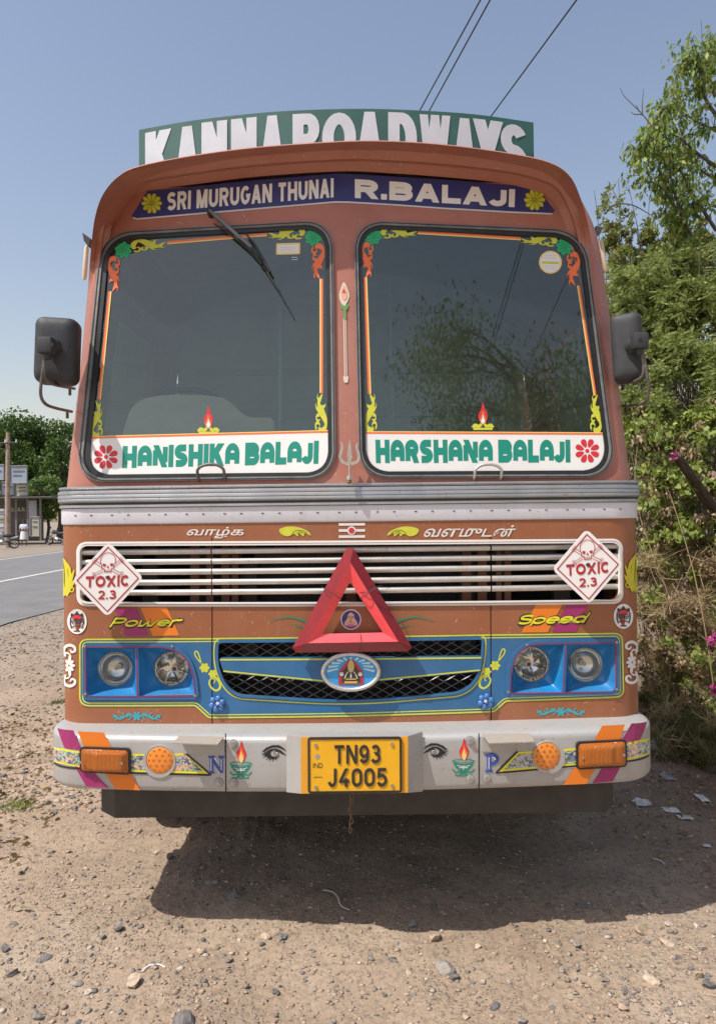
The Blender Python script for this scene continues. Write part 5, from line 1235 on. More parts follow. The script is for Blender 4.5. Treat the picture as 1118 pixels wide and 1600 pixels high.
# ---- mirrors
def mirror(cx0, cy0, cx1, cy1, depth, yaw, arm1, arm2, knuckle, right):
    c = at_y(np.array([(cx0+cx1)/2]), np.array([(cy0+cy1)/2]), np.array([depth]))[0]
    w = (cx1-cx0)/FPX*depth; h = (cy1-cy0)/FPX*depth
    Mx = Matrix.Translation(c) @ Matrix.Rotation(yaw, 4, 'Z') @ Matrix.Rotation(R(2.5 if not right else -3), 4, 'Y')
    b_ = bmesh.new(); ny, nx = 14, 10
    # housing: rounded rectangle outline, dished back
    out = round_poly([(-w/2, -h/2), (w/2, -h/2), (w/2, h/2), (-w/2, h/2)], w*.20, 6)
    rings = [(1.0, .045), (1.0, .02), (.985, -.005), (.93, -.026), (.80, -.038), (.55, -.044), (.25, -.046)]
    Vv = [(x*s, y, z*(1-(1-s)*w/h*1.0)) for s, y in rings for x, z in out]; n = len(out)
    Fx = [(i*n+k, i*n+(k+1) % n, (i+1)*n+(k+1) % n, (i+1)*n+k) for i in range(len(rings)-1) for k in range(n)]
    Fx.append(tuple((len(rings)-1)*n+k for k in range(n))); 
    Vv = [tuple(Mx @ Vector(v)) for v in Vv]
    Fx = [t[::-1] for t in Fx]
    mo = smooth_angle(mesh('wing_mirror', Vv, Fx, M_PLASTIC, T), 50)
    gl = [(x*.95, .043, z*.97) for x, z in out]; mesh('mirror_glass', [tuple(Mx @ Vector(v)) for v in gl], [tuple(range(n))], M_REFL, mo)
    kx0, ky0, kx1, ky1, kd = knuckle
    k0 = at_y(np.array([kx0]), np.array([ky0]), np.array([depth-.045]))[0]; k1 = at_y(np.array([kx1]), np.array([ky1]), np.array([depth-kd]))[0]
    tube('mirror_knuckle', [k0, k0*.6+k1*.4, k1], [.030, .033, .022], M_PLASTIC, mo, 12)
    box('knuckle_clamp', k1[0]-.030, k1[0]+.030, k1[1]-.03, k1[1]+.03, k1[2]-.034, k1[2]+.032, M_PLASTIC, mo, bev=.011)
    sheet('clamp_recess', plane_surf(k1[1]-.0305), [round_poly([(kx1-2+6*(1 if not right else .2), ky1-5), (kx1+4+6*(1 if not right else .2), ky1-5), (kx1+4+6*(1 if not right else .2), ky1+1), (kx1-2+6*(1 if not right else .2), ky1+1)], 1.5)], M_BLACK, mo, off=.0003)
    tube('clamp_collar', [(k1[0], k1[1], k1[2]-.03), (k1[0]+(.002), k1[1], k1[2]-.056)], [.016, .013], M_PLASTIC, mo, 12)
    for arm in (arm1, arm2):
        P = np.array([at_y(np.array([a]), np.array([b]), np.array([d]))[0] for a, b, d in arm]); P = smooth_path(P, 6)
        tube('mirror_arm', P, .0068, M_ARM, mo, 8)
        e = P[-1]; tube('arm_bolt', [(e[0]-.02*(1 if not right else -1), e[1], e[2]+.005), (e[0]-.02*(1 if not right else -1), e[1], e[2]-.03)], .007, M_DARK, mo, 8)
    return mo
m1 = mirror(56, 496, 121, 600, 3.06, R(8), [(70, 556, 2.96), (69.5, 575, 2.96), (70, 590, 2.97), (82, 600, 3.02), (116, 607, 3.30)], [(70, 556, 2.96), (66, 585, 2.96), (63.5, 615, 2.97), (70, 630, 3.0), (85, 637, 3.1), (112, 643, 3.30)], (86, 540, 73, 540, .10), False)
m2 = mirror(956, 490, 1003, 596, 3.08, R(-24), [(1002, 552, 2.98), (1005, 570, 2.98), (1003, 587, 2.99), (990, 596, 3.05), (965, 599, 3.30)], [(1005, 553, 2.98), (1010, 585, 2.98), (1013, 605, 2.99), (1009, 626, 3.02), (996, 632, 3.1), (970, 634, 3.30)], (984, 543, 998, 533, .10), True)
m1['label'] = 'charcoal wing mirror lit by the sky, left side'; m2['label'] = 'charcoal wing mirror in front of the bushes, right side'
# little marker lamps and tabs on the cab edges
for x, y0, y1, d, col in ((133.5, 383, 437, 3.45, 'L'), (944, 375, 425, 3.45, 'R')):
    s = -1 if col == 'L' else 1
    p0 = P4(x+(2 if s < 0 else -6), y0, d); p1 = P4(x-(2 if s < 0 else -2), y1, d)
    tube('marker_lamp', [p0, p0*.9+p1*.1, p0*.1+p1*.9, p1], [.006, .011, .011, .006], mat('cream_lens', (.62, .52, .36), .35), T, 10)
for pts in ([(128.5, 363), (141, 372), (138, 385), (131, 376)], [(931, 352), (941, 355), (939, 363), (934, 367)]):
    sheet('roof_tab', plane_surf(3.40), [np.array(pts, float)], M_DARK, T, off=0, thick=.03)
# ---- wiper, handles, trident
def wp(px, py, off, surf=UP):
    uz = surf.inv([px], [py])[0]; return surf.P(uz[0], uz[1], off)
A0 = wp(330.6, 335.5, .03); wa = tube('wiper', [wp(330.6, 335.5, -.005), A0+np.array([0, -.012, 0])], [.016, .013], M_RUBD, T, 12)
def bar(name, pts, ws, th, m_, p):
    P = np.array(pts, float); L = []
    V = []
    for i in range(len(P)):
        t = P[min(i+1, len(P)-1)]-P[max(i-1, 0)]; t /= np.linalg.norm(t); nn = np.cross(t, [0, -1, 0]); nn /= np.linalg.norm(nn)
        w = ws[i]/2
        for a_, b_ in ((-w, 0), (-w*.6, -th), (w*.6, -th), (w, 0)): V.append(P[i]+nn*a_+np.array([0, b_, 0]))
    Fx = []
    for i in range(len(P)-1):
        for k in range(4): Fx.append((i*4+k, i*4+(k+1) % 4, (i+1)*4+(k+1) % 4, (i+1)*4+k))
    Fx += [(3, 2, 1, 0), tuple((len(P)-1)*4+k for k in range(4))]
    return mesh(name, V, Fx, m_, p)
bar('wiper_arm', [wp(330, 334, .032), wp(350, 352, .036), wp(375, 375, .04), wp(396, 393, .036)], [.015, .020, .017, .012], .010, mat('arm_grey', (.16, .165, .17), .4, metal=.4, var=.1), wa)
bar('wiper_arm', [wp(396, 393, .04), wp(411, 418, .032)], [.012, .012], .008, M_RUBD, wa)
bar('wiper_blade', [wp(336, 352, .014), wp(365, 372, .018), wp(392, 395, .02), wp(412, 418, .018), wp(436, 456, .016), wp(460, 499, .008)], [.004, .008, .010, .011, .008, .003], .010, M_RUBD, wa)
bar('wiper_bridge', [wp(385.5, 369, .028), wp(398, 384, .034), wp(412, 410, .036), wp(424, 430, .03)], [.006, .010, .016, .010], .008, M_RUBD, wa)
for cx, cy in ((332, 728), (760, 725)):
    c = wp(cx, 750, .004); w = 21/FPX*3.0
    P = [c+np.array([-w*1.0, 0, -.003]), c+np.array([-w, -.030, 0.02])]+[c+np.array([w*math.cos(a_), -.035, .032+.030*math.sin(a_)]) for a_ in np.linspace(math.pi*.95, math.pi*.05, 11)]+[c+np.array([w, -.030, .02]), c+np.array([w, 0, -.003])]
    tube('grab_handle', P, .0062, M_ARM if cx < 500 else M_CHROME, T, 10)
tr = plane_surf(2.955)
SIL = mat('tarnished_trident', (.50, .47, .43), .4, metal=.6, var=.2, vscale=80)
tl = [np.array([(545.8, 683.5), (548, 697), (549.8, 713), (548.5, 719), (549, 727), (543, 727), (543.2, 719), (541.8, 713), (543.8, 697)]),
      ribbon(smooth_path([(531, 690), (533.8, 693), (534, 700), (531.5, 710), (531.5, 716), (535, 721.5), (540, 723.8), (545.8, 724.5), (551.5, 723.8), (557.5, 721), (560, 716), (559.5, 708), (557, 700), (557, 695), (559, 691.5)], 4), [1.4, 2.6, 3.6, 4.8, 4.4, 4.4, 5, 5, 5, 4.4, 4.4, 4.8, 3.6, 2.6, 1.4])]
td = sheet('trident', tr, tl, SIL, T, off=.0, thick=.006)
c1 = P4(545.5, 724, 2.955); c2 = P4(545.6, 745, 2.955)
tube('trident_shaft', [c1, c2], .0042, SIL, td, 8); tube('trident_nut', [c2+np.array([0, 0, .004]), c2-np.array([0, 0, .012])], .012, SIL, td, 6); tube('trident_ball', [c2-np.array([0, 0, .012]), c2-np.array([0, 0, .02]), c2-np.array([0, 0, .028])], [.008, .011, .004], M_RUST, td, 10)
# ---- interior seen through the glass
ist = T
box('dashboard', X0-1.1, X0+1.1, 3.22, 3.50, 1.60, 1.79, M_BEIGE, T, bev=.04)
o_ = plane_surf(3.105, lean=.42, zc=1.78)
bn = [(186, 700), (194, 668), (204, 638), (222, 623), (255, 617), (320, 617), (352, 622), (372, 640), (385, 652), (427, 652), (432, 700)]
sheet('instrument_binnacle', o_, [round_poly(bn, 8)], M_BEIGE, T, off=0, thick=.10)
c = P4(287, 655, 3.45); sw = []
for a_ in np.linspace(0, 2*math.pi, 40, endpoint=False): sw.append((c[0]+.225*math.cos(a_), c[1]+.07*math.sin(a_), c[2]+-.02+.17*math.sin(a_)))
st = tube('steering_wheel', sw, .014, M_RUBD, T, 8, closed=True); tube('steering_hub', [c+np.array([0, 0, -.02]), c+np.array([0, -.1, -.15])], [.05, .03], M_RUBD, st, 12)
for xx in (-.62, .55):
    box('seat_back', X0+xx-.27, X0+xx+.27, 4.45, 4.6, 1.45, 2.15, M_GREYSEAT, T, bev=.05); box('seat_cushion', X0+xx-.27, X0+xx+.27, 4.0, 4.5, 1.28, 1.45, M_GREYSEAT, T, bev=.04)
box('rear_window_bar', X0-1.0, X0+1.0, 4.79, 4.83, 2.30, 2.36, mat('bar_grey', (.30, .31, .32), .6), T)
box('rear_window_bar', X0-1.0, X0+1.0, 4.79, 4.83, 2.58, 2.62, mat('bar_grey', (.30, .31, .32), .6), T)
for xx in (-.36, .22): tube('grab_pole', [(X0+xx, 3.9, 1.3), (X0+xx, 3.9, 2.98)], .016, mat('pole_grey', (.25, .30, .33), .5), T, 8)
box('interior_back', X0-1.12, X0+1.12, 4.815, 4.826, .98, 3.0, mat('interior_trim', (.42, .47, .46), .9, var=.15, vscale=2), T)
box('interior_ceiling', X0-1.02, X0+1.02, 3.30, 4.80, 2.97, 2.985, mat('interior_trim', (.42, .47, .46), .9), T)
# ------------------------------------------------------------------ THINGS FIXED ON THE TRUCK'S FACE (each can be lifted off)
def placard(cx, cy, R_, U_, txt, lab):
    R_ = np.array(R_); U_ = np.array(U_); c = np.array([cx, cy])
    ps = plane_surf(2.955 if True else 0)
    f = lambda pts: c+np.array(pts, float)[:, :1]*R_+np.array(pts, float)[:, 1:]*U_
    C3 = at_y(np.array([cx]), np.array([cy]), np.array([2.955]))[0]
    t = empty('hazard_placard', C3, lab, 'placard', 'diamond hazard placards on the grille')
    dia = lambda k: f([(k, 0), (0, k), (-k, 0), (0, -k)])
    pl_ = sheet('plate', ps, [round_poly(dia(1.0), 8)], M_WHITE, t, off=0, thick=.004)
    RD = mat('placard_red', (.42, .02, .03), .45)
    K = dict(parent=pl_)
    sheet('border_line', ps, [ribbon(dia(.855), 1.7, True)], RD, pl_, off=.0012)
    def sk(pts): return f(np.array(pts)*1.0)
    # lettering: unit box centred
    tf = lambda x0, x1, y0, y1: (lambda l: f(np.stack([x0+(x1-x0)*l[:, 0], y0+(y1-y0)*l[:, 1]], -1)))
    lettering('TOXIC', ps, tf(-.615, .615, -.20, .10), RD, pl_, .0016, wt=.25, wscale=.95, gap=.16)
    lettering('2.3', ps, tf(-.27, .24, -.53, -.29), RD, pl_, .0016, wt=.21, wscale=.85, gap=.16)
    L = [ribbon(f([(.21*math.cos(a_), .50+.21*math.sin(a_)) for a_ in np.radians(np.linspace(-35, 215, 20))]), 1.0),
         ribbon(f([(-.17, .38), (-.17, .30), (-.10, .28), (-.09, .20), (.09, .20), (.10, .28), (.17, .30), (.17, .38)]), 1.3),
         f([(-.14, .43), (-.05, .41), (-.08, .34), (-.14, .36)]), f([(.14, .43), (.05, .41), (.08, .34), (.14, .36)]), f([(0, .38), (.035, .31), (-.035, .31)])]
    for k in (-.05, 0, .05): L.append(ribbon(f([(k, .21), (k, .27)]), .8))
    for sx_ in (-1, 1):
        for (ax, ay), (bx_, by) in (((sx_*.14, .24), (sx_*.36, .13)), ((sx_*.18, .36), (sx_*.36, .49))):
            d = np.array([bx_-ax, by-ay]); d /= np.linalg.norm(d); nn = np.array([-d[1], d[0]])*.032
            for q_ in (1, -1): L.append(ribbon(f([(ax+q_*nn[0], ay+q_*nn[1]), (bx_+q_*nn[0], by+q_*nn[1])]), .8))
            for q_ in (1, -1):
                e = np.array([bx_, by])+d*.02+nn*q_*1.3; L.append(ribbon(f([(e[0]+.035*math.cos(a_), e[1]+.035*math.sin(a_)) for a_ in np.linspace(0, 2*math.pi, 10)[:-1]]), .7, True))
    sheet('skull_mark', ps, L, RD, pl_, off=.0016)
    sheet('plate_hole', ps, [f([(-.07, .08), (.06, .09), (.02, .0), (.05, -.04), (-.01, .0), (-.04, .02)])], mat('hole_brown', (.07, .03, .02), .8), pl_, off=.0026)
    for o in list(bpy.data.objects):
        pass
    return t
placard(168.3, 905.3, (56, -2.0), (.8, -58.8), 'TOXIC', 'white diamond TOXIC placard fixed over the left end of the grille bars')
placard(917.8, 885.5, (55.5, -4.2), (-1.8, -59), 'TOXIC', 'white diamond TOXIC placard fixed over the right end of the grille bars')
def triangle():
    ps = plane_surf(2.925)
    C3 = at_y(np.array([549.]), np.array([1018.]), np.array([2.925]))[0]
    t = empty('warning_triangle', C3, 'red plastic warning triangle tied with wire across the middle of the grille', 'warning triangle')
    out = [(546, 854), (462, 1020), (641.5, 1017)]; 
    # outer corner pairs (blunt ends), ridge, inner
    Oa = [np.array((541, 857.)), np.array((552, 857.))]; Ol = [np.array((456.8, 1012.)), np.array((462, 1020.))]; Or = [np.array((638, 1018.)), np.array((642.8, 1011.))]
    Ra, Rl, Rr = np.array((546.5, 878.)), np.array((481, 1005.)), np.array((622, 1002.5))
    Ia, Il, Ir = np.array((546.5, 909.)), np.array((503.5, 990.5)), np.array((598, 988.5))
    d0, d1, d2 = 2.945, 2.915, 2.935
    W = lambda p, d: at_y(np.array([p[0]]), np.array([p[1]]), np.array([d]))[0]
    def arm(o1, o2, r1, r2, i1, i2):
        V = [W(o1, d0), W(o2, d0), W(r1, d1), W(r2, d1), W(i1, d2), W(i2, d2), W(o1, d0+.015), W(o2, d0+.015), W(i1, d0+.015), W(i2, d0+.015)]
        a_ = mesh('reflector_arm', [V[i] for i in (0, 1, 2, 3, 6, 7)], [(0, 1, 3, 2), (0, 4, 5, 1), (0, 2, 4), (1, 5, 3)], M_TREDO, t)
        mesh('fluorescent_face', [V[i]+np.array([0, -.0004, 0]) for i in (2, 3, 4, 5)]+[V[8], V[9]], [(0, 1, 3, 2), (2, 3, 5, 4)], M_TREDI, a_)
    arm(Oa[0], Ol[0], Ra, Rl, Ia, Il)
    arm(Or[1], Oa[1], Rr, Ra, Ir, Ia)
    arm(Ol[1], Or[0], Rl, Rr, Il, Ir)
    # caps on blunt corners
    for a_, b_, r_ in ((Oa[1], Oa[0], Ra), (Ol[0], Ol[1], Rl), (Or[0], Or[1], Rr)):
        mesh('corner_cap', [W(a_, d0), W(b_, d0), W(r_, d1), W(a_, d0+.015), W(b_, d0+.015)], [(0, 1, 2), (0, 3, 4, 1)], M_TREDO, t)
    wires = (([(503, 917, 2.95), (508, 922, 2.912), (530, 934, 2.905), (533, 937, 2.93)]), ([(594, 930, 2.95), (588, 918, 2.912), (575, 925, 2.905), (562, 925.5, 2.93)]), ([(562, 935, 2.94), (570, 931, 2.908), (590, 917, 2.905), (597, 916, 2.95)]), ([(563, 990, 2.935), (563, 1003, 2.905), (562, 1012, 2.91), (562, 1019, 2.945)]))
    for w_ in wires: tube('tie_wire', smooth_path([W((a_, b_), d) for a_, b_, d in w_], 4), .0017, M_DARK, t, 5)
triangle()
# ------------------------------------------------------------------ VEGETATION
def leaf_mat(name, c1, c2, c3=None, trans=.35, rough=.55):
    m = bpy.data.materials.new(name); m.use_nodes = True; nt = m.node_tree; N = nt.nodes; L = nt.links; b = N['Principled BSDF']; b.inputs['Roughness'].default_value = rough; b.inputs['Specular IOR Level'].default_value = .35
    g = N.new('ShaderNodeNewGeometry'); r = N.new('ShaderNodeValToRGB'); e = r.color_ramp.elements
    e[0].position = 0; e[0].color = (*c1, 1); e[1].position = .75; e[1].color = (*c2, 1)
    if c3: q = e.new(1.0); q.color = (*c3, 1); e[1].position = .72; q.position = .98
    L.new(g.outputs['Random Per Island'], r.inputs[0])
    L.new(r.outputs[0], b.inputs['Base Color'])
    t = N.new('ShaderNodeBsdfTranslucent'); mm = N.new('ShaderNodeMix'); mm.data_type = 'RGBA'; mm.blend_type = 'MULTIPLY'; mm.inputs[0].default_value = 1; L.new(r.outputs[0], mm.inputs[6]); mm.inputs[7].default_value = (1.0, 1.15, .6, 1)
    L.new(mm.outputs[2], t.inputs[0])
    mx = N.new('ShaderNodeMixShader'); mx.inputs[0].default_value = trans; L.new(b.outputs[0], mx.inputs[1]); L.new(t.outputs[0], mx.inputs[2]); L.new(mx.outputs[0], N['Material Output'].inputs[0])
    MATS[name] = m; return m
LF_TREE = leaf_mat('tree_leaf', (.103, .161, .034), (.218, .299, .063), (.391, .414, .115))
LF_SHRUB = leaf_mat('shrub_leaf', (.13, .16, .055), (.28, .30, .11), (.42, .36, .17), trans=.45)
LF_ACACIA = leaf_mat('acacia_leaf', (.13, .17, .05), (.29, .34, .10), (.46, .47, .18), trans=.45)
LF_VINE = leaf_mat('vine_leaf', (.14, .19, .045), (.29, .35, .085), (.46, .46, .15))
LF_DRY = leaf_mat('dry_leaf', (.16, .105, .06), (.33, .235, .135), (.48, .38, .25), trans=.2)
LF_STRAW = leaf_mat('straw', (.36, .27, .15), (.56, .44, .26), (.68, .57, .38), trans=.25)
LF_WEED = leaf_mat('weed_leaf', (.07, .09, .03), (.16, .17, .07), (.30, .25, .13))
LF_FAR = leaf_mat('far_tree_leaf', (.04, .085, .02), (.09, .155, .035), (.16, .22, .06), trans=.25)
LF_FAR2 = leaf_mat('far_light_leaf', (.09, .16, .04), (.16, .25, .07), (.24, .32, .11), trans=.25)
LF_PINK = leaf_mat('pink_petal', (.26, .02, .12), (.42, .05, .22), (.5, .12, .32), trans=.25)
M_BARK = mat('bark', (.085, .065, .05), .9, var=.35, vscale=12, bump=.6, bscale=30)
M_TWIG = mat('twig_grey', (.11, .09, .075), .85, var=.3, vscale=30)
M_VINEST = mat('dry_vine', (.26, .18, .10), .85, var=.3, vscale=30)
def unit(v): return v/(np.linalg.norm(v, axis=-1, keepdims=True)+1e-9)
def leaf_geo(C, size, asp=.5, up=None, flat=0.0, shape='leaf'):
    """one folded leaf (4-6 verts) per centre; size array"""
    n = len(C); size = np.broadcast_to(size, n)
    d = unit(rng.normal(size=(n, 3))) if up is None else unit(up+rng.normal(size=(n, 3))*.45)
    s = unit(np.cross(d, rng.normal(size=(n, 3)))); nn = np.cross(d, s)
    L = size[:, None]; W = L*asp
    p0 = C; p1 = C+d*L*.45+s*W*.5+nn*L*.05; p2 = C+d*L; p3 = C+d*L*.45-s*W*.5+nn*L*.05
    V = np.stack([p0, p1, p2, p3], 1).reshape(-1, 3)
    i = np.arange(n)*4; Fx = np.concatenate([np.stack([i, i+1, i+2, i+3], -1)], 0)
    return V, Fx
def np_mesh(name, V, Fx, m_, parent=None, tri=False):
    me = bpy.data.meshes.new(name); k = Fx.shape[1]; me.vertices.add(len(V)); me.vertices.foreach_set('co', np.asarray(V, np.float32).ravel())
    me.loops.add(Fx.size); me.loops.foreach_set('vertex_index', Fx.ravel().astype(np.int32)); me.polygons.add(len(Fx)); me.polygons.foreach_set('loop_start', (np.arange(len(Fx))*k).astype(np.int32)); me.update(calc_edges=True)
    return link(name, me, m_, parent)
def grow(p, d, length, r, depth, segs=6, bend=.35, up=.15, out=None, tips=None, kids=3, spread=.8, shrinkf=.62):
    """branching limb; out gets tube paths, tips gets points along the thin shoots"""
    P = [np.array(p, float)]; d = unit(np.array(d, float)); st = length/segs; dirs = []
    for i in range(segs):
        d = unit(d+rng.normal(size=3)*bend*.4+np.array([0, 0, up*.3])); P.append(P[-1]+d*st); dirs.append(d)
    P = np.array(P); out.append((P, np.linspace(r, r*.45, len(P))))
    if depth <= 1:
        for i in range(1, len(P)): tips.append((P[i], dirs[i-1]))
    if depth > 0:
        for k in range(kids):
            i = rng.integers(max(1, segs//3), segs+1); nd = unit(dirs[i-1]+unit(rng.normal(size=3))*spread)
            grow(P[i], nd, length*shrinkf*rng.uniform(.7, 1.15), max(.0025, r*.5), depth-1, max(3, segs-1), bend, up, out, tips, kids, spread, shrinkf)
def tubes(name, paths, m_, parent, n=5, minr=0):
    gs = [tube_geo(P, r, n if r[0] > .02 else 4, caps=False) for P, r in paths if r[0] > minr]
    V, Fq = merge_geo(gs); V = np.array(V); Fq = np.array(Fq)
    o = np_mesh(name, V, Fq, m_, parent); o.data.polygons.foreach_set('use_smooth', [True]*len(Fq)); return o
def W3(px, py, d): return at_y(np.array([float(px)]), np.array([float(py)]), np.array([float(d)]))[0]
# --- the airy tree at the upper right
def right_tree():
    t = empty('leafy_tree', (5.2, 8.6, 1.0), 'tall airy tree with drooping oval leaves reaching against the sky at the right edge', 'tree')
    out = []; tips = []
    base = np.array([5.2, 8.6, 1.0])
    trunk = smooth_path([base, base+[.1, -.1, 1.6], base+[-.25, -.3, 3.2], base+[-.5, -.4, 4.8], base+[-.7, -.5, 6.2], base+[-.9, -.5, 7.4]], 5)
    out.append((trunk, np.linspace(.15, .02, len(trunk))))
    # drawn limbs (measured on the photograph at about eight metres)
    limbs = [[(1118, 470, 8.2), (1098, 400, 8.0), (1070, 350, 7.9), (1050, 290, 7.8), (1040, 240, 7.7), (1020, 215, 7.6), (998, 228, 7.6)],
             [(1118, 360, 8.2), (1080, 300, 8.0), (1060, 260, 7.9), (1048, 235, 7.8), (1030, 180, 7.8), (1040, 165, 7.8)],
             [(1118, 180, 8.2), (1100, 150, 8.0), (1095, 110, 7.9), (1085, 85, 7.8), (1072, 98, 7.8)],
             [(1118, 260, 8.2), (1090, 240, 8.1), (1060, 215, 8.0), (1025, 195, 7.8)],
             [(1118, 420, 8.1), (1085, 385, 8.0), (1060, 345, 8.0), (1040, 300, 8.0), (1018, 285, 8.0)],
             [(1118, 150, 8.2), (1104, 120, 8.2), (1112, 80, 8.2)], [(1150, 220, 8.2), (1110, 200, 8.2), (1080, 185, 8.1), (1055, 160, 8.0)], [(1150, 330, 8.2), (1108, 320, 8.2), (1082, 318, 8.1), (1062, 330, 8.1)],
             [(1150, 300, 8.4), (1118, 280, 8.4), (1090, 262, 8.4), (1070, 230, 8.4)], [(1150, 440, 8.4), (1110, 410, 8.4), (1078, 400, 8.4), (1045, 385, 8.4)], [(1160, 120, 8.4), (1130, 90, 8.4), (1105, 70, 8.4)]]
    for l in limbs:
        P = smooth_path([W3(*q) for q in l], 5); out.append((P, np.linspace(.022, .004, len(P))))
        for i in range(len(P)//4, len(P)):
            for k in range(2):
                grow(P[i], unit(P[i]-P[i-1])+rng.normal(size=3)*.9-[0, 0, .15], rng.uniform(.12, .34), .004, 0, 4, .5, -.3, out, tips)
    bare = [[(1020, 200, 7.5), (1003, 178, 7.5), (990, 165, 7.5), (975, 150, 7.5), (968, 137, 7.5)], [(1003, 180, 7.5), (1003, 160, 7.5), (1005, 138, 7.5)], [(998, 174, 7.5), (993, 163, 7.5)], [(1003, 178, 7.5), (990, 178, 7.5), (985, 174, 7.5)],
            [(1103, 150, 7.8), (1097, 100, 7.8), (1096, 60, 7.8), (1095, 32, 7.8)]]
    for l in bare: P = smooth_path([W3(*q) for q in l], 4); out.append((P, np.linspace(.007, .0025, len(P))))
    tubes('trunk', [out[0]], M_BARK, t, 10)
    tubes('branch', out[1:], M_TWIG, t, 5)
    C = []; U = []
    for p, d in tips:
        m = rng.integers(2, 6)
        C += list(p+rng.normal(size=(m, 3))*.035); U += [d*.3+np.array([0, 0, -1.])]*m
    # the rest of the crown, beyond the frame
    for k in range(46):
        c_ = np.array([6.3, 8.6, 5.0])+rng.normal(size=3)*[.9, 1.1, 1.3]
        if c_[0] < .54*c_[1]: continue
        q_ = c_+rng.normal(size=(170, 3))*.3; q_ = q_[q_[:, 0] > .50*q_[:, 1]]; C += list(q_); U += [np.array([0, 0, -1.])]*len(q_)
    V, Fq = leaf_geo(np.array(C), rng.uniform(.055, .10, len(C)), .42, np.array(U)); np_mesh('crown', V, Fq, LF_TREE, t)
right_tree()
# --- bushes: blobs of foliage measured in the picture: (px, py, depth, radius px x, radius px y)
def puff(n, blobs, clump=1.0):
    C = []; 
    w = np.array([b[3]*b[4] for b in blobs], float); w /= w.sum()
    for b, k in zip(blobs, rng.multinomial(n, w)):
        c = W3(b[0], b[1], b[2]); rx = b[3]/FPX*b[2]; rz = b[4]/FPX*b[2]; ry = b[5] if len(b) > 5 else max(rx, .5)
        m = max(5, int(rx*rz*70)); sub = unit(rng.normal(size=(m, 3)))*(rng.uniform(0, 1, (m, 1))**.4)*clump; sr = rng.uniform(.14, .42, m)
        pick = rng.integers(0, m, k); q = sub[pick]+unit(rng.normal(size=(k, 3)))*(rng.uniform(0, 1, (k, 1))**.5)*sr[pick][:, None]
        C.append(c+q*[rx, ry, rz])
    C = np.concatenate(C); C[:, 2] = np.maximum(C[:, 2], ground_h(C[:, 0], C[:, 1])+.02); return C
def bush(name, lab, base, cat, leaves, stems, m_stem, extra=None):
    t = empty(name, base, lab, cat)
    for nm, C, size, asp, up, m_ in leaves:
        V, Fq = leaf_geo(C, size, asp, up); np_mesh(nm, V, Fq, m_, t)
    if stems: tubes('stem', stems, m_stem, t, 5)
    return t
def stems_to(blobs, base, n, r=.012, jit=.4):
    out = []
    for k in range(n):
        b = blobs[rng.integers(len(blobs))]; e = W3(b[0]+rng.uniform(-1, 1)*b[3], b[1]+rng.uniform(-1, 1)*b[4], b[2]+rng.uniform(-.3, .3))
        s = np.array(base)+rng.normal(size=3)*[jit, jit, 0]; s[2] = float(ground_h(s[0], s[1]))-.03
        m = (s+e)/2+rng.normal(size=3)*.22+[0, 0, .2]; P = smooth_path([s, m, e], 5); out.append((P, np.linspace(r, .003, len(P))))
    return out
# thin twiggy shrub near the cab's upper right
bl = [(960, 400, 9.0, 34, 30), (1000, 405, 9.2, 40, 34), (1050, 410, 9.2, 45, 38), (1100, 410, 9.0, 40, 42), (950, 440, 8.8, 26, 30), (990, 450, 8.8, 40, 34), (1040, 450, 8.8, 40, 34), (1100, 460, 8.6, 50, 30), (950, 372, 9.2, 20, 26), (1000, 368, 9.2, 30, 26), (1055, 362, 9.2, 34, 28), (1105, 366, 9.2, 30, 30), (1030, 392, 9.2, 40, 26), (975, 370, 9.2, 22, 20), (1030, 370, 9.2, 30, 22), (1085, 380, 9.0, 30, 25)]
C = puff(20000, bl); Cs = puff(900, [(935, 325, 9, 14, 30), (948, 345, 9, 14, 30), (975, 330, 9, 12, 26), (1010, 335, 9, 20, 22), (965, 300, 9, 6, 20), (1035, 335, 9, 18, 22)])
st = stems_to(bl, (3.6, 9.0, 0), 150, .010, .6)
for l in ([(938, 420, 9), (934, 350, 9), (928, 297, 9)], [(962, 420, 9), (968, 330, 9), (950, 283, 9)], [(975, 420, 9), (968, 340, 9), (966, 278, 9)], [(1010, 420, 9), (990, 330, 9), (982, 292, 9)], [(1020, 420, 9), (1013, 340, 9), (1015, 305, 9)], [(945, 334, 9), (955, 322, 9), (970, 318, 9), (990, 321, 9), (1015, 335, 9), (1045, 355, 8.8), (1065, 366, 8.6)]):
    P = smooth_path([W3(*q) for q in l], 5); st.append((P, np.linspace(.012 if len(l) > 3 else .006, .003, len(P))))
bush('twiggy_shrub', 'tall twiggy shrub with thin bare shoots standing above the other bushes beside the cab', (3.6, 9.0, .8), 'shrub', [('foliage', np.concatenate([C, Cs]), rng.uniform(.03, .065, len(C)+len(Cs)), .5, None, LF_SHRUB)], st, M_TWIG)
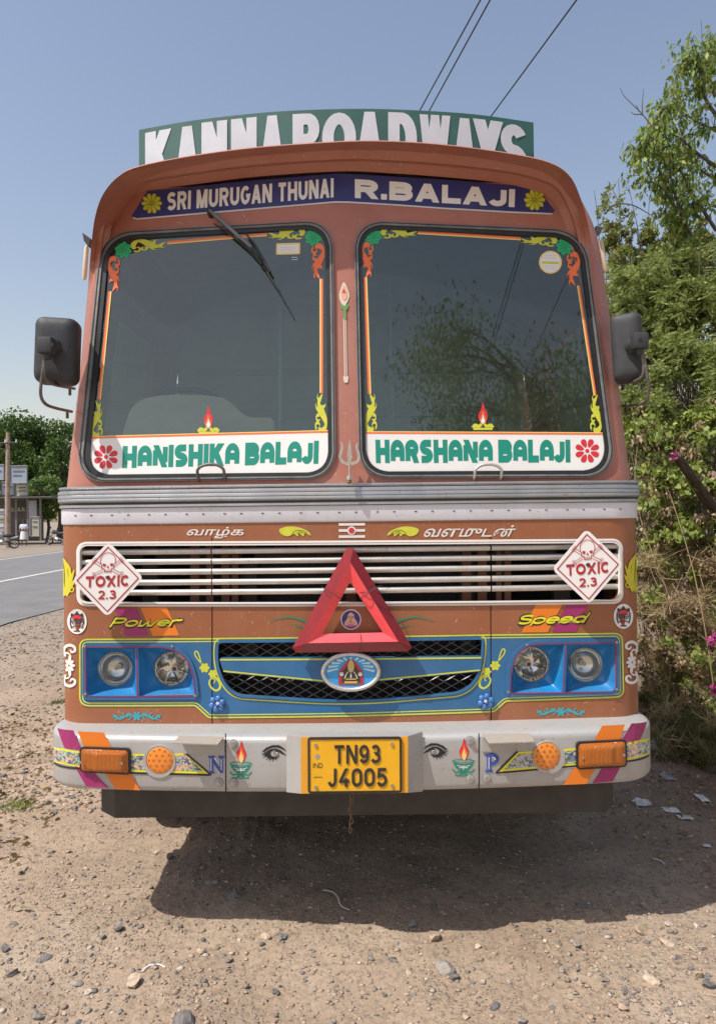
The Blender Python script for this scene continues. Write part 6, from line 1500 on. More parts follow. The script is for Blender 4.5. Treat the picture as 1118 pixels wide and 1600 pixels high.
# feathery acacia
def fronds(blobs, n, L=(.10, .2), leaf=.016, k=14):
    base = puff(n, blobs); d = unit(rng.normal(size=(n, 3))*[1, .8, .5]+[-.3, -.3, -.15]); s = unit(np.cross(d, rng.normal(size=(n, 3))*.5+[0, 0, 1])); ln = rng.uniform(*L, n)
    C = []; D = []
    for j in range(k):
        t = (j+1)/k
        p = base+d*(ln*t)[:, None]+np.array([0, 0, -.25])*(ln*t*t)[:, None]
        for q in (1, -1): C.append(p); D.append(s*q+d*.5)
    C = np.concatenate(C); D = unit(np.concatenate(D)); m = len(C)
    nn = unit(np.cross(D, rng.normal(size=(m, 3))*.25+[0, 0, 1])); W = nn
    sz = leaf*rng.uniform(.7, 1.5, m)[:, None]; sd = unit(np.cross(D, nn))
    V = np.stack([C, C+D*sz+sd*sz*.32, C+D*sz*1.7, C+D*sz-sd*sz*.32], 1).reshape(-1, 3); i = np.arange(m)*4
    return V, np.stack([i, i+1, i+2, i+3], -1)
bl = [(960, 480, 7.6, 36, 40), (1000, 490, 7.6, 48, 44), (1060, 500, 7.4, 50, 48), (1110, 520, 7.2, 40, 60), (980, 560, 7.4, 44, 44), (1040, 570, 7.2, 50, 50), (1100, 590, 7.0, 46, 50), (1000, 630, 7.2, 44, 34), (1060, 640, 7.0, 50, 40), (1115, 640, 6.9, 36, 40), (1020, 455, 7.7, 50, 26), (1090, 445, 7.6, 50, 30), (1130, 470, 7.4, 30, 50)]
t = empty('feathery_acacia', (3.4, 7.6, .7), 'feathery green acacia bush filling the bank behind the right wing mirror', 'bush')
bl = bl+[(960, 440, 7.9, 30, 24), (1015, 425, 7.9, 24, 22), (1070, 418, 7.8, 26, 24), (1110, 405, 7.6, 26, 30)]
V, Fq = fronds(bl, 3900, leaf=.021, k=11); np_mesh('foliage', V, Fq, LF_ACACIA, t)
C = puff(5200, [(b[0], b[1], b[2]+.35, b[3], b[4]) for b in bl]); V, Fq = leaf_geo(C, rng.uniform(.03, .06, len(C)), .45); np_mesh('inner_foliage', V, Fq, LF_SHRUB, t)
tubes('stem', stems_to(bl, (3.5, 7.9, 0), 50, .014, .6), M_TWIG, t)
# broad-leaved climber
bl = [(1000, 690, 6.6, 34, 34), (1040, 700, 6.5, 44, 40), (1100, 700, 6.3, 44, 40), (1010, 740, 6.4, 34, 36), (1060, 760, 6.3, 46, 40), (1110, 760, 6.2, 36, 44), (1015, 790, 6.3, 30, 34), (1060, 810, 6.2, 46, 36), (1110, 815, 6.1, 36, 40), (990, 660, 6.8, 30, 30), (1040, 650, 6.8, 46, 30), (1110, 650, 6.5, 40, 34), (1030, 840, 6.2, 34, 30), (1090, 850, 6.1, 44, 30)]
C = puff(3600, bl); Cd = puff(1700, bl); Cb = puff(2600, [(b[0], b[1], b[2]+.3, b[3], b[4]) for b in bl])
t = bush('leafy_climber', 'yellow-green broad-leaved climber hanging over the bank beside the brown front panel', (2.9, 6.4, .4), 'plant', [('foliage', C, rng.uniform(.035, .075, len(C)), .8, np.tile([-.2, -.6, -.5], (len(C), 1)), LF_VINE), ('inner_foliage', Cb, rng.uniform(.03, .06, len(Cb)), .6, None, LF_SHRUB), ('dry_leaf', Cd, rng.uniform(.03, .06, len(Cd)), .5, np.tile([0, -.2, -1.], (len(Cd), 1)), LF_DRY)], stems_to(bl, (2.9, 6.5, 0), 60, .006, .7), M_VINEST)
# bank face: dry brown grass, vines and dead leaves
bl = [(1010, 880, 6.1, 28, 40), (1050, 890, 6.0, 44, 46), (1105, 890, 5.9, 44, 50), (1015, 950, 5.9, 30, 44), (1060, 960, 5.8, 44, 50), (1110, 970, 5.7, 40, 50), (1020, 1020, 5.8, 30, 40), (1070, 1030, 5.7, 44, 46), (1115, 1040, 5.6, 36, 50), (1030, 1070, 5.7, 30, 30), (1085, 1080, 5.6, 44, 34)]
blb = [(b[0], b[1], b[2]+.1, b[3], b[4], .3) for b in bl]
t = empty('dry_bank_growth', (2.7, 5.9, .2)); tag(t, kind='stuff')
def blades(C, L, w, up, m_, name, parent):
    n = len(C); d = unit(up+rng.normal(size=(n, 3))*.6); s = unit(np.cross(d, rng.normal(size=(n, 3)))); L = rng.uniform(*L, n)[:, None]; w = rng.uniform(.5, 1.3, n)[:, None]*w
    b = unit(rng.normal(size=(n, 3)))*L*.22
    P0 = C; P1 = C+d*L*.5+b; P2 = C+d*L
    V = np.stack([P0-s*w, P0+s*w, P1+s*w*.8, P1-s*w*.8, P2], 1).reshape(-1, 3); i = np.arange(n)*5
    F1 = np.stack([i, i+1, i+2, i+3], -1); F2 = np.stack([i+3, i+2, i+4, i+4], -1)
    V2 = V; me = bpy.data.meshes.new(name)
    F3 = np.stack([i+3, i+2, i+4], -1)
    me.vertices.add(len(V2)); me.vertices.foreach_set('co', V2.astype(np.float32).ravel()); nl = F1.size+F3.size
    me.loops.add(nl); me.loops.foreach_set('vertex_index', np.concatenate([F1.ravel(), F3.ravel()]).astype(np.int32)); me.polygons.add(len(F1)+len(F3))
    me.polygons.foreach_set('loop_start', np.concatenate([np.arange(len(F1))*4, F1.size+np.arange(len(F3))*3]).astype(np.int32)); me.update(calc_edges=True)
    o = link(name, me, m_, parent); return o
C = puff(7500, blb); o = blades(C, (.05, .22), .0020, np.tile([0., -.2, .2], (len(C), 1)), LF_STRAW, 'dry_grass', None); o['kind'] = 'stuff'
bpy.data.objects.remove(t)
C = puff(9000, blb); V, Fq = leaf_geo(C, rng.uniform(.015, .05, len(C)), .55); o = np_mesh('dead_leaves', V, Fq, LF_DRY); o['kind'] = 'stuff'
C = puff(2200, blb); V, Fq = leaf_geo(C, rng.uniform(.03, .06, len(C)), .7); t = empty('trailing_vine', (2.6, 5.9, .5), 'sparse green vine trailing down over the dry brown grass on the bank', 'plant'); np_mesh('foliage', V, Fq, LF_VINE, t)
vs = []
for k in range(26):
    x = rng.uniform(1005, 1118); y = rng.uniform(860, 1060); a_ = rng.uniform(-1.2, 1.2); l = rng.uniform(30, 90); P = smooth_path([W3(x, y, 5.75), W3(x+l*.5*math.cos(a_), y-l*.5*math.sin(a_)+rng.uniform(-8, 8), 5.6), W3(x+l*math.cos(a_), y-l*math.sin(a_), 5.7)], 4); vs.append((P, np.linspace(.005, .002, len(P))))
tubes('stem', vs, M_VINEST, t, 4)
# weeds at the foot of the bank, in the shade
bl = [(1030, 1110, 5.5, 26, 26, .35), (1070, 1120, 5.3, 36, 34, .4), (1112, 1130, 5.1, 30, 44, .4), (1050, 1160, 5.0, 34, 26, .3), (1100, 1180, 4.8, 34, 34, .3), (1020, 1150, 5.1, 16, 20, .3)]
C = puff(3600, bl); o = blades(C, (.04, .16), .0024, np.tile([0., -.1, .8], (len(C), 1)), LF_WEED, 'shaded_weeds', None); o['kind'] = 'stuff'
C = puff(1500, bl); o = blades(C, (.05, .2), .0018, np.tile([0., -.3, .3], (len(C), 1)), LF_STRAW, 'shaded_dry_grass', None); o['kind'] = 'stuff'
C = puff(3200, bl); V, Fq = leaf_geo(C, rng.uniform(.012, .035, len(C)), .6); o = np_mesh('weed_leaves', V, Fq, LF_WEED); o['kind'] = 'stuff'
# cut stump leaning out of the bank
P = smooth_path([W3(1135, 815, 6.1), W3(1100, 775, 6.0), W3(1078, 742, 5.85), W3(1056, 712, 5.7)], 4)
V, Fq = tube_geo(P, np.linspace(.050, .034, len(P)), 12); V = np.array(V); V += rng.normal(size=V.shape)*.004
sp_ = mesh('cut_branch', V, Fq, M_BARK); tag(sp_, 'thick dark cut-off branch leaning out of the climber beside the truck', 'branch')
# pink flowers
for (x, y, d, r), lab in (((1054, 713, 5.5, 7), 'small pink flower cluster on the end of the cut branch'), ((1115, 1000, 5.2, 10), 'deep pink flower cluster at the right edge above the dry grass foot'), ((1116, 1078, 5.1, 9), 'pink flower cluster low at the right edge near the shaded weeds'), ((1076, 1146, 5.0, 6), 'dim pink flower among the shaded weeds')):
    c = W3(x, y, d); q = c+unit(rng.normal(size=(26, 3)))*rng.uniform(.2, 1, (26, 1))*r/FPX*d; V, Fq = leaf_geo(q, np.full(26, r/FPX*d*.9), .8); fo = np_mesh('pink_flower', V, Fq, LF_PINK); tag(fo, lab, 'flower')
    s = np.array([c+[0, .05, 0], c+[.04, .2, -.12]]); V, Fq = tube_geo(s, .004, 5); 
    mesh('stalk', V, Fq, M_VINEST, fo)
# --- loose ground material
def stones(P, S, sq=.6):
    """vectorised little stones: perturbed icosahedra"""
    t = (1+5**.5)/2; I = unit(np.array([(-1, t, 0), (1, t, 0), (-1, -t, 0), (1, -t, 0), (0, -1, t), (0, 1, t), (0, -1, -t), (0, 1, -t), (t, 0, -1), (t, 0, 1), (-t, 0, -1), (-t, 0, 1)], float))
    Fi = np.array([(0, 11, 5), (0, 5, 1), (0, 1, 7), (0, 7, 10), (0, 10, 11), (1, 5, 9), (5, 11, 4), (11, 10, 2), (10, 7, 6), (7, 1, 8), (3, 9, 4), (3, 4, 2), (3, 2, 6), (3, 6, 8), (3, 8, 9), (4, 9, 5), (2, 4, 11), (6, 2, 10), (8, 6, 7), (9, 8, 1)])
    n = len(P); V = I[None]*rng.uniform(.5, 1.3, (n, 12, 1)); a_ = rng.uniform(0, 6.28, n); c, s = np.cos(a_), np.sin(a_)
    V = V*np.stack([np.ones(n), rng.uniform(.5, 1, n), sq*rng.uniform(.5, 1.0, n)], -1)[:, None]
    V = np.stack([V[..., 0]*c[:, None]-V[..., 1]*s[:, None], V[..., 0]*s[:, None]+V[..., 1]*c[:, None], V[..., 2]], -1)*S[:, None, None]+P[:, None]
    Fq = (Fi[None]+12*np.arange(n)[:, None, None]).reshape(-1, 3); return V.reshape(-1, 3), Fq
def stone_mat(name, cols):
    m = bpy.data.materials.new(name); m.use_nodes = True; nt = m.node_tree; N = nt.nodes; L = nt.links; b = N['Principled BSDF']; b.inputs['Roughness'].default_value = .9; b.inputs['Specular IOR Level'].default_value = .2
    g = N.new('ShaderNodeNewGeometry'); oi = N.new('ShaderNodeObjectInfo'); ad = N.new('ShaderNodeMath'); ad.operation = 'ADD'; L.new(g.outputs['Random Per Island'], ad.inputs[0]); L.new(oi.outputs['Random'], ad.inputs[1]); fr = N.new('ShaderNodeMath'); fr.operation = 'FRACT'; L.new(ad.outputs[0], fr.inputs[0])
    r = N.new('ShaderNodeValToRGB'); e = r.color_ramp.elements
    while len(e) < len(cols): e.new(.5)
    for q, (p, c) in zip(e, cols): q.position = p; q.color = (*c, 1)
    L.new(fr.outputs[0], r.inputs[0])
    n = N.new('ShaderNodeTexNoise'); n.inputs['Scale'].default_value = 45; n.inputs['Detail'].default_value = 6; L.new(g.outputs['Position'], n.inputs['Vector'])
    rr = N.new('ShaderNodeMapRange'); rr.inputs[1].default_value = .3; rr.inputs[2].default_value = .7; rr.inputs[3].default_value = .72; rr.inputs[4].default_value = 1.25; L.new(n.outputs['Fac'], rr.inputs[0])
    mm = N.new('ShaderNodeMix'); mm.data_type = 'RGBA'; mm.blend_type = 'MULTIPLY'; mm.inputs[0].default_value = 1; L.new(r.outputs[0], mm.inputs[6]); L.new(rr.outputs[0], mm.inputs[7]); L.new(mm.outputs[2], b.inputs['Base Color'])
    bp = N.new('ShaderNodeBump'); bp.inputs['Strength'].default_value = .6; bp.inputs['Distance'].default_value = .006; L.new(n.outputs['Fac'], bp.inputs['Height']); L.new(bp.outputs[0], b.inputs['Normal'])
    return m
M_GRAV = stone_mat('gravel_mix', [(0, (.40, .30, .22)), (.45, (.34, .25, .19)), (.62, (.20, .185, .17)), (.8, (.13, .13, .13)), (1, (.48, .41, .34))])
M_ROCKG = stone_mat('grey_rock', [(0, (.13, .125, .12)), (.6, (.21, .195, .18)), (1, (.29, .26, .225))])
M_ROCKT = stone_mat('tan_rock', [(0, (.38, .28, .20)), (.6, (.44, .35, .26)), (1, (.52, .44, .36))])
def scatter(n, x0, x1, y0, y1, dens_s=1.2, seed=11, p=2.0):
    X = rng.uniform(x0, x1, n*3); Y = y0+(y1-y0)*rng.uniform(0, 1, n*3)**1.3; d = vnoise(X, Y, dens_s, seed)**p; k = rng.uniform(0, 1, n*3) < d; return X[k][:n], Y[k][:n]
def gravel(name, n, x0, x1, y0, y1, s0, s1, dens_s=1.2, seed=11, p=2.0, sink=.15):
    X, Y = scatter(n, x0, x1, y0, y1, dens_s, seed, p); S = s0*(s1/s0)**(rng.uniform(0, 1, len(X))**2.2)
    P = np.stack([X, Y, ground_h(X, Y)+S*sink], -1); V, Fq = stones(P, S); o = np_mesh(name, V, Fq, M_GRAV); o['kind'] = 'stuff'
gravel('fine_gravel', 9000, -1.9, 1.9, 1.9, 4.6, .0025, .012)
gravel('fine_gravel', 5000, -4.8, 2.6, 2.6, 6.5, .004, .018, .9, 12)
gravel('roadside_gravel', 16000, -5.9, -1.2, 4.2, 15, .007, .030, .9, 13, .7)
gravel('fine_gravel', 1800, -2.2, -.5, 2.0, 3.4, .005, .016, 1.3, 14, 1.2)
gravel('fine_gravel', 1500, .7, 2.4, 2.0, 3.2, .005, .017, 1.3, 15, 1.2)
X, Y = scatter(2600, -3.2, 2.4, 1.9, 6.0, 1.1, 21, 2.2); C = np.stack([X, Y, ground_h(X, Y)+.004], -1); o = blades(C, (.015, .075), .0011, np.stack([rng.normal(size=len(C)), rng.normal(size=len(C)), np.full(len(C), .03)], -1)*2, LF_STRAW, 'straw_bits', None); o['kind'] = 'stuff'
X = rng.uniform(-3.6, -1.15, 2800); Y = rng.uniform(3.1, 6.5, 2800); k = vnoise(X, Y, 1.5, 31)+.25*sstep(3.2, 4, Y) > .52; X = X[k]; Y = Y[k]; C = np.stack([X, Y, ground_h(X, Y)+rng.uniform(.002, .02, len(X))], -1)
V, Fq = leaf_geo(C, rng.uniform(.015, .05, len(C)), .6, np.stack([rng.normal(size=len(C)), rng.normal(size=len(C)), rng.normal(size=len(C))*.15], -1)*2); o = np_mesh('leaf_litter', V, Fq, LF_DRY); o['kind'] = 'stuff'
X = rng.uniform(1.0, 3.0, 3000); Y = rng.uniform(3.0, 6.0, 3000); k = (vnoise(X, Y, 2, 33)+.3*sstep(1.2, 2.2, X) > .6); X = X[k]; Y = Y[k]; C = np.stack([X, Y, ground_h(X, Y)+rng.uniform(.002, .02, len(X))], -1)
V, Fq = leaf_geo(C, rng.uniform(.012, .04, len(C)), .5, np.stack([rng.normal(size=len(C)), rng.normal(size=len(C)), rng.normal(size=len(C))*.15], -1)*2); o = np_mesh('leaf_litter', V, Fq, LF_DRY); o['kind'] = 'stuff'
gravel('fine_gravel', 12000, -2.4, 2.4, 1.9, 3.6, .0015, .006, 2.2, 17, 1.0)
# small green weed tufts on the left
for (x, y), lab in (((28, 1262), 'small green weed tuft on the dirt near the left edge'), ((92, 1100), 'dusty grass tuft beside the left end of the bumper')):
    g = on_ground(np.array([float(x)]), np.array([float(y)]))[0]; n = 260; C = g+rng.normal(size=(n, 3))*[.055, .045, 0]; C[:, 2] = ground_h(C[:, 0], C[:, 1])
    o = blades(C, (.02, .06), .002, np.tile([0., 0, .8], (n, 1)), LF_ACACIA if y > 1200 else LF_WEED, 'weed_tuft', None); tag(o, lab, 'weed')
# --- single stones
def rock_mesh(seed, sub=2):
    r_ = np.random.default_rng(seed); b_ = bmesh.new(); bmesh.ops.create_icosphere(b_, subdivisions=sub, radius=1)
    pl_ = [(unit(r_.normal(size=3)), r_.uniform(.32, .72)) for _ in range(13)]
    for v in b_.verts:
        p = np.array(v.co)
        for nn, d in pl_:
            k = p.dot(nn)
            if k > d: p = p-nn*(k-d)
        v.co = p+r_.normal(size=3)*.035
    me = bpy.data.meshes.new('stone'); b_.to_mesh(me); b_.free(); return me
RM = [[rock_mesh(40+i) for i in range(5)] for _ in range(2)]
for i in range(5): RM[0][i].materials.append(M_ROCKG); RM[1][i].materials.append(M_ROCKT)
ST = [(75, 1256, 17, 0), (53, 1278, 11, 0), (85, 1273, 12, 0), (108, 1350, 11, 0), (152, 1380, 10, 0), (172, 1416, 11, 1), (22, 1443, 20, 0), (8, 1485, 22, 0), (185, 1448, 24, 0), (221, 1445, 18, 0), (160, 1461, 18, 0), (70, 1497, 26, 0), (20, 1521, 26, 0), (120, 1527, 24, 0), (136, 1541, 18, 1), (62, 1579, 26, 0), (186, 1578, 17, 0), (80, 1598, 40, 0), (285, 1597, 56, 0), (315, 1484, 26, 1), (428, 1542, 18, 0), (518, 1558, 14, 0), (484, 1478, 10, 1), (442, 1464, 20, 0), (415, 1462, 24, 1), (210, 1531, 36, 1), (314, 1285, 17, 0), (300, 1294, 12, 0), (265, 1341, 20, 0), (310, 1350, 14, 0), (330, 1377, 26, 0), (365, 1399, 34, 0), (244, 1332, 24, 1), (145, 1500, 12, 1), (100, 1570, 14, 1), (230, 1455, 12, 1), (40, 1360, 12, 0), (130, 1320, 9, 1), (20, 1330, 10, 0),
      (677, 1462, 40, 1), (695, 1507, 44, 0), (710, 1521, 24, 0), (642, 1441, 28, 0), (670, 1368, 15, 0), (855, 1411, 22, 0), (910, 1411, 20, 0), (887, 1381, 17, 0), (1045, 1442, 24, 1), (1087, 1445, 16, 1), (1000, 1453, 24, 1), (1042, 1473, 30, 1), (1017, 1538, 36, 1), (1090, 1531, 28, 1), (1105, 1546, 30, 0), (970, 1583, 20, 1), (837, 1561, 18, 1), (862, 1576, 18, 0), (772, 1568, 24, 0), (815, 1596, 24, 0), (945, 1563, 11, 1), (877, 1521, 17, 0), (890, 1561, 18, 1), (975, 1558, 20, 0), (850, 1470, 12, 1), (900, 1478, 22, 0), (745, 1478, 14, 1), (640, 1510, 16, 1), (600, 1545, 15, 0), (560, 1500, 12, 1), (520, 1590, 20, 0), (350, 1560, 16, 1), (730, 1585, 18, 1), (1060, 1500, 16, 0), (1100, 1480, 16, 1), (930, 1510, 13, 1), (500, 1420, 14, 0), (450, 1385, 12, 0), (560, 1350, 14, 0), (600, 1395, 16, 0), (720, 1400, 14, 0), (540, 1300, 12, 0), (780, 1345, 14, 0)]
zones = {}
for (x, y, w, k) in ST:
    sh = 'in the truck\'s shadow' if (1285 < y < 1440 and 250 < x < 985) or (1200 < y < 1440 and x > 985) else 'on the sunlit dirt'
    z_ = ('below the plate' if 400 < x < 720 else 'towards the left edge' if x < 200 else 'left of the middle' if x <= 400 else 'right of the middle' if x < 900 else 'towards the right edge')
    zones.setdefault((sh, z_, k), []).append((w, x, y))
ORD = ['largest', 'second largest', 'third largest', 'fourth largest', 'fifth largest', 'sixth largest', 'seventh largest', 'eighth largest', 'ninth largest', 'tenth largest', 'eleventh largest', 'twelfth largest', 'thirteenth largest', 'fourteenth largest', 'fifteenth largest', 'sixteenth largest', 'smallest']
for (sh, z_, k), L in zones.items():
    L.sort(reverse=True)
    for i, (w, x, y) in enumerate(L):
        g = on_ground(np.array([float(x)]), np.array([float(y)]))[0]; s = w/FPX*g[1]/2*1.1
        o = bpy.data.objects.new('stone', RM[k][(x*7+y) % 5]); COL.objects.link(o)
        o.location = (g[0], g[1], float(ground_h(g[0], g[1]))+s*.18); o.rotation_euler = (rng.uniform(-.3, .3), rng.uniform(-.3, .3), rng.uniform(0, 6.28)); o.scale = (s, s*rng.uniform(.65, .9), s*rng.uniform(.42, .62))
        tag(o, f"{ORD[min(i, 16)] if len(L) > 1 else 'lone larger'} {'pale tan' if k else 'grey'} stone {sh}, {z_}", 'stone', 'stones scattered over the dirt')
# --- litter
def scrap(name, x, y, w, h, m_, lab, cat='litter', crumple=.35, seed=0):
    g = on_ground(np.array([float(x)]), np.array([float(y)]))[0]; r_ = np.random.default_rng(seed+5); k = g[1]/FPX; n = 7; V = []; W = w*k; H = h*k/.35
    for i in range(n):
        for j in range(n):
            u, v = i/(n-1)-.5, j/(n-1)-.5; e = 1-.25*r_.uniform()*(abs(u)+abs(v))
            xx = g[0]+u*W*e; yy = g[1]+v*H*e*.8; V.append((xx, yy, float(ground_h(xx, yy))+.006+abs(r_.normal())*W*crumple*.35*(1-abs(u)-abs(v)*.6)))
    Fq = [(i*n+j, (i+1)*n+j, (i+1)*n+j+1, i*n+j+1) for i in range(n-1) for j in range(n-1)]
    o = mesh(name, V, Fq, m_); tag(o, lab, cat); smooth_angle(o, 30)
M_PAPER = mat('dirty_white_paper', (.62, .60, .56), .7, var=.15, vscale=25)
M_FILM = glass_mat('clear_plastic_film', dust_sheen=.35, dust_sheen_col=(.55, .62, .70), tint=(.85, .9, .95), rough=.15, scale=30)
scrap('paper_scrap', 1003, 1259, 26, 12, M_PAPER, 'crumpled white paper scrap nearest the bumper corner, in shade', seed=1)
scrap('paper_scrap', 1048, 1270, 26, 9, M_PAPER, 'pale torn wrapper beside the crumpled paper scrap', seed=2, crumple=.2)
scrap('paper_scrap', 1070, 1279, 24, 7, M_PAPER, 'thin flat white wrapper right of the torn wrapper', seed=3, crumple=.15)
scrap('paper_scrap', 1097, 1252, 16, 14, M_PAPER, 'small white scrap near the weeds at the right edge', seed=4)
scrap('plastic_bag', 1042, 1220, 20, 14, M_FILM, 'bluish clear plastic bag at the foot of the weeds', seed=5, crumple=.6)
scrap('plastic_bag', 1066, 1184, 18, 12, M_FILM, 'greyish plastic film caught among the shaded weeds', seed=6, crumple=.6)
scrap('paper_scrap', 1104, 1321, 12, 5, M_PAPER, 'tiny white scrap on the shaded soil at the right edge', seed=7, crumple=.2)
scrap('paper_scrap', 1075, 858, 14, 22, M_PAPER, 'white scrap caught high in the climber on the bank', seed=8, crumple=.2) if False else None
for P_, lab in ([[(505, 1388), (520, 1391), (528, 1400), (530, 1408), (536, 1415), (546, 1418)], 'curled white strip lying in the shadow under the number plate'], [[(1020, 1341), (1030, 1344), (1038, 1350)], 'short pale strip on the shaded soil at the right'], [[(222, 1512), (232, 1504), (248, 1503), (258, 1508)], 'pale stringy fibre tangle on the dirt at the lower left']):
    q = np.array([on_ground(np.array([float(a_)]), np.array([float(b_)]))[0] for a_, b_ in P_]); q[:, 2] = ground_h(q[:, 0], q[:, 1])+.008; q = smooth_path(q, 5); V, Fq = tube_geo(q, np.linspace(.0045, .003, len(q)), 5); V = np.array(V); V[:, 2] = (V[:, 2]-q[0][2])*.5+q[0][2]
    tag(mesh('pale_strip_litter', V, Fq, M_PAPER), lab, 'litter')
q = smooth_path(np.array([W3(1016, 1170, 4.95), W3(1024, 1160, 4.95), W3(1030, 1150, 4.97)]), 4); r_ = np.interp(np.linspace(0, 1, len(q)), [0, .1, .65, .8, 1], [.018, .03, .03, .012, .012]); V, Fq = tube_geo(q, r_, 12)
tag(mesh('plastic_bottle', V, Fq, M_FILM, smooth=True), 'clear plastic bottle lying against the weeds by the bumper end', 'bottle')
# ------------------------------------------------------------------ ACROSS THE ROAD (left)
def far_tree(px, d, ztop, zlow, rx, n, lab, m_, leaf=.3, seed=0, trunk_r=.3):
    r_ = np.random.default_rng(seed+100); c = W3(px, 808, d); x, y = c[0], c[1]
    t = empty('roadside_tree', (x, y, 0), lab, 'tree')
    paths = []; tr_ = smooth_path([(x, y, -.1), (x+.2, y, zlow*.6), (x-.1, y+.2, zlow+.6), (x+.1, y, ztop*.7)], 5); paths.append((tr_, np.linspace(trunk_r, .1, len(tr_))))
    C = []; nb = 26
    for k in range(nb):
        a_ = r_.uniform(0, 6.28); h = r_.uniform(0, 1); rr = rx*math.sqrt(max(.08, 1-(2*h-1)**2))*r_.uniform(.35, .95)
        c_ = np.array([x+rr*math.cos(a_), y+rr*math.sin(a_)*.8, zlow+(ztop-zlow)*h]); s = rx*r_.uniform(.18, .34)
        c_[2] = min(c_[2], ztop-s*.5)
        q = unit(r_.normal(size=(n//nb, 3)))*(r_.uniform(0, 1, (n//nb, 1))**.35)*[s, s, s*.75]; C.append(c_+q)
        P = smooth_path([tr_[int(len(tr_)*.55)], (tr_[-1]+c_)/2+r_.normal(size=3)*.2, c_], 3); paths.append((P, np.linspace(trunk_r*.35, .04, len(P))))
    C = np.concatenate(C); V, Fq = leaf_geo(C, r_.uniform(.6, 1.3, len(C))*leaf, .6); np_mesh('crown', V, Fq, m_, t)
    tubes('trunk', paths, M_BARK, t, 7)
far_tree(-35, 64, 12.6, 3.2, 5.5, 11000, 'dark tree crown cut off by the left edge of the picture', LF_FAR, .30, 1)
far_tree(38, 68, 10.9, 3.6, 4.3, 11000, 'dense green tree rising behind the shop boards', LF_FAR, .30, 2)
far_tree(92, 66, 10.7, 3.0, 4.6, 12000, 'dense green tree next to the truck, right of the shop', LF_FAR, .30, 3)
far_tree(72, 57, 5.0, 2.0, 1.9, 5000, 'small pale green tree in front of the darker trees', LF_FAR2, .2, 4, .12)
far_tree(150, 74, 9.5, 3.0, 5.0, 6000, 'far tree just behind the left edge of the cab', LF_FAR, .34, 5)
M_SHOPW = mat('shop_wall', (.16, .15, .145), .9, var=.2, vscale=1)
M_TIN = mat('tin_roof', (.20, .19, .18), .7, var=.2, vscale=2)
M_SIGNB = mat('faded_blue_sign', (.30, .36, .44), .6, var=.15, vscale=1.2)
M_SIGNC = mat('faded_cream_sign', (.42, .41, .33), .6, var=.2, vscale=1.5)
M_POSTER = mat('faded_poster', (.44, .45, .50), .6, var=.2, vscale=1.6)
def fbox(name, x0, y0, x1, y1, d, th, m_, parent, bev=0):
    a_ = W3(x0, y1, d); b_ = W3(x1, y0, d); return box(name, a_[0], b_[0], d, d+th, a_[2], b_[2], m_, parent, bev)
sx = W3(10, 808, 53)
sh = empty('roadside_shop', (sx[0], 55, 0), 'low open-fronted roadside shop with tin awning under signboards, across the road', 'shop')
fbox('wall', -60, 778, 66, 846, 56.5, .2, M_SHOPW, sh); fbox('awning', -70, 775.5, 80, 778.5, 51.5, 5.2, M_TIN, sh)
for x in (-20, 24, 42, 62): fbox('post', x, 778, x+1.8, 845, 52, .1, mat('shop_post', (.20, .17, .15), .8), sh)
fbox('counter', -40, 815, -8, 845, 54, .6, M_POSTER, sh); fbox('shelf', 14, 797, 40, 799, 55.5, .4, M_SIGNC, sh)
for i, x in enumerate((18, 23, 28, 34)): fbox('shelf_goods', x, 793, x+3, 797, 55.5, .2, (M_SIGNC, M_SIGNB, M_POSTER, M_SIGNC)[i], sh)
fbox('side_wall', 43, 782, 56, 838, 52.6, .12, M_POSTER, sh)
def board(x0, y0, x1, y1, d, m_, lab, marks):
    t = fbox('sign_panel', x0, y0, x1, y1, d, .12, m_, None); tag(t, lab, 'signboard')
    a_ = W3(x0, y1, d-.02); b_ = W3(x1, y0, d-.02)
    fr = merge_geo([tube_geo([(a_[0], d-.02, a_[2]), (b_[0], d-.02, a_[2])], .04, 4), tube_geo([(a_[0], d-.02, b_[2]), (b_[0], d-.02, b_[2])], .04, 4), tube_geo([(a_[0], d-.02, a_[2]), (a_[0], d-.02, b_[2])], .04, 4), tube_geo([(b_[0], d-.02, a_[2]), (b_[0], d-.02, b_[2])], .04, 4)])
    mesh('frame', fr[0], fr[1], M_TIN, t)
    for mk in marks: fbox('print_block', *mk, d-.03, .02, M_SHOPW if m_ is not M_SHOPW else M_POSTER, t)
board(16, 728, 42, 755, 52, M_SIGNB, 'faded blue-grey signboard above the shop awning', [(20, 735, 38, 737), (20, 742, 34, 743.5)])
board(24, 756, 43, 775, 52.4, M_SIGNC, 'dull olive signboard just below the blue-grey one', [(27, 761, 40, 763), (27, 766, 40, 768)])
board(-22, 726, 6, 750, 52, M_SIGNB, 'pale signboard at the left edge behind the utility pole', [(-15, 735, 2, 737)])
board(2, 753, 22, 774, 52.6, M_SIGNB, 'narrow pale blue board between the pole and the olive board', [(5, 760, 18, 762)])
board(48, 808, 61.5, 838, 50, M_SIGNC, 'standing cream poster board beside the shop post', [(51, 814, 58, 816), (51, 822, 58, 824)])
for i, (y0, y1) in enumerate(((818, 831), (805, 817), (795, 804))):
    o = fbox('stacked_box', -6, y0, 6, y1, 49.5, .5, M_POSTER if i != 1 else M_SIGNC, None, .02); tag(o, ('bottom', 'middle', 'top')[i]+' pale crate of the stack at the shop\'s left end', 'crate', 'crates stacked at the shop')
    bb_ = fbox('crate_band', -6.2, (y0+y1)/2-.8, 6.2, (y0+y1)/2+.8, 49.47, .02, M_SHOPW, o)
    if i == 0: pass
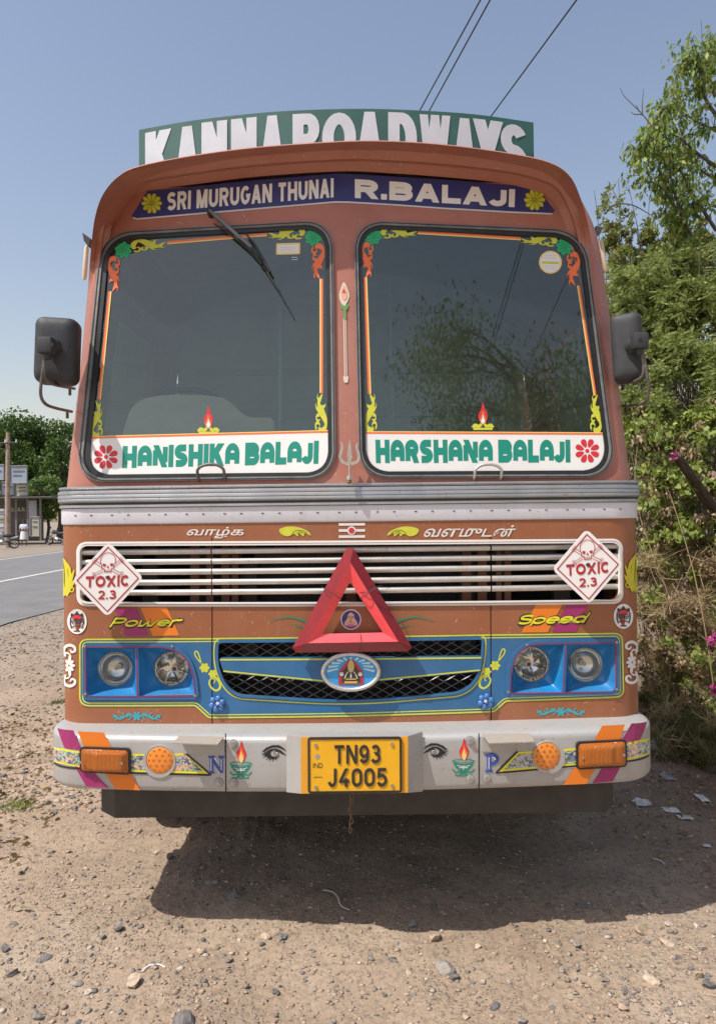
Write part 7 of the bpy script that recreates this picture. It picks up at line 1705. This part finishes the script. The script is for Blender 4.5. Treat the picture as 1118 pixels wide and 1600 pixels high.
# utility pole
c = W3(11.5, 808, 47)
up_ = mesh('utility_pole', *tube_geo([(c[0], 47, -.1), (c[0]+.03, 47, 3), (c[0]+.08, 47, 7.3)], [.19, .16, .11], 10), mat('weathered_pole', (.34, .25, .19), .85, var=.25, vscale=3)); tag(up_, 'brown weathered utility pole standing in front of the shop', 'pole'); smooth_angle(up_, 50)
tube('cross_arm', [(c[0]-.7, 46.8, 6.6), (c[0]+.8, 46.8, 6.65)], .05, M_DARK, up_, 6)
for xx in (-.6, 0, .7): tube('insulator', [(c[0]+xx, 46.8, 6.65), (c[0]+xx, 46.8, 6.85)], [.05, .03], M_WHITE, up_, 8)
# overhead wires
WLINES = [((750, 0), (657, 170)), ((765, 0), (672, 170)), ((900, 0), (768, 180))]
for i, (a_, b_) in enumerate(WLINES):
    da = rays(*np.array([[a_[0]], [a_[1]]], float))[0]; db = rays(*np.array([[b_[0]], [b_[1]]], float))[0]
    pa = CP+da*((7.0-CAM_Z)/da[2]); pb = CP+db*((7.0-CAM_Z)/db[2]); dr = pb-pa; dr /= np.linalg.norm(dr)
    n = 24; P = [pa+dr*s+np.array([0, 0, (s/40)**2*1.2]) for s in np.linspace(-34, 42, n)]
    w_ = tube('overhead_wire', P, .009, M_RUBD, None, 6); tag(w_, ('left wire of the close pair crossing the sky above the sign board', 'right wire of the close pair crossing the sky above the sign board', 'single wire further right, crossing the sky above the sign board')[i], 'wire', 'overhead wires')
# motorbikes
def motorbike(px, py, d, rz, col, lab):
    c = W3(px, 808, d); t = empty('parked_motorbike', (c[0], d, 0), lab, 'motorbike')
    Mx = Matrix.Translation((c[0], d, 0)) @ Matrix.Rotation(rz, 4, 'Z') @ Matrix.Rotation(R(8), 4, 'X')
    TR = lambda P: [tuple(Mx @ Vector(tuple(map(float, p)))) for p in P]
    mb = mat('bike_black', (.02, .02, .022), .5); mc = mat('bike_paint_%s' % col[0], col[1], .3, coat=.5); ms = M_SCREW
    for xx in (-.62, .62):
        V, Fq = tube_geo([(xx+.27*math.cos(a_), 0, .31+.27*math.sin(a_)) for a_ in np.linspace(0, 2*math.pi, 24, endpoint=False)], .05, 6, True); w = mesh('wheel', TR(V), Fq, mb, t)
        V, Fq = merge_geo([tube_geo([(xx, -.02, .31), (xx+.25*math.cos(a_), 0, .31+.25*math.sin(a_))], .012, 4) for a_ in np.arange(6)*math.pi/3]+[tube_geo([(xx, -.06, .31), (xx, .06, .31)], .06, 8)]); mesh('spokes', TR(V), Fq, ms, w)
    V, Fq = tube_geo([(-.62, .05, .31), (-.2, .06, .42), (.1, .05, .45)], [.03, .06, .05], 6); mesh('swing_arm', TR(V), Fq, mb, t)
    V, Fq = tube_geo([(-.15, 0, .36), (.05, 0, .42), (.22, 0, .40)], [.12, .17, .12], 8); mesh('engine', TR(V), Fq, ms, t)
    V, Fq = tube_geo([(-.08, 0, .80), (.05, 0, .86), (.28, 0, .87), (.40, 0, .80)], [.06, .13, .14, .07], 10); mesh('fuel_tank', TR(V), Fq, mc, t)
    V, Fq = tube_geo([(-.68, 0, .86), (-.5, 0, .80), (-.25, 0, .78), (-.02, 0, .80)], [.06, .11, .12, .08], 8); mesh('seat', TR(V), Fq, mb, t)
    V, Fq = tube_geo([(-.85, 0, .72), (-.65, 0, .66), (-.45, 0, .62)], [.05, .09, .08], 8); mesh('tail', TR(V), Fq, mc, t)
    for yy in (-.06, .06): V, Fq = tube_geo([(.62, yy, .31), (.48, yy, .72), (.40, yy, .98)], .022, 6); mesh('fork', TR(V), Fq, ms, t)
    V, Fq = tube_geo([(.30, -.36, 1.04), (.40, -.15, 1.02), (.42, .15, 1.02), (.30, .36, 1.04)], .014, 6); mesh('handlebar', TR(V), Fq, mb, t)
    V, Fq = tube_geo([(.44, 0, .86), (.56, 0, .86)], [.08, .10], 12); mesh('headlight', TR(V), Fq, M_REFL, t)
    V, Fq = tube_geo([(.62+.31*math.cos(a_), 0, .31+.31*math.sin(a_)) for a_ in np.radians(np.linspace(35, 150, 8))], .045, 5); mesh('mudguard', TR(V), Fq, mc, t)
    V, Fq = tube_geo([(.1, -.12, .28), (-.4, -.14, .28), (-.75, -.14, .36)], [.03, .045, .05], 6); mesh('exhaust', TR(V), Fq, ms, t)
    for s in (-1, 1): V, Fq = tube_geo([(.36, s*.28, 1.05), (.34, s*.33, 1.2)], [.008, .05], 6); mesh('mirror', TR(V), Fq, mb, t)
motorbike(4, 850, 44.5, R(205), ('silver', (.40, .41, .42)), 'grey motorbike parked in front of the shop near the utility pole')
motorbike(88, 845, 50.5, R(160), ('black', (.05, .05, .06)), 'dark motorbike with pale front parked just left of the truck')
# the walking man
def walker(px, d, lab):
    c = W3(px, 808, d); t = empty('person', (c[0], d, 0), lab, 'person')
    x0 = c[0]; J = {'pel': (0, 0, .92), 'che': (0, 0, 1.22), 'nk': (0, -.01, 1.44), 'hd': (0, -.03, 1.56), 'ht': (0, -.02, 1.70),
         'ls': (-.19, 0, 1.38), 'le': (-.27, .03, 1.12), 'lh': (-.25, -.08, .90), 'rs': (.19, 0, 1.38), 're': (.28, -.02, 1.12), 'rh': (.30, -.16, .92),
         'lhp': (-.09, 0, .88), 'lk': (-.10, -.12, .50), 'la': (-.10, -.02, .09), 'lt': (-.10, -.17, .03), 'rhp': (.09, 0, .88), 'rk': (.10, .08, .50), 'ra': (.10, .22, .11), 'rt': (.10, .09, .03)}
    Ed = [('pel', 'che'), ('che', 'nk'), ('nk', 'hd'), ('hd', 'ht'), ('che', 'ls'), ('ls', 'le'), ('le', 'lh'), ('che', 'rs'), ('rs', 're'), ('re', 'rh'), ('pel', 'lhp'), ('lhp', 'lk'), ('lk', 'la'), ('la', 'lt'), ('pel', 'rhp'), ('rhp', 'rk'), ('rk', 'ra'), ('ra', 'rt')]
    Rr = {'pel': .14, 'che': .15, 'nk': .055, 'hd': .088, 'ht': .075, 'ls': .07, 'le': .045, 'lh': .04, 'rs': .07, 're': .045, 'rh': .04, 'lhp': .09, 'lk': .06, 'la': .042, 'lt': .035, 'rhp': .09, 'rk': .06, 'ra': .042, 'rt': .035}
    ks = list(J)
    def skin(name, keys, edges, rad, m_, parent):
        me = bpy.data.meshes.new(name); me.from_pydata([(x0+J[k][0], d+J[k][1], J[k][2]) for k in keys], [(keys.index(a_), keys.index(b_)) for a_, b_ in edges], [])
        o = bpy.data.objects.new(name, me); COL.objects.link(o); md = o.modifiers.new('s', 'SKIN')
        for i, k in enumerate(keys): o.data.skin_vertices[0].data[i].radius = (rad[k], rad[k]*.8)
        o.data.skin_vertices[0].data[0].use_root = True
        o.modifiers.new('b', 'SUBSURF').levels = 1
        dg = bpy.context.evaluated_depsgraph_get(); m2 = bpy.data.meshes.new_from_object(o.evaluated_get(dg)); bpy.data.objects.remove(o)
        return link(name, m2, m_, parent, True)
    b_ = skin('body', ks, Ed, Rr, mat('skin_brown', (.16, .085, .055), .6), t)
    sk_ = ['che', 'pel', 'nk', 'ls', 'le', 'rs', 're']
    skin('shirt', sk_, [('che', 'pel'), ('che', 'nk'), ('che', 'ls'), ('ls', 'le'), ('che', 'rs'), ('rs', 're')], {'che': .185, 'pel': .17, 'nk': .07, 'ls': .10, 'le': .075, 'rs': .10, 're': .075}, mat('white_shirt', (.55, .58, .64), .8, var=.08), b_)
    V = []; n = 16
    for z, r_, e in ((.98, .19, 0), (.80, .22, 0), (.55, .24, .04), (.44, .25, .05)):
        for k in range(n): a_ = 2*math.pi*k/n; V.append((x0+r_*math.cos(a_)*(1+.05*math.cos(5*a_)), d+(r_*.75+e)*math.sin(a_), z))
    Fq = [(i*n+k, i*n+(k+1) % n, (i+1)*n+(k+1) % n, (i+1)*n+k) for i in range(3) for k in range(n)]
    mesh('folded_lungi', V, Fq, mat('white_cloth', (.62, .61, .60), .85), b_, True)
    bmx = bmesh.new(); bmesh.ops.create_uvsphere(bmx, u_segments=12, v_segments=8, radius=1); bmesh.ops.scale(bmx, vec=(.095, .10, .085), verts=bmx.verts); bmesh.ops.translate(bmx, vec=(x0, d-.005, 1.665), verts=bmx.verts)
    bm_obj('hair', bmx, mat('black_hair', (.01, .01, .01), .6), b_, True)
    V, Fq = tube_geo([(x0, d-.125, 1.60), (x0, d-.14, 1.575)], [.008, .016], 6); mesh('nose', V, Fq, mat('skin_brown', (.16, .085, .055), .6), b_)
walker(37, 49.0, 'man in a pale shirt and folded white cloth walking beside the road by the shop')
# ------------------------------------------------------------------ BEHIND THE CAMERA: the tree and the pole mirrored in the windscreen
def near_tree(x, y, h, rx, n, lab, seed):
    r_ = np.random.default_rng(seed); t = empty('overhanging_tree', (x, y, 0), lab, 'tree'); paths = []
    tr_ = smooth_path([(x, y, -.1), (x+.1, y, h*.3), (x-.2, y+.2, h*.6), (x-.1, y, h*.9)], 5); paths.append((tr_, np.linspace(.16, .04, len(tr_))))
    C = []
    for k in range(34):
        i = r_.integers(7, len(tr_)); a_ = r_.uniform(0, 6.28); l = rx*r_.uniform(.4, 1.0); e = tr_[i]+np.array([l*math.cos(a_), l*math.sin(a_), r_.uniform(-.2, .9)])
        P = smooth_path([tr_[i], (tr_[i]+e)/2+[0, 0, .25], e], 4); paths.append((P, np.linspace(.035, .008, len(P))))
        q = e+r_.normal(size=(n//34, 3))*[.42, .42, .38]; C.append(q)
    C = np.concatenate(C); V, Fq = leaf_geo(C, r_.uniform(.08, .14, len(C)), .4, np.tile([0, 0, -1.], (len(C), 1))); np_mesh('crown', V, Fq, LF_TREE, t); tubes('trunk', paths, M_BARK, t, 6)
near_tree(5.6, -8.5, 7.8, 2.3, 17000, 'tree standing behind the viewer, seen mirrored in the right windscreen', 5)
# ------------------------------------------------------------------ THE GREENERY GOES ON beyond the frame and behind the truck
def side_bush(x, y, r, h, n, m_, leaf, lab, seed):
    r_ = np.random.default_rng(seed+300); z0 = float(ground_h(x, y)); t = empty('roadside_bush', (x, y, z0), lab, 'bush', 'bushes continuing along the bank')
    sub = unit(r_.normal(size=(26, 3)))*(r_.uniform(0, 1, (26, 1))**.4)*[r, r, h/2]+[x, y, z0+h/2]; pick = r_.integers(0, 26, n)
    C = sub[pick]+unit(r_.normal(size=(n, 3)))*(r_.uniform(0, 1, (n, 1))**.5)*r*.38; C[:, 2] = np.maximum(C[:, 2], ground_h(C[:, 0], C[:, 1])+.02)
    V, Fq = leaf_geo(C, r_.uniform(.6, 1.4, n)*leaf, .55); np_mesh('foliage', V, Fq, m_, t)
    paths = []
    for s_ in sub[:14]:
        P = smooth_path([(x+r_.normal()*.2, y+r_.normal()*.2, z0-.05), ((x+s_[0])/2, (y+s_[1])/2, s_[2]*.6+z0*.4), s_], 4); paths.append((P, np.linspace(.022, .005, len(P))))
    tubes('stem', paths, M_TWIG, t, 5)
for i, (x, y, r, h, n, m_, lf, lab) in enumerate([
    (4.3, 5.3, 1.1, 2.6, 11000, LF_VINE, .06, 'green bush just outside the right edge of the picture'),
    (5.6, 7.2, 1.5, 3.8, 13000, LF_ACACIA, .06, 'tall bush behind the leafy climber, further right'),
    (4.4, 3.4, .9, 1.6, 6000, LF_SHRUB, .05, 'low shrub right of the viewer, beside the litter'),
    (6.6, 9.6, 1.8, 4.6, 12000, LF_TREE, .08, 'big bush round the foot of the airy tree'),
    (4.6, 11.2, 1.5, 4.0, 9000, LF_SHRUB, .07, 'bush on the bank behind the twiggy shrub'),
    (5.0, 14.6, 1.9, 4.4, 9000, LF_ACACIA, .08, 'bush on the bank beyond the truck, nearer of two'),
    (5.4, 19.0, 2.2, 4.8, 8000, LF_SHRUB, .10, 'bush on the bank beyond the truck, farther of two')]):
    side_bush(x, y, r, h, n, m_, lf, lab, i)
for i, (x, y, h, rx, lab) in enumerate([(14, 48, 9, 5, 'spreading tree beyond the bank, closest behind the truck'), (26, 62, 10, 6, 'round tree beyond the bank, right of the spreading one'), (4, 78, 10, 6, 'tree standing straight behind the truck far down the road'), (-10, 92, 10, 6.5, 'farthest tree down the road, behind the cab'), (-58, 60, 11, 6.5, 'tree across the road, left of the shop and outside the frame'), (42, 46, 10, 6.5, 'broad tree far out to the right behind the bushes')]):
    px, _ = to_px(np.array([[x, y, 1.65]])); far_tree(float(px[0]), y, h, 2.0, rx, 5000, lab, LF_FAR, .42, 20+i)
